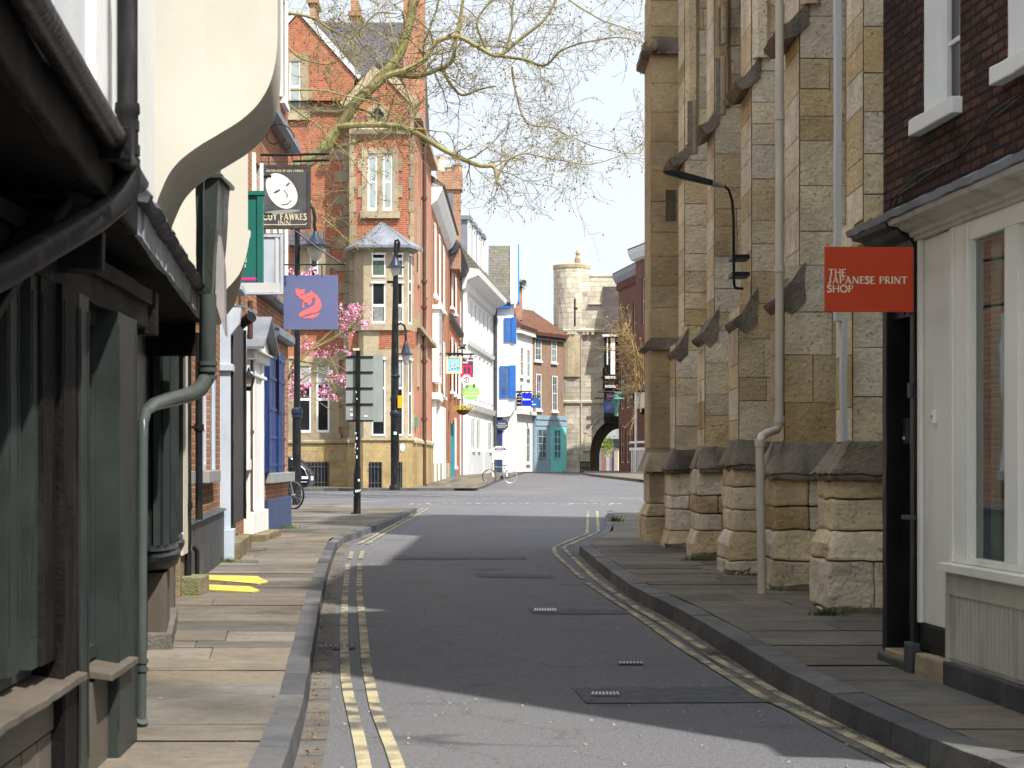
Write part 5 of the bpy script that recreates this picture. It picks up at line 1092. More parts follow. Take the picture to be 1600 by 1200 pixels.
m = MB(); hook(m, [k(623,395), k(624,380), k(621,374), k(618,375), k(617.5,385), k(617.5,400)], .045); m.build('swan_neck', m_iron, lp, smooth=True)
m = MB(); hook(m, [k(621,508), k(626,505), k(632,509), k(634,518), k(634,535)], .04); m.build('swan_neck', m_iron, lp, smooth=True)
bell_lamp(lp, 617.5, 397, 417, Yl, .78); bell_lamp(lp, 634, 533, 553, Yl, .62)
m = MB(); q = k(609, 441); m.box(q.x-.1, q.x+.16, Yl-.05, Yl+.05, q.z-.04, q.z+.05); m.tube([q, k(620, 440)], .02, 6); m.build('sensor_box', m_iron, lp)
m = MB(); q = k(622, 628); m.box(q.x-.0, q.x+.17, Yl-.2, Yl-.17, q.z-.22, q.z+.22); m.build('amber_notice', m_amber, lp)
m = MB(); q = k(618, 677); m.box(q.x-.05, q.x+.05, Yl-.17, Yl-.16, q.z-.05, q.z+.05); m.build('sticker', m_lwhite, lp)
Yk = 46.0
l2 = thing('street_lamp', (X(463, Yk), Yk, g(Yk)+PZ), 'lamp post with one bell lamp behind the inn signs amid cherry blossom', 'street lamp', 'swan neck street lamps')
k = lambda px, py: pt(px, py, Yk); zb = g(Yk)+PZ
m = MB(); m.tube([(X(463.5, Yk), Yk, zb), k(463.5, 660), k(464, 640)], [.115, .11, .1], 12); m.build('base', m_iron, l2, smooth=True)
m = MB(); m.tube([k(464, 645), k(464.5, 340)], [.085, .07], 12); m.build('post', m_iron, l2, smooth=True)
m = MB(); m.lathe([(.1,0),(.13,.04),(.13,.12),(.15,.15),(.15,.25),(.1,.3)], k(464, 655), 12); m.box(k(466,645).x, k(473,645).x, Yk-.12, Yk-.1, k(466,647).z, k(466,638).z); m.build('collar', m_lamp, l2)
m = MB(); hook(m, [k(464.5, 345), k(470, 325), k(480, 318), k(489, 325), k(492, 340), k(491, 352), k(493, 362)], .045); m.build('swan_neck', m_iron, l2, smooth=True)
bell_lamp(l2, 493, 360, 384, Yk, 1.0)
bp = gp(558, 803, PZ); Yp = bp.y
sp = thing('sign_post', (bp.x, bp.y, PZ), 'black sticker covered post carrying the grey back of a large road sign', 'road sign')
k = lambda px, py, d=0: pt(px, py, Yp+d)
m = MB(); m.tube([(bp.x, bp.y, PZ), k(558, 742), k(558.5, 735), k(559, 724), k(559.5, 548)], [.082, .08, .075, .055, .055], 14); m.box(bp.x-.13, bp.x+.0, bp.y-.08, bp.y+.02, PZ, PZ+.03); m.build('post', m_black, sp, smooth=True)
m = MB()
for i in range(16):
    py = random.uniform(605, 780); a = random.uniform(-1.3, 1.3); q = k(558, py); r = .083 if py > 730 else .059; w_, h_ = random.uniform(.02, .05), random.uniform(.02, .07)
    m.poly([(q.x+r*math.sin(a+da), Yp-r*math.cos(a+da), q.z+dh) for da, dh in ((-w_/r/2, 0), (w_/r/2, 0), (w_/r/2, h_), (-w_/r/2, h_))])
m.build('stickers', m_lwhite, sp)
x0, x1, x2 = k(540, 600).x, k(583, 600).x, k(598, 600).x; z0, z1 = k(540, 659).z, k(540, 553).z
m = MB(); m.box(x0, x1, Yp+.06, Yp+.075, z0, z1-.03); m.hexa([(x1, Yp+.06, z0), (x2, Yp+.1, z0+.0), (x2, Yp+.115, z0), (x1, Yp+.075, z0)], [(x1, Yp+.06, z1), (x2, Yp+.1, z1), (x2, Yp+.115, z1), (x1, Yp+.075, z1)]); m.build('sign_panel', m_signgrey, sp)
m = MB()
for py in (557, 581, 606, 631, 657): q = k(540, py).z; m.box(x0+.01, x1-.0, Yp+.035, Yp+.059, q-.012, q+.012)
m.build('stiffening_rail', m_iron, sp)
m = MB(); q = k(549, 648); m.box(q.x-.03, q.x+.03, Yp+.054, Yp+.058, q.z-.03, q.z+.03); q = k(548, 641); m.box(q.x-.02, q.x+.04, Yp+.05, Yp+.055, q.z, q.z+.03); q = k(571, 650); m.box(q.x-.04, q.x+.04, Yp+.054, Yp+.058, q.z-.02, q.z+.02); m.build('stickers', m_lwhite, sp)
m = MB(); q = k(558, 547); m.box(q.x-.09, q.x+.05, Yp-.04, Yp+.04, q.z-.01, q.z+.04); m.build('post_light', m_letter, sp)
# bicycles
def bicycle(o, yaw, label, frame_m, tyre_rear, s=1.0, flip=1, grp=None, lean=0.0):
    t = thing('bicycle', o, label, 'bicycle', grp); cs, sn = math.cos(yaw), math.sin(yaw)
    class BF:
        def w(self, u, n, v):
            u *= flip*s; v *= s; n = n*s+v*lean; return Vector((o[0]+u*cs-n*sn, o[1]+u*sn+n*cs, o[2]+v))
    bf = BF(); r = .335
    for nm, cx, tm in (('wheel', -.52, tyre_rear), ('wheel', .52, m_tyre)):
        m = MB(bf); m.tube([(cx+r*math.cos(2*math.pi*i/28), 0, r+.005+r*math.sin(2*math.pi*i/28)) for i in range(29)], .019, 8); w_ = m.build(nm, tm, t, smooth=True)
        m = MB(bf); m.tube([(cx+(r-.03)*math.cos(2*math.pi*i/28), 0, r+.005+(r-.03)*math.sin(2*math.pi*i/28)) for i in range(29)], .011, 6)
        for i in range(14): a = 2*math.pi*i/14; m.tube([(cx, .015*(-1)**i, r), (cx+(r-.03)*math.cos(a), 0, r+(r-.03)*math.sin(a))], .0025, 4)
        m.tube([(cx, -.05, r), (cx, .05, r)], .022, 8); m.build('rim', m_steel, w_, smooth=True)
    m = MB(bf); BB, ST, HT, HB, RA, FA = (-.1,0,.3), (-.24,0,.78), (.36,0,.84), (.39,0,.7), (-.52,0,r), (.52,0,r)
    for a, b_, q in ((BB,ST,.016),(BB,HB,.02),(ST,HT,.016),(HT,HB,.02),(HB,FA,.014)): m.tube([a, b_], q, 8)
    for n in (-.05, .05): m.tube([BB, (RA[0], n, RA[2])], .01, 6); m.tube([ST, (RA[0], n, RA[2])], .009, 6)
    m.build('frame', frame_m, t, smooth=True)
    m = MB(bf); m.tube([HT, (.33,0,.97)], .013, 6); m.tube([(.3,-.28,.99),(.36,-.12,.98),(.36,.12,.98),(.3,.28,.99)], .013, 6); m.build('handlebar', m_tyre, t)
    m = MB(bf); m.tube([ST, (-.27,0,.88)], .013, 6); m.prism([(-.4,-.08),(-.4,.08),(-.25,.04),(-.12,.015),(-.12,-.015),(-.25,-.04)], .88, .92, 2); m.build('saddle', m_tyre, t, bevel=.01)
    m = MB(bf); m.lathe([(.09,0),(.09,.01)], (0,0,0), 16)
    for v in m.bm.verts: v.co = Vector((BB[0]+v.co.x, -.04+v.co.z, BB[2]+v.co.y))
    m.tube([(BB[0],-.06,BB[2]),(BB[0]+.14,-.06,BB[2]-.1)], .01, 6); m.tube([(BB[0],.06,BB[2]),(BB[0]-.14,.06,BB[2]+.1)], .01, 6); m.tube([(BB[0],-.045,BB[2]+.085),(RA[0],-.045,RA[2]+.04)], .006, 4); m.tube([(BB[0],-.045,BB[2]-.085),(RA[0],-.045,RA[2]-.04)], .006, 4); m.build('crank', m_tyre, t); return t
c = gp(458, 795.5, PZ); yw = R(-38)
bicycle((c.x-.52*math.cos(yw), c.y-.52*math.sin(yw), PZ+g(c.y)), yw, 'bicycle with a black tyre half hidden behind the navy plinth of the inn', m_sframe, m_tyre, 1.02)
c = gp(781, 755.5); bicycle((c.x, c.y, g(c.y)), R(8), 'bicycle with a silver and green frame and pale rear tyre leaning by the far kerb', m_sframe, m_signgrey, .92, -1, None, .12)
m = MB(); q = Vector((c.x+.28, c.y-.04, g(c.y)))
# dark car beyond the corner
cy = 57.0; cz = g(cy); cr = thing('parked_car', (X(420, cy)-1, cy, cz), 'dark car parked beyond the inn corner with only its tail in view', 'car')
xr = X(487, cy)
m = MB(); 
pr = [(xr-.1, .32), (xr+.02, .5), (xr+.0, .78), (xr-.05, .88), (xr-.4, 1.22), (xr-.9, 1.34), (xr-2.1, 1.33), (xr-2.9, .92), (xr-3.7, .82), (xr-3.95, .6), (xr-3.9, .32)]
m.prism([(a, cz+b_) for a, b_ in pr], cy-.82, cy+.82, 1); m.build('body', m_car, cr, bevel=.07, smooth=True)
m = MB(); m.prism([(xr-.16, cz+.92), (xr-.42, cz+1.19), (xr-.88, cz+1.29), (xr-2.05, cz+1.28), (xr-2.7, cz+.95)], cy-.84, cy+.84, 1); m.build('windows', m_gl, cr)
for dx in (-.75, -3.2):
    for sy in (-.8, .62):
        m = MB(); m.lathe([(.1,0),(.2,.0),(.31,.02),(.31,.18),(.2,.2)], (0,0,0), 20)
        for v in m.bm.verts: v.co = Vector((xr+dx+v.co.x, cy+sy+v.co.z, cz+.31+v.co.y))
        m.build('wheel', m_tyre, cr, smooth=True)
m = MB(); m.box(xr-.0, xr+.03, cy-.3, cy+.3, cz+.55, cz+.68); m.box(xr-.22, xr-.02, cy-.85, cy-.83, cz+.6, cz+.68); m.build('number_plate', m_lwhite, cr)
m = MB(); m.tube([(xr-.55, cy-.845, cz+1.24), (xr-.35, cy-.845, cz+1.1), (xr-.12, cy-.845, cz+.88), (xr-.05, cy-.845, cz+.7)], .02, 6); m.tube([(xr-.3, cy-.845, cz+.5), (xr-.05, cy-.845, cz+.5)], .02, 6); m.build('chrome_trim', m_steel, cr)
# ---------------------------------------------------------------- red brick Victorian building
YT = 68.0
rb = thing('victorian_building', (X(560, YT), YT+5, g(YT)), 'tall red brick Victorian building with lead roofed stone bay and yellow stone plinth', 'building')
FT = Fr((X(548, YT), YT), (X(646, YT), YT), 0); FL = Fr((X(330, 69.3), 69.3), (X(556, 69.3), 69.3), 0); FR_ = Fr((X(646, YT), YT), (-3.62, 80.3), 0)
T = lambda px, n=0: FT.u(px, n)
def TV(py, n=0): return Z(py, YT-n)
def LVv(py, n=0): return Z(py, 69.3-n)
Lu = lambda px, n=0: FL.u(px, n)
zg = g(YT)
def polywall(fr, pts, n, mat, par, name, depth=.3):
    m = MB(fr); m.prism(pts, n-depth, n, 1); return m.build(name, mat, par)
polywall(FT, [(0, zg), (FT.L, zg), (FT.L, TV(165)), (T(594), TV(112)), (0, TV(165))], 0, b_tower, rb, 'tower_wall')
polywall(FL, [(0, zg), (Lu(553), zg), (Lu(553), LVv(118)), (Lu(466), LVv(22)), (Lu(380), LVv(118)), (0, LVv(118))], 0, b_red, rb, 'gable_wall')
m = MB(FR_); m.wall(0, FR_.L, zg, 14.9, 0); m.box(FR_.L-.3, FR_.L, -8, -.01, zg, 14.9); m.build('return_wall', b_salm, rb)
def coping(fr, a, b, w, n0, n1, mat, par):
    d = Vector((b[0]-a[0], b[1]-a[1])).normalized(); q = Vector((-d.y, d.x))*w; m = MB(fr); m.prism([(a[0], a[1]), (b[0], b[1]), (b[0]+q.x, b[1]+q.y), (a[0]+q.x, a[1]+q.y)], n0, n1, 1); return m.build('coping', mat, par)
coping(FL, (Lu(466), LVv(20)), (Lu(560), LVv(124)), .2, -.4, .08, m_gwhite, rb); coping(FL, (Lu(372), LVv(124)), (Lu(466), LVv(20)), .2, -.4, .08, m_gwhite, rb)
coping(FT, (T(594), TV(112)), (T(648), TV(169)), .3, -.4, .08, m_trim, rb); coping(FT, (T(540), TV(169)), (T(594), TV(112)), .3, -.4, .08, m_trim, rb)
# roofs
m = MB(); ey = 69.2
m.prism([(ey-.2, Z(165, 70)), (ey+.1, Z(165, 70)+.0), (76, Z(35, 76)), (83, Z(165, 70)), (83, Z(165, 70)-.2)], X(380, 69), X(648, 69), 0); m.build('roof', m_slate, rb)
m = MB(FL); m.prism([(Lu(375), LVv(112)), (Lu(466), LVv(17)), (Lu(556), LVv(112)), (Lu(556), LVv(116)), (Lu(375), LVv(116))], -7, -.35, 1); m.build('roof', m_slate, rb)
m = MB(FT); m.prism([(T(545), TV(160)), (T(594), TV(108)), (T(648), TV(160))], -5, -.35, 1); m.build('roof', m_slate, rb)
for px0, px1, top, bot, yy, mm in ((630, 662, -40, 200, 69.6, b_salm), (484, 493, -20, 40, 76, b_stack), (548, 560, 0, 40, 76.5, b_stack)):
    m = MB(); m.box(X(px0, yy), X(px1, yy), yy, yy+1.4, Z(bot, yy), Z(top, yy)); m.box(X(px0, yy)-.1, X(px1, yy)+.1, yy-.1, yy+1.5, Z(top+25, yy), Z(top+18, yy)); m.build('chimney', mm, rb)
# plinth, strings and quoins
zp = TV(692)
for fr, L in ((FT, FT.L+.12), (FL, Lu(556))):
    m = MB(fr); z = zg; 
    yo = .12
    while z < zp-.05:
        h = min(random.uniform(.25, .4), zp-z); u = -.1 if fr is FT else 0
        while u < L-.02: w_ = min(random.uniform(.5, 1.2), L-u); m.box(u+.004, u+w_-.004, -.1, yo+random.uniform(0, .012), z+.004, z+h-.004, random.random()); u += w_
        z += h
    m.box(-.1 if fr is FT else 0, L, -.1, yo-.02, zg, zp, .2); m.build('stone_plinth', m_plin, rb)
    m = MB(fr); m.prism([(0, zp), (.2, zp), (.2, zp+.08), (.06, zp+.2), (0, zp+.2)], -.1 if fr is FT else 0, L, 0); m.build('string_course', m_trim, rb)
m = MB(FR_); m.box(.1, FR_.L, -.05, .1, zg, zp); m.build('stone_plinth', m_plin, rb); m = MB(FR_)
for z0, hh, nn in ((zp, .2, .16), (TV(512), .35, .25), (14.3, .4, .3)): m.prism([(0, z0), (nn, z0), (nn, z0+hh*.5), (.05, z0+hh), (0, z0+hh)], .0, FR_.L, 0)
m.build('string_course', m_trim, rb)
m = MB(FR_)
for u_, v0, v1 in ((2.2, 4.2, 7.2), (7, 4.2, 7.2), (2.4, 8.2, 11.4), (7.4, 8.2, 11.4)): m.box(u_, u_+1.0, .0, .06, v0, v1)
m.build('stone_panel', m_trim, rb)
m = MB(FT); 
for side, pxa in ((0, 548), (1, 646)):
    z = zp+.2; i = 0
    while z < TV(165):
        w_ = (.42 if i % 2 else .27); u0 = -.05 if side == 0 else FT.L-w_*.45; u1 = w_*.5 if side == 0 else FT.L+.02; m.box(u0, u1, -.05, .03, z+.005, z+.44, random.random()); z += .45; i += 1
m.build('quoins', m_trim, rb)
m = MB(FL); z = zp+.2; i = 0
while z < LVv(230):
    w_ = .75 if i % 2 else .4; m.box(Lu(553)-w_, Lu(553)+.0, -.05, .02+.01, z+.005, z+.42, random.random()); z += .43; i += 1
m.build('quoins', m_trim, rb)
m = MB(FT); m.prism([(0, TV(212)), (.12, TV(210)), (.16, TV(203)), (0, TV(198))], -.05, FT.L, 0); m.prism([(0, TV(516)), (.16, TV(514)), (.16, TV(510)), (.03, TV(505)), (0, TV(505))], -.05, T(556), 0); m.build('string_course', m_trim, rb)
m = MB(FL); m.prism([(0, LVv(178)), (.1, LVv(176)), (.12, LVv(172)), (0, LVv(168))], 0, Lu(553), 0); m.prism([(0, LVv(516)), (.14, LVv(514)), (.14, LVv(510)), (0, LVv(505))], 0, Lu(553), 0); m.build('string_course', m_trim, rb)
# quatrefoil
m = MB(FT); c = (T(590), TV(180)); ring = [(c[0]+.42*math.cos(a*math.pi/10), c[1]+.42*math.sin(a*math.pi/10)) for a in range(20)]; m.prism(ring, .0, .09, 1); o = m.build('quatrefoil', m_trim, rb)
m = MB(FT)
for dx, dz in ((.13, 0), (-.13, 0), (0, .13), (0, -.13)): m.prism([(c[0]+dx+.13*math.cos(a*math.pi/6), c[1]+dz+.13*math.sin(a*math.pi/6)) for a in range(12)], .085, .094+abs(dx)*.01, 1)
m.build('opening', m_iron, o)
# windows
def mullion_window(fr, u0, u1, v0, v1, par, lights=2, arch=False, sur=.28, gm=m_gl, blind=None, nb=.05, transom=True):
    m = MB(fr); m.box(u0-sur, u0, -.05, nb, v0-.02, v1+sur); m.box(u1, u1+sur, -.05, nb, v0-.02, v1+sur); m.box(u0, u1, -.05, nb, v1, v1+sur); m.box(u0-sur-.06, u1+sur+.06, -.05, nb+.1, v0-.3, v0-.02)
    for i in range(int((v1-v0)/.5)):
        if i % 2: m.box(u0-sur-.16, u0-sur, -.05, nb-.01, v0+.5*i, v0+.5*i+.45, random.random()); m.box(u1+sur, u1+sur+.16, -.05, nb-.01, v0+.5*i, v0+.5*i+.45, random.random())
    w = (u1-u0); lw = (w-.2*(lights-1))/lights
    for i in range(1, lights): x = u0+i*lw+(i-1)*.2; m.box(x, x+.2, -.05, nb-.01, v0-.02, v1)
    if arch:
        for i in range(lights):
            x = u0+i*(lw+.2)
            for sgn in (0, 1):
                A_ = (x, v1) if sgn == 0 else (x+lw, v1); P = [A_]+[((x+lw*.5*(1-math.cos(a))) if sgn == 0 else (x+lw-lw*.5*(1-math.cos(a))), v1-lw*.75+lw*.75*math.sin(a)) for a in [math.pi/2*k/6 for k in range(7)][::-1]]; m.prism(P, -.05, nb-.02, 1)
    o = m.build('window', m_trim, par)
    for i in range(lights):
        x = u0+i*(lw+.2); f = MB(fr); f.box(x, x+.07, .0, .02, v0, v1); f.box(x+lw-.07, x+lw, .0, .02, v0, v1); f.box(x+.07, x+lw-.07, 0, .02, v0, v0+.1); f.box(x+.07, x+lw-.07, 0, .022, (v0+v1)/2-.05, (v0+v1)/2+.05); f.build('sash', m_white, o)
        p = MB(fr); p.poly(((x, .006, v0), (x+lw, .006, v0), (x+lw, .006, v1), (x, .006, v1))); p.build('pane', gm, o)
        if blind: p = MB(fr); p.box(x+.07, x+lw-.07, .007, .012, v0+(v1-v0)*blind[0], v0+(v1-v0)*blind[1]); p.build('blind', blind[2], o)
    return o
mullion_window(FT, T(574.5), T(613.5), TV(329), TV(240), rb, 2, True, .22, m_glp, (.0, 1.0, m_hair))
mullion_window(FL, Lu(452), Lu(470), LVv(176), LVv(96), rb, 1, False, .3, m_glp, (0, 1, m_hair)); mullion_window(FL, Lu(410), Lu(428), LVv(176), LVv(96), rb, 1)
mullion_window(FL, Lu(484), Lu(498), LVv(440), LVv(397), rb, 1, False, .45, m_gl)
m = MB(FL); m.prism([(0, LVv(384)), (.6, LVv(386)), (.0, LVv(362))], Lu(452), Lu(506), 0); m.build('window_hood', m_slate, rb)
mullion_window(FL, Lu(466), Lu(515), LVv(676), LVv(572), rb, 2, False, .38, m_gl, (.72, 1, m_hair))
# basement grilles
def grille(fr, u0, u1, v0, v1, n, par):
    m = MB(fr); m.poly(((u0, n, v0), (u1, n, v0), (u1, n, v1), (u0, n, v1))); o = m.build('basement_window', m_iron, par); m = MB(fr); k = u0+.06
    while k < u1: m.box(k, k+.035, n, n+.04, v0, v1); k += .13
    for v in (.2, .8): m.box(u0, u1, n+.04, n+.05, v0+(v1-v0)*v, v0+(v1-v0)*v+.04)
    m.build('bars', m_dboard, o)
grille(FL, Lu(468), Lu(514), zg+.05, LVv(722), .14, rb); grille(FT, T(580), T(600), zg+.05, TV(722), 1.02, rb); grille(FT, T(620), T(631), zg+.05, TV(722), 1.02, rb)
# canted stone bay, two storeys, lead roof
BD = .95; a0, a1, c0, c1 = T(553), T(646.5), T(568, BD), T(634, BD)
plan = [(a0, 0), (c0, BD), (c1, BD), (a1, 0)]
m = MB(FT); m.prism([(a0-.02, -.1)]+[(a0-.02, .02), (c0-.02, BD+.04), (c1+.02, BD+.04), (a1+.02, .02)]+[(a1+.02, -.1)], zg, TV(690, BD), 2); m.build('bay_plinth', m_plin, rb)
m = MB(FT); m.prism([(a0, -.1)]+plan+[(a1, -.1)], TV(690, BD), TV(386, BD), 2); m.build('bay_wall', m_trim, rb)
for z0, z1, e in ((TV(688, BD), TV(684, BD), .1), (TV(516, BD), TV(506, BD), .12), (TV(391, BD), TV(385, BD), .14)):
    m = MB(FT); m.prism([(a0-e, -.1), (a0-e, 0), (c0-e*.6, BD+e), (c1+e*.6, BD+e), (a1+e, 0), (a1+e, -.1)], z0, z1, 2); m.build('bay_moulding', m_trim, rb)
m = MB(FT); e = .35; apex = (T(597), 0.0, TV(346)); bz = TV(384, BD); ring = [(a0-e, 0, bz), (c0-e*.5, BD+e, bz), (c1+e*.5, BD+e, bz), (a1+e, 0, bz)]
for p, q in zip(ring, ring[1:]): m.poly((p, q, apex))
m.poly([(p[0], p[1], bz-.1) for p in ring]); 
for p, q in zip(ring, ring[1:]): m.poly((p, q, (q[0], q[1], bz-.1), (p[0], p[1], bz-.1)))
for p in ring[1:3]: m.tube([p, apex], .03, 5)
m.build('bay_roof', m_lead, rb)
def bay_light(u0, u1, v0, v1, rows, n, gm, curt=None, fr=FT, par=rb):
    m = MB(fr); m.box(u0-.05, u0, n-.02, n+.012, v0, v1); m.box(u1, u1+.05, n-.02, n+.012, v0, v1); m.box(u0-.05, u1+.05, n-.02, n+.03, v0-.08, v0); m.box(u0-.08, u1+.08, n, n+.07, v1, v1+.07)
    for r_ in rows: v = v0+(v1-v0)*r_; m.box(u0, u1, n, n+.014, v-.05, v+.05)
    o = m.build('window', m_white, par); p = MB(fr); p.poly(((u0, n+.004, v0), (u1, n+.004, v0), (u1, n+.004, v1), (u0, n+.004, v1))); p.build('pane', gm, o)
    if curt: p = MB(fr); p.box(u0+.03, u1-.03, n+.0045, n+.007, v0+(v1-v0)*curt[0], v0+(v1-v0)*curt[1]); p.build('curtain', curt[2], o)
for pa, pb in ((583, 600), (617, 628)):
    ua, ub_ = T(pa, BD), T(pb, BD)
    bay_light(ua, ub_, TV(430, BD), TV(398, BD), (.78,), BD, m_gl, (.0, .75, m_curtg)); bay_light(ua, ub_, TV(502, BD), TV(443, BD), (.42,), BD, m_gl, (0, .4, m_curt)); bay_light(ua, ub_, TV(678, BD), TV(562, BD), (.62,), BD, m_gl, (.65, 1, m_hair))
fs = Fr((FT.w(c1, BD, 0).x, FT.w(c1, BD, 0).y), (FT.w(a1, 0, 0).x, FT.w(a1, 0, 0).y), 0)
bay_light(.35, .62, TV(502, BD), TV(398, BD), (.45, .62), 0.0, m_gl, None, fs); bay_light(.35, .62, TV(678, BD), TV(562, BD), (.55,), 0.0, m_gl, None, fs)
m = MB(FT)
for pxx in (559, 608, 639): m.box(T(pxx)-.3, T(pxx)+.3, .3 if pxx == 559 else BD-.02, .45 if pxx == 559 else BD+.012, TV(545, BD), TV(518, BD))
m.build('brick_panel', b_red, rb)
# rainwater pipe on the return, vent bricks, boxes
m = MB(); u_ = FR_.u(663, .15); q = FR_.w(u_, .15, 0); m.tube([(q.x, q.y, zg+.1), (q.x, q.y, 14.5)], .08, 8); 
for py in (541, 565, 655, 480, 440, 310): m.tube([(q.x, q.y, Z(py, q.y)-.06), (q.x, q.y, Z(py, q.y)+.06)], .12, 8)
tag(m.build('rainwater_pipe', m_brpipe, smooth=True), 'long dark downpipe on the side wall of the red brick Victorian building', 'drainpipe')
m = MB(FR_); u_ = FR_.u(652, .02)
for i in range(6): m.box(u_, u_+1.4, 0, .03, Z(396+i*5, 70)-.03, Z(396+i*5, 70)+.02)
m.build('vent_bricks', m_brpipe, rb)
m = MB(FR_); u_ = FR_.u(648.5, .02); m.box(u_, u_+.6, 0, .1, Z(668, 69), Z(652, 69)); m.build('meter_box', m_greenl, rb)
m = MB(FT); q = (T(629, 1.0), TV(699, 1.0)); m.prism([(q[0]+.1*math.cos(a*math.pi/6), q[1]+.16*math.sin(a*math.pi/6)) for a in range(12)], BD+.04, BD+.06, 1); m.build('wall_plaque', m_gwhite, rb)
# ---------------------------------------------------------------- the old street beyond, left side
def wins(fr, par, lst, mat, n=0.03, cols=2, rows=4, sill=True, gm=m_gl):
    for u0, u1, v0, v1 in lst:
        w = psash(fr, par, u0, u1, v0, v1, n, mat, cols, rows, .09, gm, .03)
        if sill: q = MB(fr); q.box(u0-.1, u1+.1, -.02, n+.1, v0-.16, v0-.003); q.build('sill', mat, w)
gz = lambda y: g(y)+.1
# brick house with cream doorcase
f1 = Fr((-3.62, 80.4), (-3.5, 98), 0); h1 = thing('brick_townhouse', (-6, 89, gz(89)), 'narrow brick townhouse with cream doorcase and teal door right behind the red Victorian building', 'house')
m = MB(f1); m.wall(0, f1.L, gz(80), 13.4, 0); m.box(0, .2, -8, -.01, gz(80), 13.4); m.build('brick_wall', b_inn, h1)
m = MB(f1); m.prism([(0, 12.8), (.25, 13.0), (.45, 13.4), (.5, 13.6), (0, 13.8)], 0, f1.L, 0); m.build('eaves_cove', m_wrend, h1)
m = MB(f1); m.prism([(.5, 13.6), (.6, 13.7), (-4, 17), (-9, 13.8), (-9, 13.7)], 0, f1.L, 0); m.build('roof', m_slateg, h1)
wins(f1, h1, [(2.2, 3.6, 9.0, 12.3), (6.5, 8, 9.0, 12.3), (11, 12.6, 9, 12.3), (6, 7.6, 4.6, 7.4), (11, 12.8, 4.6, 7.4)], m_white, .06)
m = MB(f1); m.box(1.0, 3.6, 0, .3, 4.9, 8.2); m.box(.9, 3.8, 0, .42, 8.2, 8.4); m.build('oriel', m_offw, h1)
m = MB(f1); m.box(1.3, 1.9, .3, .31, 5.2, 8.0); m.box(2.3, 3.2, .3, .31, 5.2, 8.0); m.build('oriel_pane', m_glp, h1)
m = MB(f1); m.box(.8, 1.4, 0, .16, gz(81), 4.1); m.box(4.4, 5.0, 0, .16, gz(81), 4.1); m.box(.6, 5.2, 0, .3, 4.1, 4.4); m.build('doorcase', m_offw, h1)
m = MB(f1); m.box(9.0, 10.6, .0, .12, gz(85), 3.8); m.build('door', m_teald, h1); m = MB(f1); m.box(8.6, 9.0, 0, .16, gz(85), 4.0); m.box(10.6, 11, 0, .16, gz(85), 4.0); m.build('door_frame', m_white, h1)
m = MB(f1); m.box(0, f1.L, 0, .1, gz(80), 1.2); m.build('stone_plinth', m_trim, h1)
# brick house with big chimney
f2 = Fr((-3.45, 98.1), (-3.25, 112), 0); h2 = thing('brick_townhouse', (-6, 105, gz(105)), 'orange brick townhouse under a big square chimney stack, beside the white Georgian house', 'house')
m = MB(f2); m.wall(0, f2.L, gz(98), 13.2, 0); m.box(0, .2, -8, -.01, gz(98), 13.2); m.build('brick_wall', b_red, h2)
m = MB(f2); m.prism([(0, 12.6), (.4, 12.8), (.6, 13.2), (0, 13.4)], 0, f2.L, 0); m.prism([(0, 9.0), (.25, 9.1), (.25, 9.3), (0, 9.4)], 0, f2.L, 0); m.build('cornice', m_dboard, h2)
m = MB(f2); m.prism([(.6, 13.2), (.6, 13.3), (-4, 16.5), (-9, 13.3), (-9, 13.2)], 0, f2.L, 0); m.build('roof', m_slateg, h2)
wins(f2, h2, [(1.4, 2.8, 5.2, 8.2), (6, 7.4, 5.2, 8.2), (10, 11.4, 5.2, 8.2), (1.4, 2.8, 9.9, 12), (6, 7.4, 9.9, 12), (5, 7, 1, 3.8)], m_white, .1)
m = MB(f2); m.box(2, 3.6, 0, .15, gz(98), 3.4); m.build('door', m_teald, h2)
for px0, px1, y0, y1, yy, nm in ((683, 722, 268, 420, 99, 'chimney'),):
    m = MB(); a, b_ = X(px0, yy), X(px1, yy); m.box(a+.15, b_-.12, yy, yy+2.2, Z(420, yy), Z(295, yy)); m.box(a, b_, yy-.15, yy+1.3, Z(296, yy), Z(268, yy)); o = m.build('chimney', b_stack, h2)
    m = MB(); m.box(X(690, yy), X(708, yy), yy-.2, yy-.0, Z(420, yy), Z(303, yy)); m.build('lead_flashing', m_lead, o)
    for px, h_, mt in ((688, 28, m_letter), (714, 14, b_stack), (700, 10, m_trim)):
        m = MB(); m.lathe([(.3, 0), (.24, h_/28*.8), (.3, h_/28)], (X(px, yy), yy+1, Z(268, yy)), 10); m.build('chimney_pot', mt, o)
# white Georgian house with dormers
f3 = Fr((-3.05, 112.2), (-1.42, 132.5), 0); h3 = thing('georgian_house', (-5, 122, gz(122)), 'long white Georgian house with deep cornice and a row of four roof dormers', 'house')
zc3 = 12.9; ulist = [1.6+i*2.85 for i in range(7)]
hl = [(u, u+1.25, v0, v1) for u in ulist for v0, v1 in ((9.4, 11.7), (5.6, 8.4))]
m = MB(f3); m.wall(0, f3.L, gz(112), zc3, 0, hl, .15); m.box(0, .25, -9, -.01, gz(112), zc3); m.build('white_wall', m_wrend, h3)
for h_ in hl: wins(f3, h3, [h_], m_white, -.06, 2, 4, True, m_glp)
m = MB(f3); m.prism([(0, zc3-.9), (.2, zc3-.8), (.3, zc3-.3), (1.0, zc3), (1.05, zc3+.35), (0, zc3+.5)], -.6, f3.L, 0); m.prism([(0, 8.7), (.15, 8.75), (.2, 9.0), (0, 9.1)], -.1, f3.L, 0); m.prism([(0, 4.6), (.2, 4.65), (.3, 5.0), (0, 5.1)], -.1, f3.L, 0); m.build('cornice', m_white, h3)
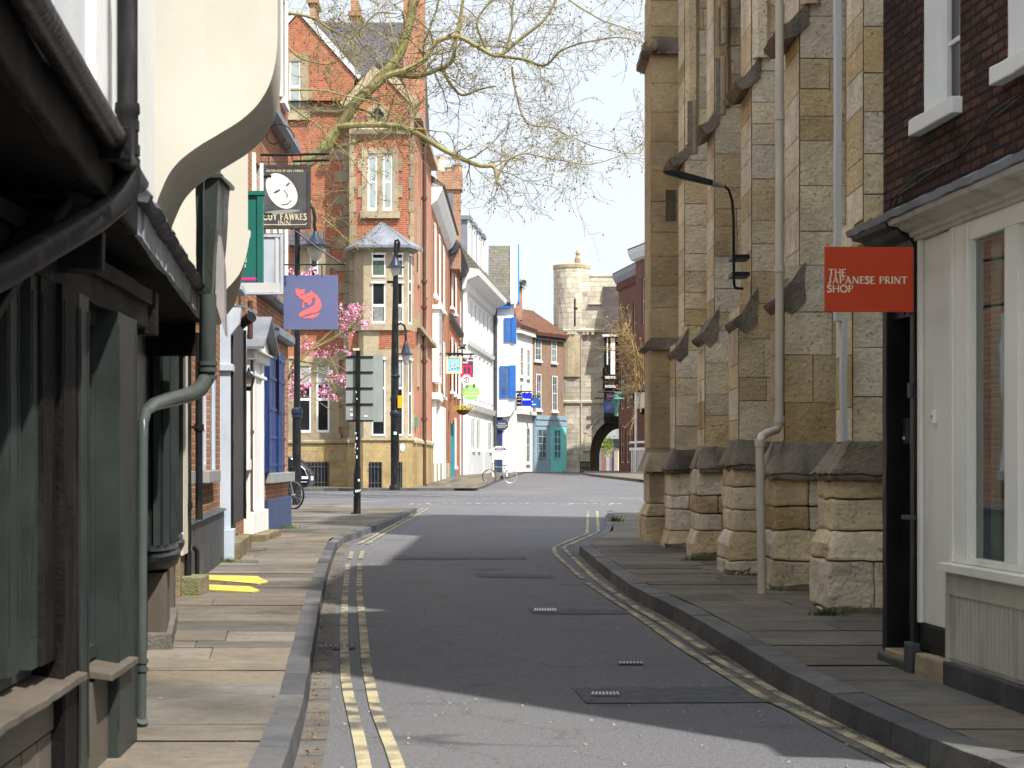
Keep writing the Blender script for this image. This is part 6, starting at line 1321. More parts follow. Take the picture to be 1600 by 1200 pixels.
m = MB(f3); m.box(-.15, .45, 0, .22, gz(112), zc3-.8); m.build('corner_pilaster', m_wrend, h3)
m = MB(f3); m.box(0, f3.L, 0, .08, gz(112), 2.0); m.build('stone_plinth', m_gwhite, h3)
wins(f3, h3, [(5, 6.3, 2.1, 4.2), (8.5, 9.8, 2.1, 4.2), (17, 18.4, 2.1, 4.2)], m_white, .09, 2, 3, True, m_glp); m = MB(f3); m.box(12, 13.3, 0, .1, gz(120), 3.6); m.build('door', m_white, h3)
m = MB(f3); m.prism([(1.05, zc3+.36), (1.0, zc3+.5), (-2.6, zc3+5.0), (-7, zc3+5.2), (-9, zc3+.4)], -.5, f3.L, 0); m.build('roof', m_slateg, h3)
for i in range(4):
    u = 1.6+i*3.0; d = MB(f3); d.box(u, u+1.5, -2.6, .1, zc3+.6, zc3+3.75); d.box(u-.15, u+1.65, -2.7, .3, zc3+3.75, zc3+4.0); o = d.build('dormer', m_lead, h3)
    d = MB(f3); d.box(u-.02, u+.2, .1, .2, zc3+.5, zc3+3.75); d.box(u+1.3, u+1.52, .1, .2, zc3+.5, zc3+3.75); d.box(u+.2, u+1.3, .1, .18, zc3+3.45, zc3+3.75); d.build('dormer_frame', m_white, o); d = MB(f3); d.box(u+.2, u+1.3, .1, .12, zc3+.6, zc3+3.45); d.build('pane', m_glp, o)
m = MB(f3); m.tube([(f3.L-.2, .2, gz(130)), (f3.L-.2, .2, zc3)], .14, 8); tag(m.build('rainwater_pipe', m_dboard), 'dark downpipe at the join of the white Georgian house and the blue windowed house', 'drainpipe')
# jettied white house with blue windows
Yb = 133.2; xa, xb = X(769, Yb), X(803, Yb); h4 = thing('jettied_house', ((xa+xb)/2, 136, gz(136)), 'jettied cool white house with bright blue windows and mossy roof', 'house')
z1, zev = Z(640, Yb), Z(474, Yb)
m = MB(); m.box(xa, xb, Yb, Yb+6.5, z1, zev); m.prism([(Yb, zev), (Yb+6.5, zev), (Yb+3.2, Z(390, Yb+3))], xa, xb, 0); 
m.prism([(xa, z1), (xb, z1), (xb-.25, z1-.45), (xb-.7, z1-.55), (xa, z1-.55)], Yb+.01, Yb+6.4, 1); m.build('white_wall', m_bwrend, h4)
m = MB(); a = Z(388, Yb+3.2); m.hexa([(xa-.3, Yb-.35, zev-.1), (xb+.25, Yb-.35, zev-.1), (xb+.25, Yb+3.2, a), (xa-.3, Yb+3.2, a)], [(xa-.3, Yb-.45, zev+.05), (xb+.25, Yb-.45, zev+.05), (xb+.25, Yb+3.2, a+.2), (xa-.3, Yb+3.2, a+.2)]); m.build('roof', m_slateg, h4)
m = MB(); m.hexa([(xb+.26, Yb-.4, zev-.2), (xb+.4, Yb-.4, zev-.2), (xb+.4, Yb+3.2, a-.1), (xb+.26, Yb+3.2, a-.1)], [(xb+.26, Yb-.45, zev+.1), (xb+.4, Yb-.45, zev+.1), (xb+.4, Yb+3.2, a+.3), (xb+.26, Yb+3.2, a+.3)]); m.box(xa-.2, xb-.3, Yb-.3, Yb-.02, zev-.38, zev-.1); m.build('blue_bargeboard', m_bluew, h4)
m = MB(); m.hexa([(xb-.25, Yb-.42, zev-.1), (xb+.25, Yb-.42, zev-.1), (xb+.25, Yb+3.1, a+.0), (xb-.25, Yb+3.1, a+.0)], [(xb-.25, Yb-.48, zev+.15), (xb+.25, Yb-.48, zev+.15), (xb+.25, Yb+3.1, a+.26), (xb-.25, Yb+3.1, a+.26)]); m.build('verge', m_bwrend, h4)
def blue_oriel(px0, px1, px2, py0, py1):
    x0, x1, x2, zb_, zt_ = X(px0, Yb), X(px1, Yb), X(px2, Yb), Z(py1, Yb), Z(py0, Yb)
    m = MB(); m.box(x0, x1, Yb-.1, Yb, zb_, zt_); m.box(x1, x2, Yb-.15, Yb+2.5, zb_-.05, zt_+.05); o = m.build('window', m_bluew, h4)
    m = MB(); nx, nzv = 3, 4
    for i in range(nx):
        for j in range(nzv):
            a_, b_ = x0+.12+(x1-x0-.24)*i/nx, x0+.12+(x1-x0-.24)*(i+1)/nx; c_, d_ = zb_+.2+(zt_-zb_-.4)*j/nzv, zb_+.2+(zt_-zb_-.4)*(j+1)/nzv; m.box(a_+.03, b_-.03, Yb-.112, Yb-.1, c_+.03, d_-.03)
    m.build('pane', m_glp, o)
blue_oriel(788, 799, 807, 497, 534); blue_oriel(781, 796, 806, 572, 621)
m = MB(); m.box(xa, xa+.25, Yb+.4, Yb+.7, gz(133), z1-.5); m.box(X(785, Yb), xb-.4, Yb+.8, Yb+1, gz(133), z1-.5); m.build('ground_wall', m_offw, h4); m = MB(); m.box(xa+.25, X(785, Yb), Yb+.7, Yb+.8, gz(133), z1-.5); m.build('door', m_navy, h4)
m = MB(); m.box(xa-.03, xb-.1, Yb+1.0, Yb+6, gz(133), z1-.5); m.build('core_wall', m_offw, h4)
# low white house and brick house with teal shopfront
f5 = Fr((.35, 139.2), (1.66, 144.8), 0); h5 = thing('white_house', (0, 142, gz(142)), 'low off white rendered house with clay tile roof between blue windows and brown brick', 'house')
m = MB(f5); m.box(0, f5.L, -7, 0, gz(140), 11.9); m.build('white_wall', m_wrend, h5)
m = MB(f5); m.prism([(.4, 11.7), (.45, 11.95), (-3, 14.6), (-7, 12), (-7, 11.7)], -.1, f5.L, 0); m.build('roof', m_tile, h5); m = MB(f5); m.box(0, f5.L, 0, .3, 11.3, 11.7); m.box(0, f5.L, 0, .35, 5.0, 5.3); m.build('cornice', m_offw, h5)
wins(f5, h5, [(1.2, 2.2, 8, 10.3), (3.6, 4.6, 8, 10.3), (3.4, 4.6, 1.2, 4), (1, 1.8, 5.6, 7.4)], m_white, .05, 2, 4, True, m_glp); m = MB(f5); m.box(2.2, 3.0, 0, .06, gz(140), 3); m.build('door', m_offw, h5)
m = MB(); yy = 141; m.box(X(806, yy), X(816, yy), yy, yy+1, Z(500, yy), Z(448, yy)); m.box(X(805, yy), X(810, yy), yy+.2, yy+.8, Z(449, yy), Z(430, yy)); o = m.build('chimney', b_stack, h5)
m = MB()
for i in range(300):
    a = random.uniform(0, 6.28); r_ = random.random()**.5*.38; q = Vector((X(815, yy)+r_*math.cos(a), yy-.1+r_*.6*math.sin(a), Z(444, yy)+random.gauss(0, .16))); m.poly([q+Vector((random.uniform(-.1, .1), random.uniform(-.1, .1), random.uniform(-.1, .1))) for _ in range(3)])
m.build('weed_clump', m_grass, o)
f6 = Fr((1.68, 144.9), (4.3, 149.2), 0); h6 = thing('brick_shop', (3, 148, gz(147)), 'brown brick house with white windows and a teal shopfront against the stone gate', 'shop')
m = MB(f6); m.box(0, f6.L, -5, 0, gz(145), 11.8); m.build('brick_wall', b_brown, h6)
m = MB(f6); m.prism([(.4, 11.5), (.45, 11.8), (-3, 14.0), (-5, 12), (-5, 11.5)], -.1, f6.L, 0); m.build('roof', m_tile, h6)
m = MB(f6); m.box(0, f6.L, 0, .25, 11.2, 11.5); m.build('gutter', m_dboard, h6)
u6 = lambda px: f6.u(px); v6_ = lambda px, py: f6.v(py, f6.u(px))
for px0, px1, py0, py1 in ((835, 845, 524, 563), (861, 869, 524, 566), (837, 845, 584, 640), (862, 870, 587, 642)):
    wins(f6, h6, [(u6(px0), u6(px1), v6_(px0, py1), v6_(px0, py0))], m_white, .06, 2, 4, True, m_glp)
zs6 = v6_(850, 656)
m = MB(f6); m.box(0, f6.L+.1, 0, .36, zs6, zs6+.35); m.box(0, f6.L, -.02, .3, zs6-.5, zs6); m.build('shop_fascia', m_tealg, h6)
m = MB(f6); m.box(0, u6(856), 0, .25, gz(145), zs6-.5); m.build('grey_front', m_tealg, h6); m = MB(f6); m.box(u6(856), f6.L, 0, .28, gz(145), zs6-.45); m.build('teal_front', m_teal, h6)
for a, b_ in ((836, 848), (861, 871)):
    m = MB(f6); m.box(u6(a), u6(b_), .25, .3, gz(145)+1.1, zs6-.8); o = m.build('shop_window', m_glp, h6); m = MB(f6)
    for i in range(5): v = gz(145)+1.1+(zs6-.8-gz(145)-1.1)*i/4; m.box(u6(a), u6(b_), .3, .33, v-.04, v+.04)
    for i in range(3): u = u6(a)+(u6(b_)-u6(a))*i/2; m.box(u-.04, u+.04, .3, .325, gz(145)+1.1, zs6-.8)
    m.build('glazing_bars', m_tealg if a < 850 else m_teal, o)
# ---------------------------------------------------------------- medieval stone gate
YG = 150.0; gt_ = thing('stone_gate', (8, 152, gz(150)), 'pale stone gate tower with round turret and dark archway closing the street', 'gate')
G = Fr((X(865, YG), YG), (X(1040, YG), YG), 0); GU = lambda px: G.u(px); GV = lambda py: Z(py, YG)
zg2 = g(YG)
def stonefield(fr, u0, u1, v0, v1, n, hm, wm, skip=None):
    m = MB(fr); z = v0
    while z < v1-.02:
        h = random.uniform(hm*.7, hm*1.3); h = v1-z if v1-z-h < hm*.4 else h; u = u0
        while u < u1-.02:
            w = random.uniform(wm*.6, wm*1.5); w = u1-u if u1-u-w < wm*.4 else w
            if not (skip and skip(u+w/2, z+h/2)): m.poly(((u+.01, n+random.uniform(0, .02), z+.01), (u+w-.01, n+random.uniform(0, .02), z+.01), (u+w-.01, n+random.uniform(0, .02), z+h-.01), (u+.01, n+random.uniform(0, .02), z+h-.01)), random.random())
            u += w
        z += h
    return m
ac, ar = GU(975), (975-922)/F*YG; asp = GV(705); aap = GV(651)
def inarch(u, v, e=0.0):
    if abs(u-ac) > ar+e: return False
    return v < asp or v < asp+(aap-asp+e)*math.sqrt(max(0, 1-((u-ac)/(ar+e))**2))
arc = [(ac-ar*math.cos(math.pi*i/24), asp+(aap-asp)*math.sin(math.pi*i/24)) for i in range(25)]
m = MB(G)
m.prism([(GU(880), zg2), (ac-ar, zg2)]+arc+[(ac+ar, zg2), (G.L, zg2), (G.L, GV(430)), (GU(880), GV(430))], -7, 0, 1, .3)
m.build('core_wall', paint('gate_mortar', (.45, .4, .3), .95, .2, 2), gt_)
stonefield(G, GU(882), G.L, zg2, GV(520), .03, .42, .8, lambda u, v: inarch(u, v, .5)).build('lower_stonework', m_bar, gt_)
stonefield(G, GU(905), G.L, GV(517), GV(431), .02, .45, .85).build('upper_stonework', m_bar, gt_)
# turret: drum standing forward of the wall
tc = (GU(894), -1.25); tr = (922-865)/2/F*YG
m = MB(G); seg = 20; z = GV(523); rows = []
while z < GV(418): h = random.uniform(.35, .55); rows.append((z, min(h, GV(418)-z))); z += h
for z, h in rows:
    o_ = random.random()
    for i in range(seg):
        a, b_ = math.pi*2*(i+o_)/seg, math.pi*2*(i+1+o_)/seg; e = .004; r_ = tr*random.uniform(1.0, 1.008)
        m.poly([(tc[0]+r_*math.cos(q), tc[1]+r_*math.sin(q), zz) for q, zz in ((a+e, z+.01), (b_-e, z+.01), (b_-e, z+h-.01), (a+e, z+h-.01))], random.random())
m.build('turret', m_bar, gt_)
m = MB(G); m.lathe([(tr*1.0, GV(420)), (tr*1.03, GV(418)), (tr*1.03, GV(413)), (tr*.95, GV(411))], (tc[0], tc[1], 0), 28); m.lathe([(tr*.99, zg2+8), (tr*.985, GV(418))], (tc[0], tc[1], 0), 28); m.build('turret_coping', m_trim, gt_)
m = MB(G); q = (GU(903), -.3, GV(413)); m.lathe([(.28, 0), (.26, .5), (.15, .75), (.2, .95), (.16, 1.1), (.12, 1.2), (.05, 1.25)], q, 10); m.build('finial', m_trim, gt_, rough=.04, rs=3)
m = MB(G); m.box(GU(922), G.L, -.8, .1, GV(432), GV(428)); m.prism([(0, GV(521)), (.25, GV(519)), (.3, GV(516)), (0, GV(513))], GU(880), G.L, 0); m.prism([(0, GV(632)), (.18, GV(630)), (.2, GV(627)), (0, GV(625))], GU(880), G.L, 0); m.box(GU(919), GU(941), 0, .3, GV(476), GV(473)); m.build('string_course', m_bar, gt_)
m = MB(G); m.box(GU(907.5), GU(909.5), .03, .16, zg2, GV(520)); m.build('buttress_edge', m_bar, gt_)
for px in (886, 893, 910, 916, 924):
    m = MB(G); m.prism([(.0, GV(530)), (.35, GV(523)), (.35, GV(520)), (0, GV(520))], GU(px), GU(px+4), 0); m.build('corbel', m_bar, gt_)
for px, py0, py1, pc, n_ in ((898, 467, 510, 482, tr*.98-1.25), (943, 575, 612, 590, .05)):
    m = MB(G); m.box(GU(px)-.07, GU(px)+.07, n_-.05, n_+.03, GV(py1), GV(py0)); m.box(GU(px)-.22, GU(px)+.22, n_-.05, n_+.025, GV(pc)-.07, GV(pc)+.07); m.build('arrow_slit', m_iron, gt_)
m = MB(G)
for i in range(15):
    a, b_ = math.pi*(i+.03)/15, math.pi*(i+.97)/15; P = lambda q, e: (ac-(ar+e)*math.cos(q), asp+(aap-asp+e)*math.sin(q))
    m.prism([P(a, -.02), P(b_, -.02), P(b_, .5), P(a, .5)], -.2, .1, 1, random.random())
m.build('arch_ring', m_bar, gt_)
m = MB(G); P0 = [(ac-(ar+.5)*math.cos(math.pi*i/24), asp+(aap-asp+.5)*math.sin(math.pi*i/24)) for i in range(25)]
for p, q in zip(P0, P0[1:]): d = Vector((q[0]-p[0], q[1]-p[1])).normalized(); m.prism([p, q, (q[0]-d.y*.1, q[1]+d.x*.1), (p[0]-d.y*.1, p[1]+d.x*.1)], 0, .2, 1)
m.build('hood_mould', m_bar, gt_)
m = MB(G); P1 = [(ac-(ar-.06)*math.cos(math.pi*i/24), asp+(aap-asp-.06)*math.sin(math.pi*i/24)) for i in range(25)]; Q1 = [(ac-1.85*math.cos(math.pi*i/24), asp-.6+2.6*math.sin(math.pi*i/24)) for i in range(25)]
m.prism([(P1[0][0], zg2)]+P1+[(P1[-1][0], zg2), (Q1[-1][0], zg2)]+Q1[::-1]+[(Q1[0][0], zg2)], -6.9, -4.5, 1); m.build('inner_arch', m_crust, gt_)
# view through the arch: shop on the other side
fx = Fr((X(925, 175), 175), (X(990, 172), 172), 0); h7 = thing('shop_beyond', (10, 176, g(170)), 'small shop with pink and pale fronts seen through the dark archway', 'shop')
m = MB(fx); m.box(0, fx.L, -5, 0, g(170), 9); m.build('wall', m_gwhite, h7)
uu = lambda px: fx.u(px)
for px0, px1, py0, py1, mt in ((941, 948, 704, 742, paint('pink_front', (.5, .22, .18), .6)), (948.5, 954, 700, 742, m_gwhite), (954.5, 960, 690, 742, paint('pink_pier', (.52, .25, .2), .6)), (961, 967, 705, 742, m_letter), (957.5, 960.5, 705, 742, m_bluew), (940, 968, 686, 700, m_dboard)):
    m = MB(fx); m.box(uu(px0), uu(px1), 0, .15, Z(min(py1, 740), 174), Z(py0, 174)); m.build('shop_panel', mt, h7)
m = MB()
for i in range(500):
    q = Vector((X(949, 172)+random.gauss(0, .35), 172+random.gauss(0, .3), Z(697, 172)+random.gauss(0, .55))); m.poly([q+Vector((random.uniform(-.13, .13), random.uniform(-.13, .13), random.uniform(-.13, .13))) for _ in range(3)], random.random())
tag(m.build('hanging_plants', m_bud), 'green and yellow plants hanging on the shop seen through the archway', 'plants')
# railing by the arch
rl = thing('iron_railing', (X(916, 149), 149, g(149)), 'low dark iron railing against the gate left of the archway', 'railing')
m = MB()
for i in range(7): x_ = X(907+i*2.2, 149); m.tube([(x_, 149, g(149)), (x_, 149, Z(721, 149))], .05, 6)
m.build('bars', m_iron, rl); m = MB(); m.tube([pt(906, 722, 149), pt(922, 722, 149)], .06, 6); m.tube([pt(906, 731, 149), pt(922, 731, 149)], .05, 6); m.build('rails', m_iron, rl)
# ---------------------------------------------------------------- right side of the old street
hb = thing('tile_hung_house', (X(955, 146), 147, gz(146)), 'dark tile roofed timber house tucked between the gate and the maroon brick row', 'house')
yy = 148.6
m = MB(); m.hexa([(X(941, yy), yy-.3, Z(523, yy)), (X(985, yy), yy-.3, Z(523, yy)), (X(985, yy), yy+1.3, Z(452, yy+2)), (X(943, yy), yy+1.3, Z(452, yy+2))], [(X(941, yy), yy-.3, Z(520, yy)), (X(985, yy), yy-.3, Z(520, yy)), (X(985, yy), yy+1.3, Z(449, yy+2)), (X(943, yy), yy+1.3, Z(449, yy+2))]); m.build('roof', tiles('dark_tile', (.09, .07, .065), (.06, .05, .05), .3, .2), hb)
m = MB(); m.box(X(945, yy), X(985, yy), yy, yy+1.3, Z(660, yy), Z(523, yy)); m.build('timber_wall', m_oak, hb)
m = MB(); m.box(X(941, yy), X(985, yy), yy-.35, yy-.05, Z(526, yy), Z(523, yy)); m.box(X(954, yy), X(961, yy), yy-.06, yy-.0, Z(585, yy), Z(528, yy)); m.box(X(948, yy), X(950, yy), yy-.06, yy, Z(570, yy), Z(528, yy)); m.build('white_trim', m_white, hb)
m = MB(); m.box(X(945, yy), X(962, yy), yy-.5, yy-.4, Z(592, yy), Z(588, yy)); m.box(X(945, yy), X(962, yy), yy-.5, yy-.4, Z(606, yy), Z(602, yy)); m.build('balcony_rail', m_gwhite, hb)
f8 = Fr((9.6, 133), (8.4, 141), 0, -1); h8 = thing('maroon_brick_house', (11, 127, gz(127)), 'shaded maroon brick house with stone window strips and dentil eaves, right of the archway', 'house')
hh8 = [(u, u+1.3, v0, v1) for u in (1.6, 4.3, 6.3) for v0, v1 in ((10.2, 13.4), (5.4, 8.8), (1.2, 4.1))]
m = MB(f8); m.wall(0, f8.L, gz(130), 15.6, 0, hh8, .25); m.box(f8.L-.3, f8.L, -9, -.01, gz(130), 15.6); m.box(0, .3, -9, -.01, gz(130), 15.6); m.build('brick_wall', b_maroon, h8)
for h_ in hh8: wins(f8, h8, [h_], m_letter, -.12, 2, 4, True)
m = MB(f8); m.prism([(0, 15.2), (.2, 15.3), (.4, 15.7), (.45, 16.0), (0, 16.1)], 0, f8.L+.3, 0); k = 0
m.build('cornice', m_lead, h8); m = MB(f8)
while k < f8.L: m.box(k, k+.3, 0, .2, 14.7, 15.2); k += .6
m.build('dentils', b_maroon, h8)
m = MB(f8); m.prism([(.45, 16), (.45, 16.1), (-3.5, 17.6), (-9, 16)], 0, f8.L+.3, 0); m.build('roof', m_tile, h8)
f9 = Fr((11.6, 116.5), (8.85, 128.3), 0, -1); h9 = thing('maroon_brick_house', (11, 102, gz(102)), 'taller maroon brick house with a white porch panel next to the church corner', 'house')
hh9 = [(u, u+1.3, v0, v1) for u in (3, 6.6, 9.4) for v0, v1 in ((11, 14.2), (6.2, 9.4))]
m = MB(f9); m.wall(0, f9.L, gz(120), 16.2, 0, hh9, .25); m.box(f9.L-.3, f9.L, -9, -.01, gz(120), 16.2); m.box(0, .3, -9, -.01, gz(120), 16.2); m.build('brick_wall', b_maroon, h9)
for h_ in hh9: wins(f9, h9, [h_], m_letter, -.12, 2, 4, True)
m = MB(f9); m.prism([(0, 15.6), (.3, 15.7), (.5, 16.1), (.55, 16.4), (0, 16.5)], -.3, f9.L+.2, 0); m.build('cornice', m_gwhite, h9); m = MB(f9); m.prism([(.55, 16.4), (.55, 16.5), (-4, 18), (-9, 16.5)], -.3, f9.L+.2, 0); m.build('roof', m_tile, h9)
m = MB(f9); m.box(f9.L-7, f9.L-.2, 0, .9, 6.2, 6.7); m.prism([(0, 4.6), (.3, 4.8), (.9, 5.9), (.9, 6.2), (0, 6.2)], f9.L-2, f9.L-1.6, 0); m.build('porch_beam', m_iron, h9); m = MB(f9); m.box(f9.L-7, f9.L-2.2, .0, .7, 5.0, 6.1); m.build('white_panel', m_gwhite, h9)
m = MB(f9); m.tube([(f9.L-3, .9, gz(125)), (f9.L-3, .9, 6.2)], .1, 8); m.build('porch_post', m_white, h9); m = MB(f9); k = f9.L-8
while k < f9.L-1.5: m.box(k, k+.16, .8, .9, gz(120), gz(120)+1.6); k += .5
m.box(f9.L-8, f9.L-1.5, .78, .92, gz(120)+1.6, gz(120)+1.8); m.box(f9.L-8, f9.L-1.5, .78, .92, gz(120)+2.1, gz(120)+2.25); m.build('white_railing', m_white, h9)
# bare climber on the maroon brick
cl = thing('bare_climber', (8.4, 118, 6), 'bare tan climbing plant spreading over the maroon brick houses', 'climber')
m = MB(); mbud = MB()
def vine(p, d, L, r, k):
    P = [p.copy()]; 
    for i in range(7):
        d = (d+Vector((random.gauss(0, .1), random.gauss(0, .3), random.gauss(0, .3)))-Vector((0, 0, .03))).normalized(); p = p+d*L/7; p.x = min(p.x, 8.6); P.append(p.copy())
    m.tube(P, [r*(1-.8*i/7) for i in range(8)], 4, .5, False)
    if k > 0:
        for q in P[1:]:
            for _ in range(random.choice((1, 2))): vine(q, (d+Vector((random.uniform(-.35, .05), random.gauss(0, .9), random.gauss(0, .9)))).normalized(), L*random.uniform(.35, .6), r*.6, k-1)
    elif random.random() < .5:
        q = P[-1]; mbud.poly([q+Vector((random.uniform(-.1, .1), random.uniform(-.1, .1), random.uniform(-.1, .1))) for _ in range(3)])
for sx, sy, sz in ((8.4, 117, 4.5), (8.5, 119, 6), (8.6, 121, 7), (8.2, 116, 6)): vine(Vector((sx, sy, sz)), Vector((-.1, random.gauss(0, .3), 1)).normalized(), 4.2, .06, 2)
m.build('stems', m_vine, cl); mbud.build('dry_leaves', paint('dry_leaf', (.3, .2, .06), .9, .3, 8), cl)
# green lantern on bracket
ygl = 100.0; c = pt(967, 612, ygl); lantern((c.x, c.y, c.z), 3.6, 'verdigris green lantern on a bracket in front of the maroon brick', 'street_lantern', m_greenl, 'lantern', [pt(967, 597, ygl), pt(985, 604, ygl+3), pt(992, 604, ygl+5)])
m = MB(); m.lathe([(.12, 0), (.1, .4), (.18, .9), (.1, 1.2)], pt(963, 650, ygl+.5), 8); tag(m.build('lantern_finial', m_greenl), 'green cast bracket foot below the verdigris lantern', 'bracket')
# ---------------------------------------------------------------- small signs along the old street
def sign2(name, px0, px1, py0, py1, Y, mat, label, frame=None, fw=.08, arm=True, n=0):
    t, fr = board(name, px0, px1, py0, py1, Y, mat, label, frame=frame, fw=fw, th=.08, grp='hanging signs along the far street')
    if arm: m = MB(); m.tube([(X(px0, Y)-.6, Y-.04, fr.z1+.12), (X(px1, Y), Y-.04, fr.z1+.12)], .05, 6); m.tube([(X(px0, Y)+.2, Y-.04, fr.z1), (X(px0, Y)+.2, Y-.04, fr.z1+.12)], .04, 5); m.tube([(X(px1, Y)-.2, Y-.04, fr.z1), (X(px1, Y)-.2, Y-.04, fr.z1+.12)], .04, 5); m.build('bracket', m_iron, t)
    return t, fr
def glyphbars(fr, t, rows, mat, n=.004, amp=.0):
    m = MB(fr); k = 0
    for px0, px1, py, h, base, Y in rows:
        u = (px0-base)/F*Y
        while u < (px1-base)/F*Y-.02: w = random.uniform(.4, .8)*h/F*Y; k += 1; m.box(u, u+w, 0, n, Z(py+h/2, Y), Z(py-h/2, Y)+random.uniform(-.2, .2)*h/F*Y); u += w*1.35
    m.build('lettering', mat, t)
Y = 94; t, fr = sign2('hanging_sign', 696.5, 722, 556, 584, Y, m_lblue, 'sky blue hanging sign in a wide cream frame with white script', m_letter, .12)
m = MB(fr)
def script(P): 
    q = [((a-696.5)/F*Y, .02, Z(b, Y)) for a, b in P]; m.tube(q, .028, 5)
script([(705,571),(706,566),(709,565),(709,569),(706,571),(711,566),(712,570),(714,564)]); script([(703,577),(706,573),(708,576),(710,572),(712,575),(714,571),(716,574),(718,572)])
m.build('lettering', m_lwhite, t)
Y = 98; t, fr = sign2('hanging_sign', 717, 741.5, 557, 592, Y, m_plum, 'plum hanging sign with a rose tram shaped picture and white lettering', m_gwhite, .08)
m = MB(fr); h_ = 3.2/F*Y; letters(m, 'THE', (725.5-717)/F*Y, Z(561.5, Y), h_, .004, 1, .22, .14, .08); letters(m, 'MARE', (723-717)/F*Y, Z(567.8, Y), 2.9/F*Y, .004, .95, .22, .14, .08); m.build('lettering', m_lwhite, t)
glyphbars(fr, t, ((729, 739.5, 563.3, 2, 717, Y),), m_lwhite)
m = MB(fr); uu_ = lambda px: (px-717)/F*Y
m.box(uu_(723), uu_(737), 0, .006, Z(573.5, Y), Z(571, Y)); m.box(uu_(723), uu_(724.5), 0, .006, Z(588, Y), Z(573.6, Y)); m.box(uu_(728.5), uu_(730), 0, .006, Z(583, Y), Z(573.6, Y)); m.box(uu_(735), uu_(737), 0, .006, Z(588, Y), Z(573.6, Y)); m.box(uu_(720), uu_(739), 0, .0055, Z(589.5, Y), Z(583.5, Y)); m.build('picture', m_hot, t)
def disc(name, px, py, rx, ry, Y, mat, label):
    t = thing(name, pt(px, py+ry, Y), label, 'sign', 'hanging signs along the far street'); fr = Fr((X(px, Y), Y), (X(px, Y)+1, Y), 0); m = MB(fr); zc_ = Z(py, Y)
    m.prism([(rx/F*Y*math.cos(a*math.pi/14), zc_+ry/F*Y*math.sin(a*math.pi/14)) for a in range(28)], -.08, 0, 1); m.build('board', mat, t); return t, fr, zc_
Y = 97; t, fr, zc_ = disc('round_sign', 728.8, 593.5, 8, 8.3, Y, m_lwhite, 'round white hanging sign with a red letter Y in a dark ring')
m = MB(fr); R1, R2 = 4.4/F*Y, 3.4/F*Y
for i in range(20): a, b_ = i*math.pi/10, (i+1)*math.pi/10; m.poly([(r_*math.cos(q), .004, zc_+r_*math.sin(q)) for r_, q in ((R1, a), (R1, b_), (R2, b_), (R2, a))])
m.build('ring', m_iron, t); m = MB(fr); letters(m, 'Y', -.085, zc_-.09, .2, .004, 1.1, .22, .16, .05); m.build('lettering', m_hot, t)
Y = 99; t, fr, zc_ = disc('round_sign', 735.5, 613, 13.3, 12.2, Y, m_lime, 'lime green scalloped oval hanging sign with pale lettering')
m = MB(fr)
for py, w_ in ((608, 5), (613.5, 18), (618.5, 20)):
    u = -w_/2/F*Y
    while u < w_/2/F*Y: ww = random.uniform(.04, .09); m.box(u, u+ww, 0, .004, Z(py+1.3, Y), Z(py-1.3, Y)); u += ww+.03
m.build('lettering', m_letter, t)
m = MB()
for px in (730, 741): m.tube([pt(px, 604, Y-.02), pt(px, 600, Y-.02)], .04, 6)
m.build('hanger', m_iron, t)
Y = 137; t, fr = sign2('hanging_sign', 815.5, 831, 614, 634.5, Y, m_royal, 'royal blue hanging sign with bold white lettering', None)
m = MB(fr); hh_ = 3.1/F*Y; letters(m, 'A', .04, Z(625.5, Y), hh_*1.15, .004, .8, .26, .2, .02); glyphbars(fr, t, ((819, 829.5, 624.3, 2.2, 815.5, Y),), m_lwhite); m.build('initial', m_lwhite, t)
Y = 142; t, fr = sign2('hanging_sign', 829.5, 845, 621, 637, Y, m_mid, 'mid blue hanging sign with a small white mark, lower right of the royal blue one', None); glyphbars(fr, t, ((831, 837, 632, 1.6, 829.5, Y), (841.5, 843, 623, 1.2, 829.5, Y), (831, 832.5, 627.5, 2, 829.5, Y)), m_lwhite)
Y = 139; t, fr = sign2('hanging_sign', 807.5, 815, 616, 634.5, Y, m_oak, 'small brown and gold hanging sign left of the royal blue one', None); glyphbars(fr, t, ((808.3, 814, 620, 1.2, 807.5, Y), (808.3, 814, 624, 1.6, 807.5, Y), (808.3, 814, 630, 1.6, 807.5, Y)), m_letter)
Y = 132.2; t, fr, zc_ = disc('oval_sign', 784, 664, 10.5, 8.5, Y, m_navy, 'navy oval shop sign under the jetty of the blue windowed house'); m = MB(fr)
for dz, w_ in ((.12, .25), (-.02, .42), (-.16, .3)):
    u = -w_
    while u < w_: m.box(u, u+.06, 0, .004, zc_+dz-.03, zc_+dz+.03); u += .09
m.build('lettering', m_letter, t)
Y = 118; t, fr = sign2('hanging_sign', 943, 959.5, 625, 645, Y, m_navy, 'dark navy hanging sign with faint lettering before the archway', None); glyphbars(fr, t, ((945, 958, 628, 1.6, 943, Y), (945, 957, 631.5, 1.2, 943, Y)), m_dboard)
Y = 121; t, fr = sign2('hanging_sign', 948, 962, 615, 624.5, Y, m_plum, 'dark plum hanging sign partly behind the navy one', None)
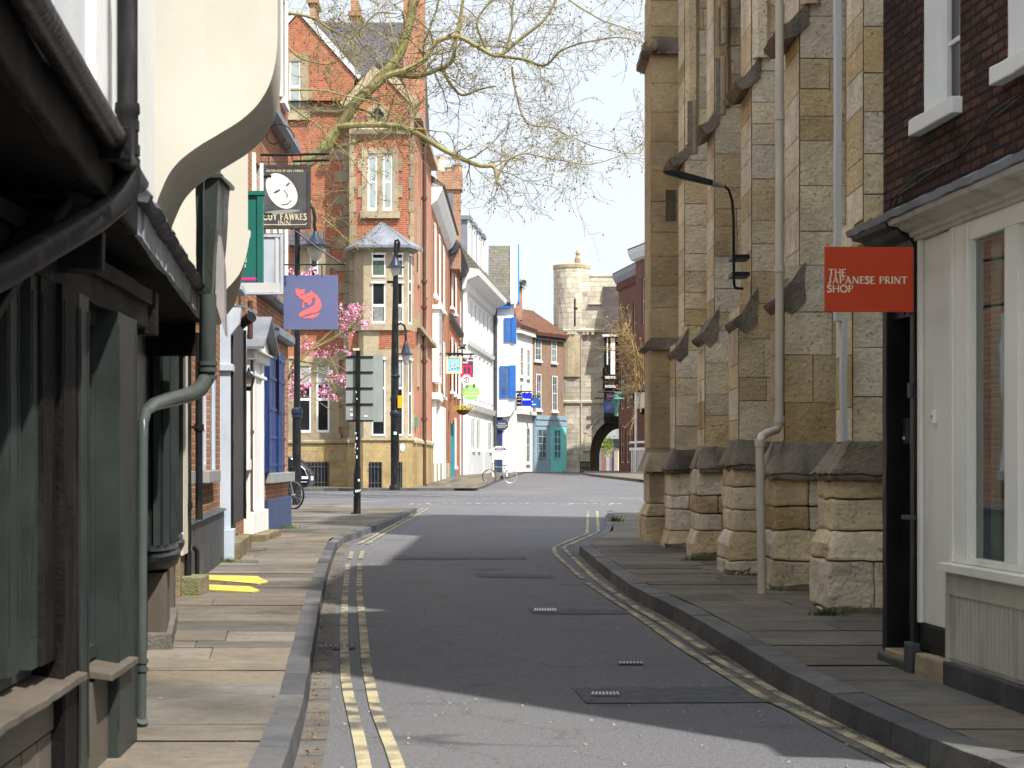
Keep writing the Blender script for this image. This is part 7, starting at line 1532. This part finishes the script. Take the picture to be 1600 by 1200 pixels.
# a board
Ya = 101.0; ab = thing('a_board', (X(781.5, Ya), Ya, g(Ya)+.1), 'white pavement board with rounded navy top beside the far bicycle', 'pavement sign')
fr = Fr((X(769.5, Ya), Ya), (X(793.5, Ya), Ya), 0); L = fr.L; z0, z1 = Z(718, Ya), Z(697, Ya); r_ = .28
def rr(e, zb_): return [(e, zb_), (L-e, zb_), (L-e, z1-r_)]+[(L-r_+(r_-e)*math.cos(a), z1-r_+(r_-e)*math.sin(a)) for a in [math.pi/2*i/6 for i in range(1, 7)]]+[(r_+(r_-e)*math.cos(a), z1-r_+(r_-e)*math.sin(a)) for a in [math.pi/2+math.pi/2*i/6 for i in range(0, 7)]]
m = MB(fr); m.prism(rr(0, z0), -.06, 0, 1); m.box(.0, .09, -.05, .0, g(Ya)+.1, z0); m.box(L-.09, L, -.05, 0, g(Ya)+.1, z0); m.build('frame', m_offw, ab)
m = MB(fr); m.prism(rr(.06, z0+.08), 0, .006, 1); m.build('panel', m_lwhite, ab); m = MB(fr); zn = Z(703, Ya); m.prism([(.07, zn), (L-.07, zn)]+[p for p in rr(.08, zn) if p[1] > zn+.01], .006, .012, 1); m.build('navy_header', m_navy, ab)
m = MB(fr); u = .22
while u < .62: m.box(u, u+.04, .012, .016, zn+.03, zn+.08); u += .06
m.build('lettering', m_lwhite, ab); m = MB(fr)
for c_ in ((.25, z0+.45), (.52, z0+.47)): m.tube([(c_[0]+.07*math.cos(a*math.pi/6), .01, c_[1]+.07*math.sin(a*math.pi/6)) for a in range(13)], .008, 4)
m.tube([(.25, .01, z0+.45), (.38, .01, z0+.5), (.52, .01, z0+.47)], .008, 4); m.build('drawing', m_dboard, ab)
# heritage lantern, hanging basket
Y = 90; c = pt(722.5, 538, Y); lantern((c.x, c.y, c.z), 2.5, 'black heritage lantern with a finial above the sky blue sign', 'street_lantern', m_iron, 'lantern', [pt(722.5, 541, Y), pt(722.5, 556, Y), pt(700, 556, Y), pt(676, 556, Y)])
Y = 96; hb_ = thing('hanging_basket', pt(723, 648, Y), 'hanging basket of yellow and green plants below the lime green sign', 'basket'); c = pt(723.5, 641, Y)
m = MB(); m.lathe([(.001, -.28), (.25, -.2), (.38, 0), (.34, 0)], c, 12); m.tube([c+Vector((0, 0, 0)), c+Vector((0, 0, .6)), (c.x-.8, c.y+.2, c.z+.6)], .02, 5); m.build('basket', m_brpipe, hb_); m = MB()
for i in range(500): q = c+Vector((random.gauss(0, .25), random.gauss(0, .2), abs(random.gauss(0, .12)))); m.poly([q+Vector((random.uniform(-.06, .06), random.uniform(-.06, .06), random.uniform(-.06, .06))) for _ in range(3)])
m.build('plants', m_flow, hb_)
# ---------------------------------------------------------------- plane tree over the street
random.seed(21)
pl_ = thing('plane_tree', (X(340, 53), 53, g(53)), 'big leafless plane tree reaching mossy limbs and fine twigs over the street from the left', 'tree')
YT0 = 53.0
bk = MB(); tw = MB(); bd = MB(); sb = MB(); NT = [0]
def wander(p, d, L, n, jit, droop):
    P = [p.copy()]
    for i in range(n):
        d = (d+Vector((random.gauss(0, jit), random.gauss(0, jit), random.gauss(0, jit)))+Vector((0, 0, -droop*(i/n)))).normalized(); p = p+d*(L/n); P.append(p.copy())
    return P, d
def twig(p, d, L, r, lev):
    P, d2 = wander(p, d, L, 5, .26, .12 if lev == 0 else .04)
    (tw if r < .03 else bk).tube(P, [max(.0055, r*(1-.75*i/5)) for i in range(6)], 3 if r < .02 else 5, random.random(), False)
    NT[0] += 1
    if lev > 0:
        for i in range(1, 6):
            for _ in range(1 if random.random() < (.8 if lev == 1 else .86) else 0):
                a = Vector((random.gauss(0, 1), random.gauss(0, .8), random.gauss(-.1, .8))); dd = (d2*.75+a*.75).normalized(); twig(P[i], dd, L*random.uniform(.4, .68), r*.52, lev-1)
    else:
        for q in P[2:]:
            if random.random() < .5: s = random.uniform(.018, .045); bd.poly([q+Vector((random.uniform(-s, s), random.uniform(-s, s), random.uniform(-s, s))) for _ in range(3)])
        if random.random() < .16:
            q = P[-1]-Vector((0, 0, random.uniform(.02, .045))); s = .026; sb.lathe([(.001, -s), (s*.8, -s*.5), (s, 0), (s*.8, s*.5), (.001, s)], q, 5)
def limb(path, r0, r1, dy=0, kids=1.0, ls=2.2, lev=2, mat=None):
    r0 *= .7; r1 *= .72; P = []
    pts = [pt(x, y, YT0+dy+(q[0] if q else 0)) for x, y, *q in path]
    for i in range(len(pts)-1):
        p0, p1, p2, p3 = pts[max(i-1, 0)], pts[i], pts[i+1], pts[min(i+2, len(pts)-1)]
        for k in range(5):
            t = k/5; P.append(.5*((2*p1)+(p2-p0)*t+(2*p0-5*p1+4*p2-p3)*t*t+(3*p1-p0-3*p2+p3)*t**3))
    P.append(pts[-1]); P = [p+noise.noise_vector(p*1.3)*.06 for p in P]
    n = len(P); bk.tube(P, [r0+(r1-r0)*i/(n-1)+random.uniform(-.06, .06)*r1 for i in range(n)], 8, random.random(), True)
    for i in range(2, n):
        d = (P[i]-P[i-1]).normalized()
        for _ in range(1 if random.random() < kids*.47 else 0):
            rr_ = (r0+(r1-r0)*i/(n-1)); a = Vector((random.gauss(.1, .8), random.gauss(0, .9), random.gauss(.15, .9))); twig(P[i], (d*.5+a).normalized(), ls*random.uniform(.5, 1.15), min(.034, rr_*.4), lev)
    return P
bk.tube([(X(340, 53), 53, g(53)-.1), (X(345, 53), 53, 3), (X(352, 53), 53, 6), (X(372, 53), 53, 9)], [.55, .45, .4, .36], 12, .5)
limb([(365,340),(400,292),(455,268),(500,238),(530,196),(556,160),(600,118),(628,78),(640,30),(648,-40)], .3, .17, 0, .9, 1.9)
limb([(596,122),(630,112),(660,96),(680,66),(712,57),(745,72),(778,88),(812,62),(850,30),(880,-20)], .14, .05, -.6, 1.1, 2.0)
limb([(560,158),(600,120),(650,120),(684,108),(706,94),(713,66),(722,20),(730,-40)], .12, .06, .8, 1.0, 1.9)
limb([(690,104),(702,128),(722,150),(748,142),(775,136)], .08, .03, .8, 1.2, 1.8)
limb([(778,88),(815,92),(850,102),(872,84),(900,70),(950,60),(985,62)], .07, .02, -.6, 1.3, 1.9)
limb([(800,105),(806,140),(815,180),(830,198),(862,200),(890,215),(950,235),(1000,240)], .05, .015, 0, 1.2, 1.6)
limb([(528,198),(570,196),(612,196),(645,206),(682,226),(720,246),(752,257),(770,259),(775,272),(778,287)], .14, .06, -1, 1.0, 1.7)
limb([(777,278),(786,260),(798,248),(822,241),(868,250),(918,256),(975,240),(1010,222)], .05, .012, -1, 1.3, 1.7)
limb([(500,236),(545,224),(600,214),(640,192),(655,170)], .1, .03, .3, 1.2, 1.5)
limb([(455,268),(480,300),(495,330),(525,360),(560,390)], .05, .015, -2, 1.2, 1.3)
limb([(452,140),(500,140),(545,150),(600,165)], .05, .02, -3, 1.2, 1.4); limb([(452,165),(500,200),(540,240),(580,290)], .045, .015, -3, 1.2, 1.4)
limb([(440,20),(480,25),(515,45),(548,62),(552,85),(572,82)], .07, .02, -1.5, 1.3, 1.6); limb([(546,64),(565,45),(590,22),(620,20)], .05, .02, -1.5, 1.3, 1.4); limb([(440,60),(470,90),(520,100),(560,70)], .05, .02, 1.5, 1.3, 1.6)
limb([(760,80),(745,40),(760,10),(790,-20)], .06, .03, .6, 1.3, 1.7); limb([(790,80),(800,40),(800,10),(815,-30)], .06, .03, -.3, 1.3, 1.7); limb([(880,-10),(920,20),(960,40),(1000,55)], .04, .015, -.6, 1.4, 1.6); limb([(690,-20),(680,20),(665,60)], .05, .02, .5, 1.3, 1.5)
bk.build('trunk', m_bark, pl_, smooth=True); tw.build('crown', m_twig, pl_); bd.build('buds', m_bud, pl_)['kind'] = 'stuff'; sb.build('seed_balls', m_budb, pl_)['kind'] = 'stuff'
print('twigs', NT[0])
# ---------------------------------------------------------------- cherry in blossom by the corner
ct = thing('cherry_tree', (X(441, 48), 48, g(48)+PZ), 'small cherry tree in pink blossom reaching out from behind the inn corner', 'tree')
bk = MB(); bl = MB(); Yc = 48
bk.tube([(X(441, Yc), Yc, g(Yc)), pt(442, 700, Yc), pt(445, 620, Yc), pt(448, 560, Yc)], [.1, .09, .08, .06], 8)
def cl_(px, py, rx, ry, n, dy=0):
    for _ in range(int(n*.7)):
        c = pt(px+random.gauss(0, rx), py+random.gauss(0, ry), Yc+dy+random.gauss(0, .15)); s = random.uniform(.025, .06)
        for _k in range(5): q = c+Vector((random.gauss(0, .03), random.gauss(0, .03), random.gauss(0, .03))); bl.poly([q+Vector((random.uniform(-s, s), random.uniform(-s, s), random.uniform(-s, s))) for _i in range(4)], random.random())
for P, C in (([(446,590),(480,550),(520,530),(560,500),(575,480)], [(555,485,12,7,60),(545,500,10,7,45),(570,505,5,5,20),(540,520,8,6,18)]), ([(446,600),(460,560),(475,535),(485,525)], [(470,535,10,5,34),(480,545,6,5,16),(462,585,10,8,50),(455,600,6,10,30)]),
             ([(446,610),(490,580),(530,590),(570,600)], [(525,590,8,4,30),(538,595,8,5,24),(490,552,6,4,18),(512,551,5,3,12),(560,592,7,3,10)]), ([(448,560),(500,570),(520,600),(530,620),(515,640)], [(475,605,7,6,34),(470,615,5,4,14),(505,612,6,5,26),(522,622,7,4,16),(508,604,4,4,9)]),
             ([(448,540),(452,500),(465,430),(480,410)], [(470,428,12,4,18),(480,426,8,3,12),(455,425,4,4,8)]), ([(446,620),(452,640)], [(452,622,3,5,12),(545,552,5,4,10),(520,548,6,4,9)])):
    bk.tube([pt(x, y, Yc+random.uniform(-.2, .2)) for x, y in P], [.04]+[.02]*(len(P)-2)+[.008], 6)
    for c in C:
        cl_(*c); a = random.choice(P); bk.tube([pt(a[0], a[1], Yc), pt((a[0]+c[0])/2, (a[1]+c[1])/2-4, Yc), pt(c[0], c[1], Yc)], [.012, .01, .006], 5)
bk.build('trunk', m_bark, ct); bl.build('crown', m_bloss, ct)
# ---------------------------------------------------------------- distant bare tree behind the gate wall
random.seed(5)
bt_ = thing('bare_tree', (X(852, 190), 190, g(190)), 'small hazy bare tree beyond the roofs left of the stone gate', 'tree'); bk = MB()
def tw2(p, d, L, r, k):
    P, d2 = wander(p, d, L, 4, .15, 0); bk.tube(P, [r*(1-.6*i/4) for i in range(5)], 4, .5, False)
    if k:
        for i in (1, 2, 3, 4, 4): tw2(P[i], (d2+Vector((random.gauss(0, .5), random.gauss(0, .5), random.gauss(.1, .3)))).normalized(), L*.62, r*.5, k-1)
tw2(Vector((X(852, 190), 190, g(190))), Vector((0, 0, 1)), 9, .3, 4); bk.build('crown', m_twig, bt_)
# ---------------------------------------------------------------- grit and fallen leaves
random.seed(11)
m = MB()
for i in range(900):
    y = random.uniform(6.5, 40); x = lerp_y(KL, y)+.1+random.random()*(lerp_y(KR, y)-lerp_y(KL, y)-.2); s = random.uniform(.003, .010); a = random.uniform(0, 3)
    m.prism([(x+s*math.cos(a), y+s*math.sin(a)), (x-s*math.sin(a), y+s*math.cos(a)), (x-s*math.cos(a), y-s*math.sin(a)*.7)], g(y)+.002, g(y)+.002+s*.7, 2, random.random())
o = m.build('road_grit', paint('pale_grit', (.42, .4, .37), .9, .4, 20, 0)); o['kind'] = 'stuff'; o['label'] = 'pale grit and chips lying on the road'
m = MB()
for i in range(700):
    y = 6.3+22*random.random()**1.6; sd = random.random(); x = lerp_y(KL, y)+.015+abs(random.gauss(0, .035)) if sd < .7 else lerp_y(KR, y)-.02-abs(random.gauss(0, .04)); s = random.uniform(.004, .016); c = Vector((x, y, g(y)+.012))
    m.poly([c+Vector((random.uniform(-s, s), random.uniform(-s, s), random.uniform(0, s))) for _ in range(4)], random.random())
o = m.build('fallen_leaves', paint('orange_leaf', (.3, .14, .05), .9, .5, 30, 0)); o['kind'] = 'stuff'; o['label'] = 'brown and orange leaf bits lying in the gutters'
m = MB()
for i in range(260):
    y = random.uniform(6.3, 32); x = lerp_y(WL, y)+.05+random.random()**2*(lerp_y(KL, y)-lerp_y(WL, y)-.2); s = random.uniform(.005, .014); c = Vector((x, y, g(y)+PZ+.006))
    m.poly([c+Vector((random.uniform(-s, s), random.uniform(-s, s), random.uniform(0, s*.4))) for _ in range(4)])
o = m.build('pavement_litter', paint('gum_spot', (.33, .3, .25), .9, .5, 20, 0)); o['kind'] = 'stuff'; o['label'] = 'small pale scraps and gum spots on the left pavement'
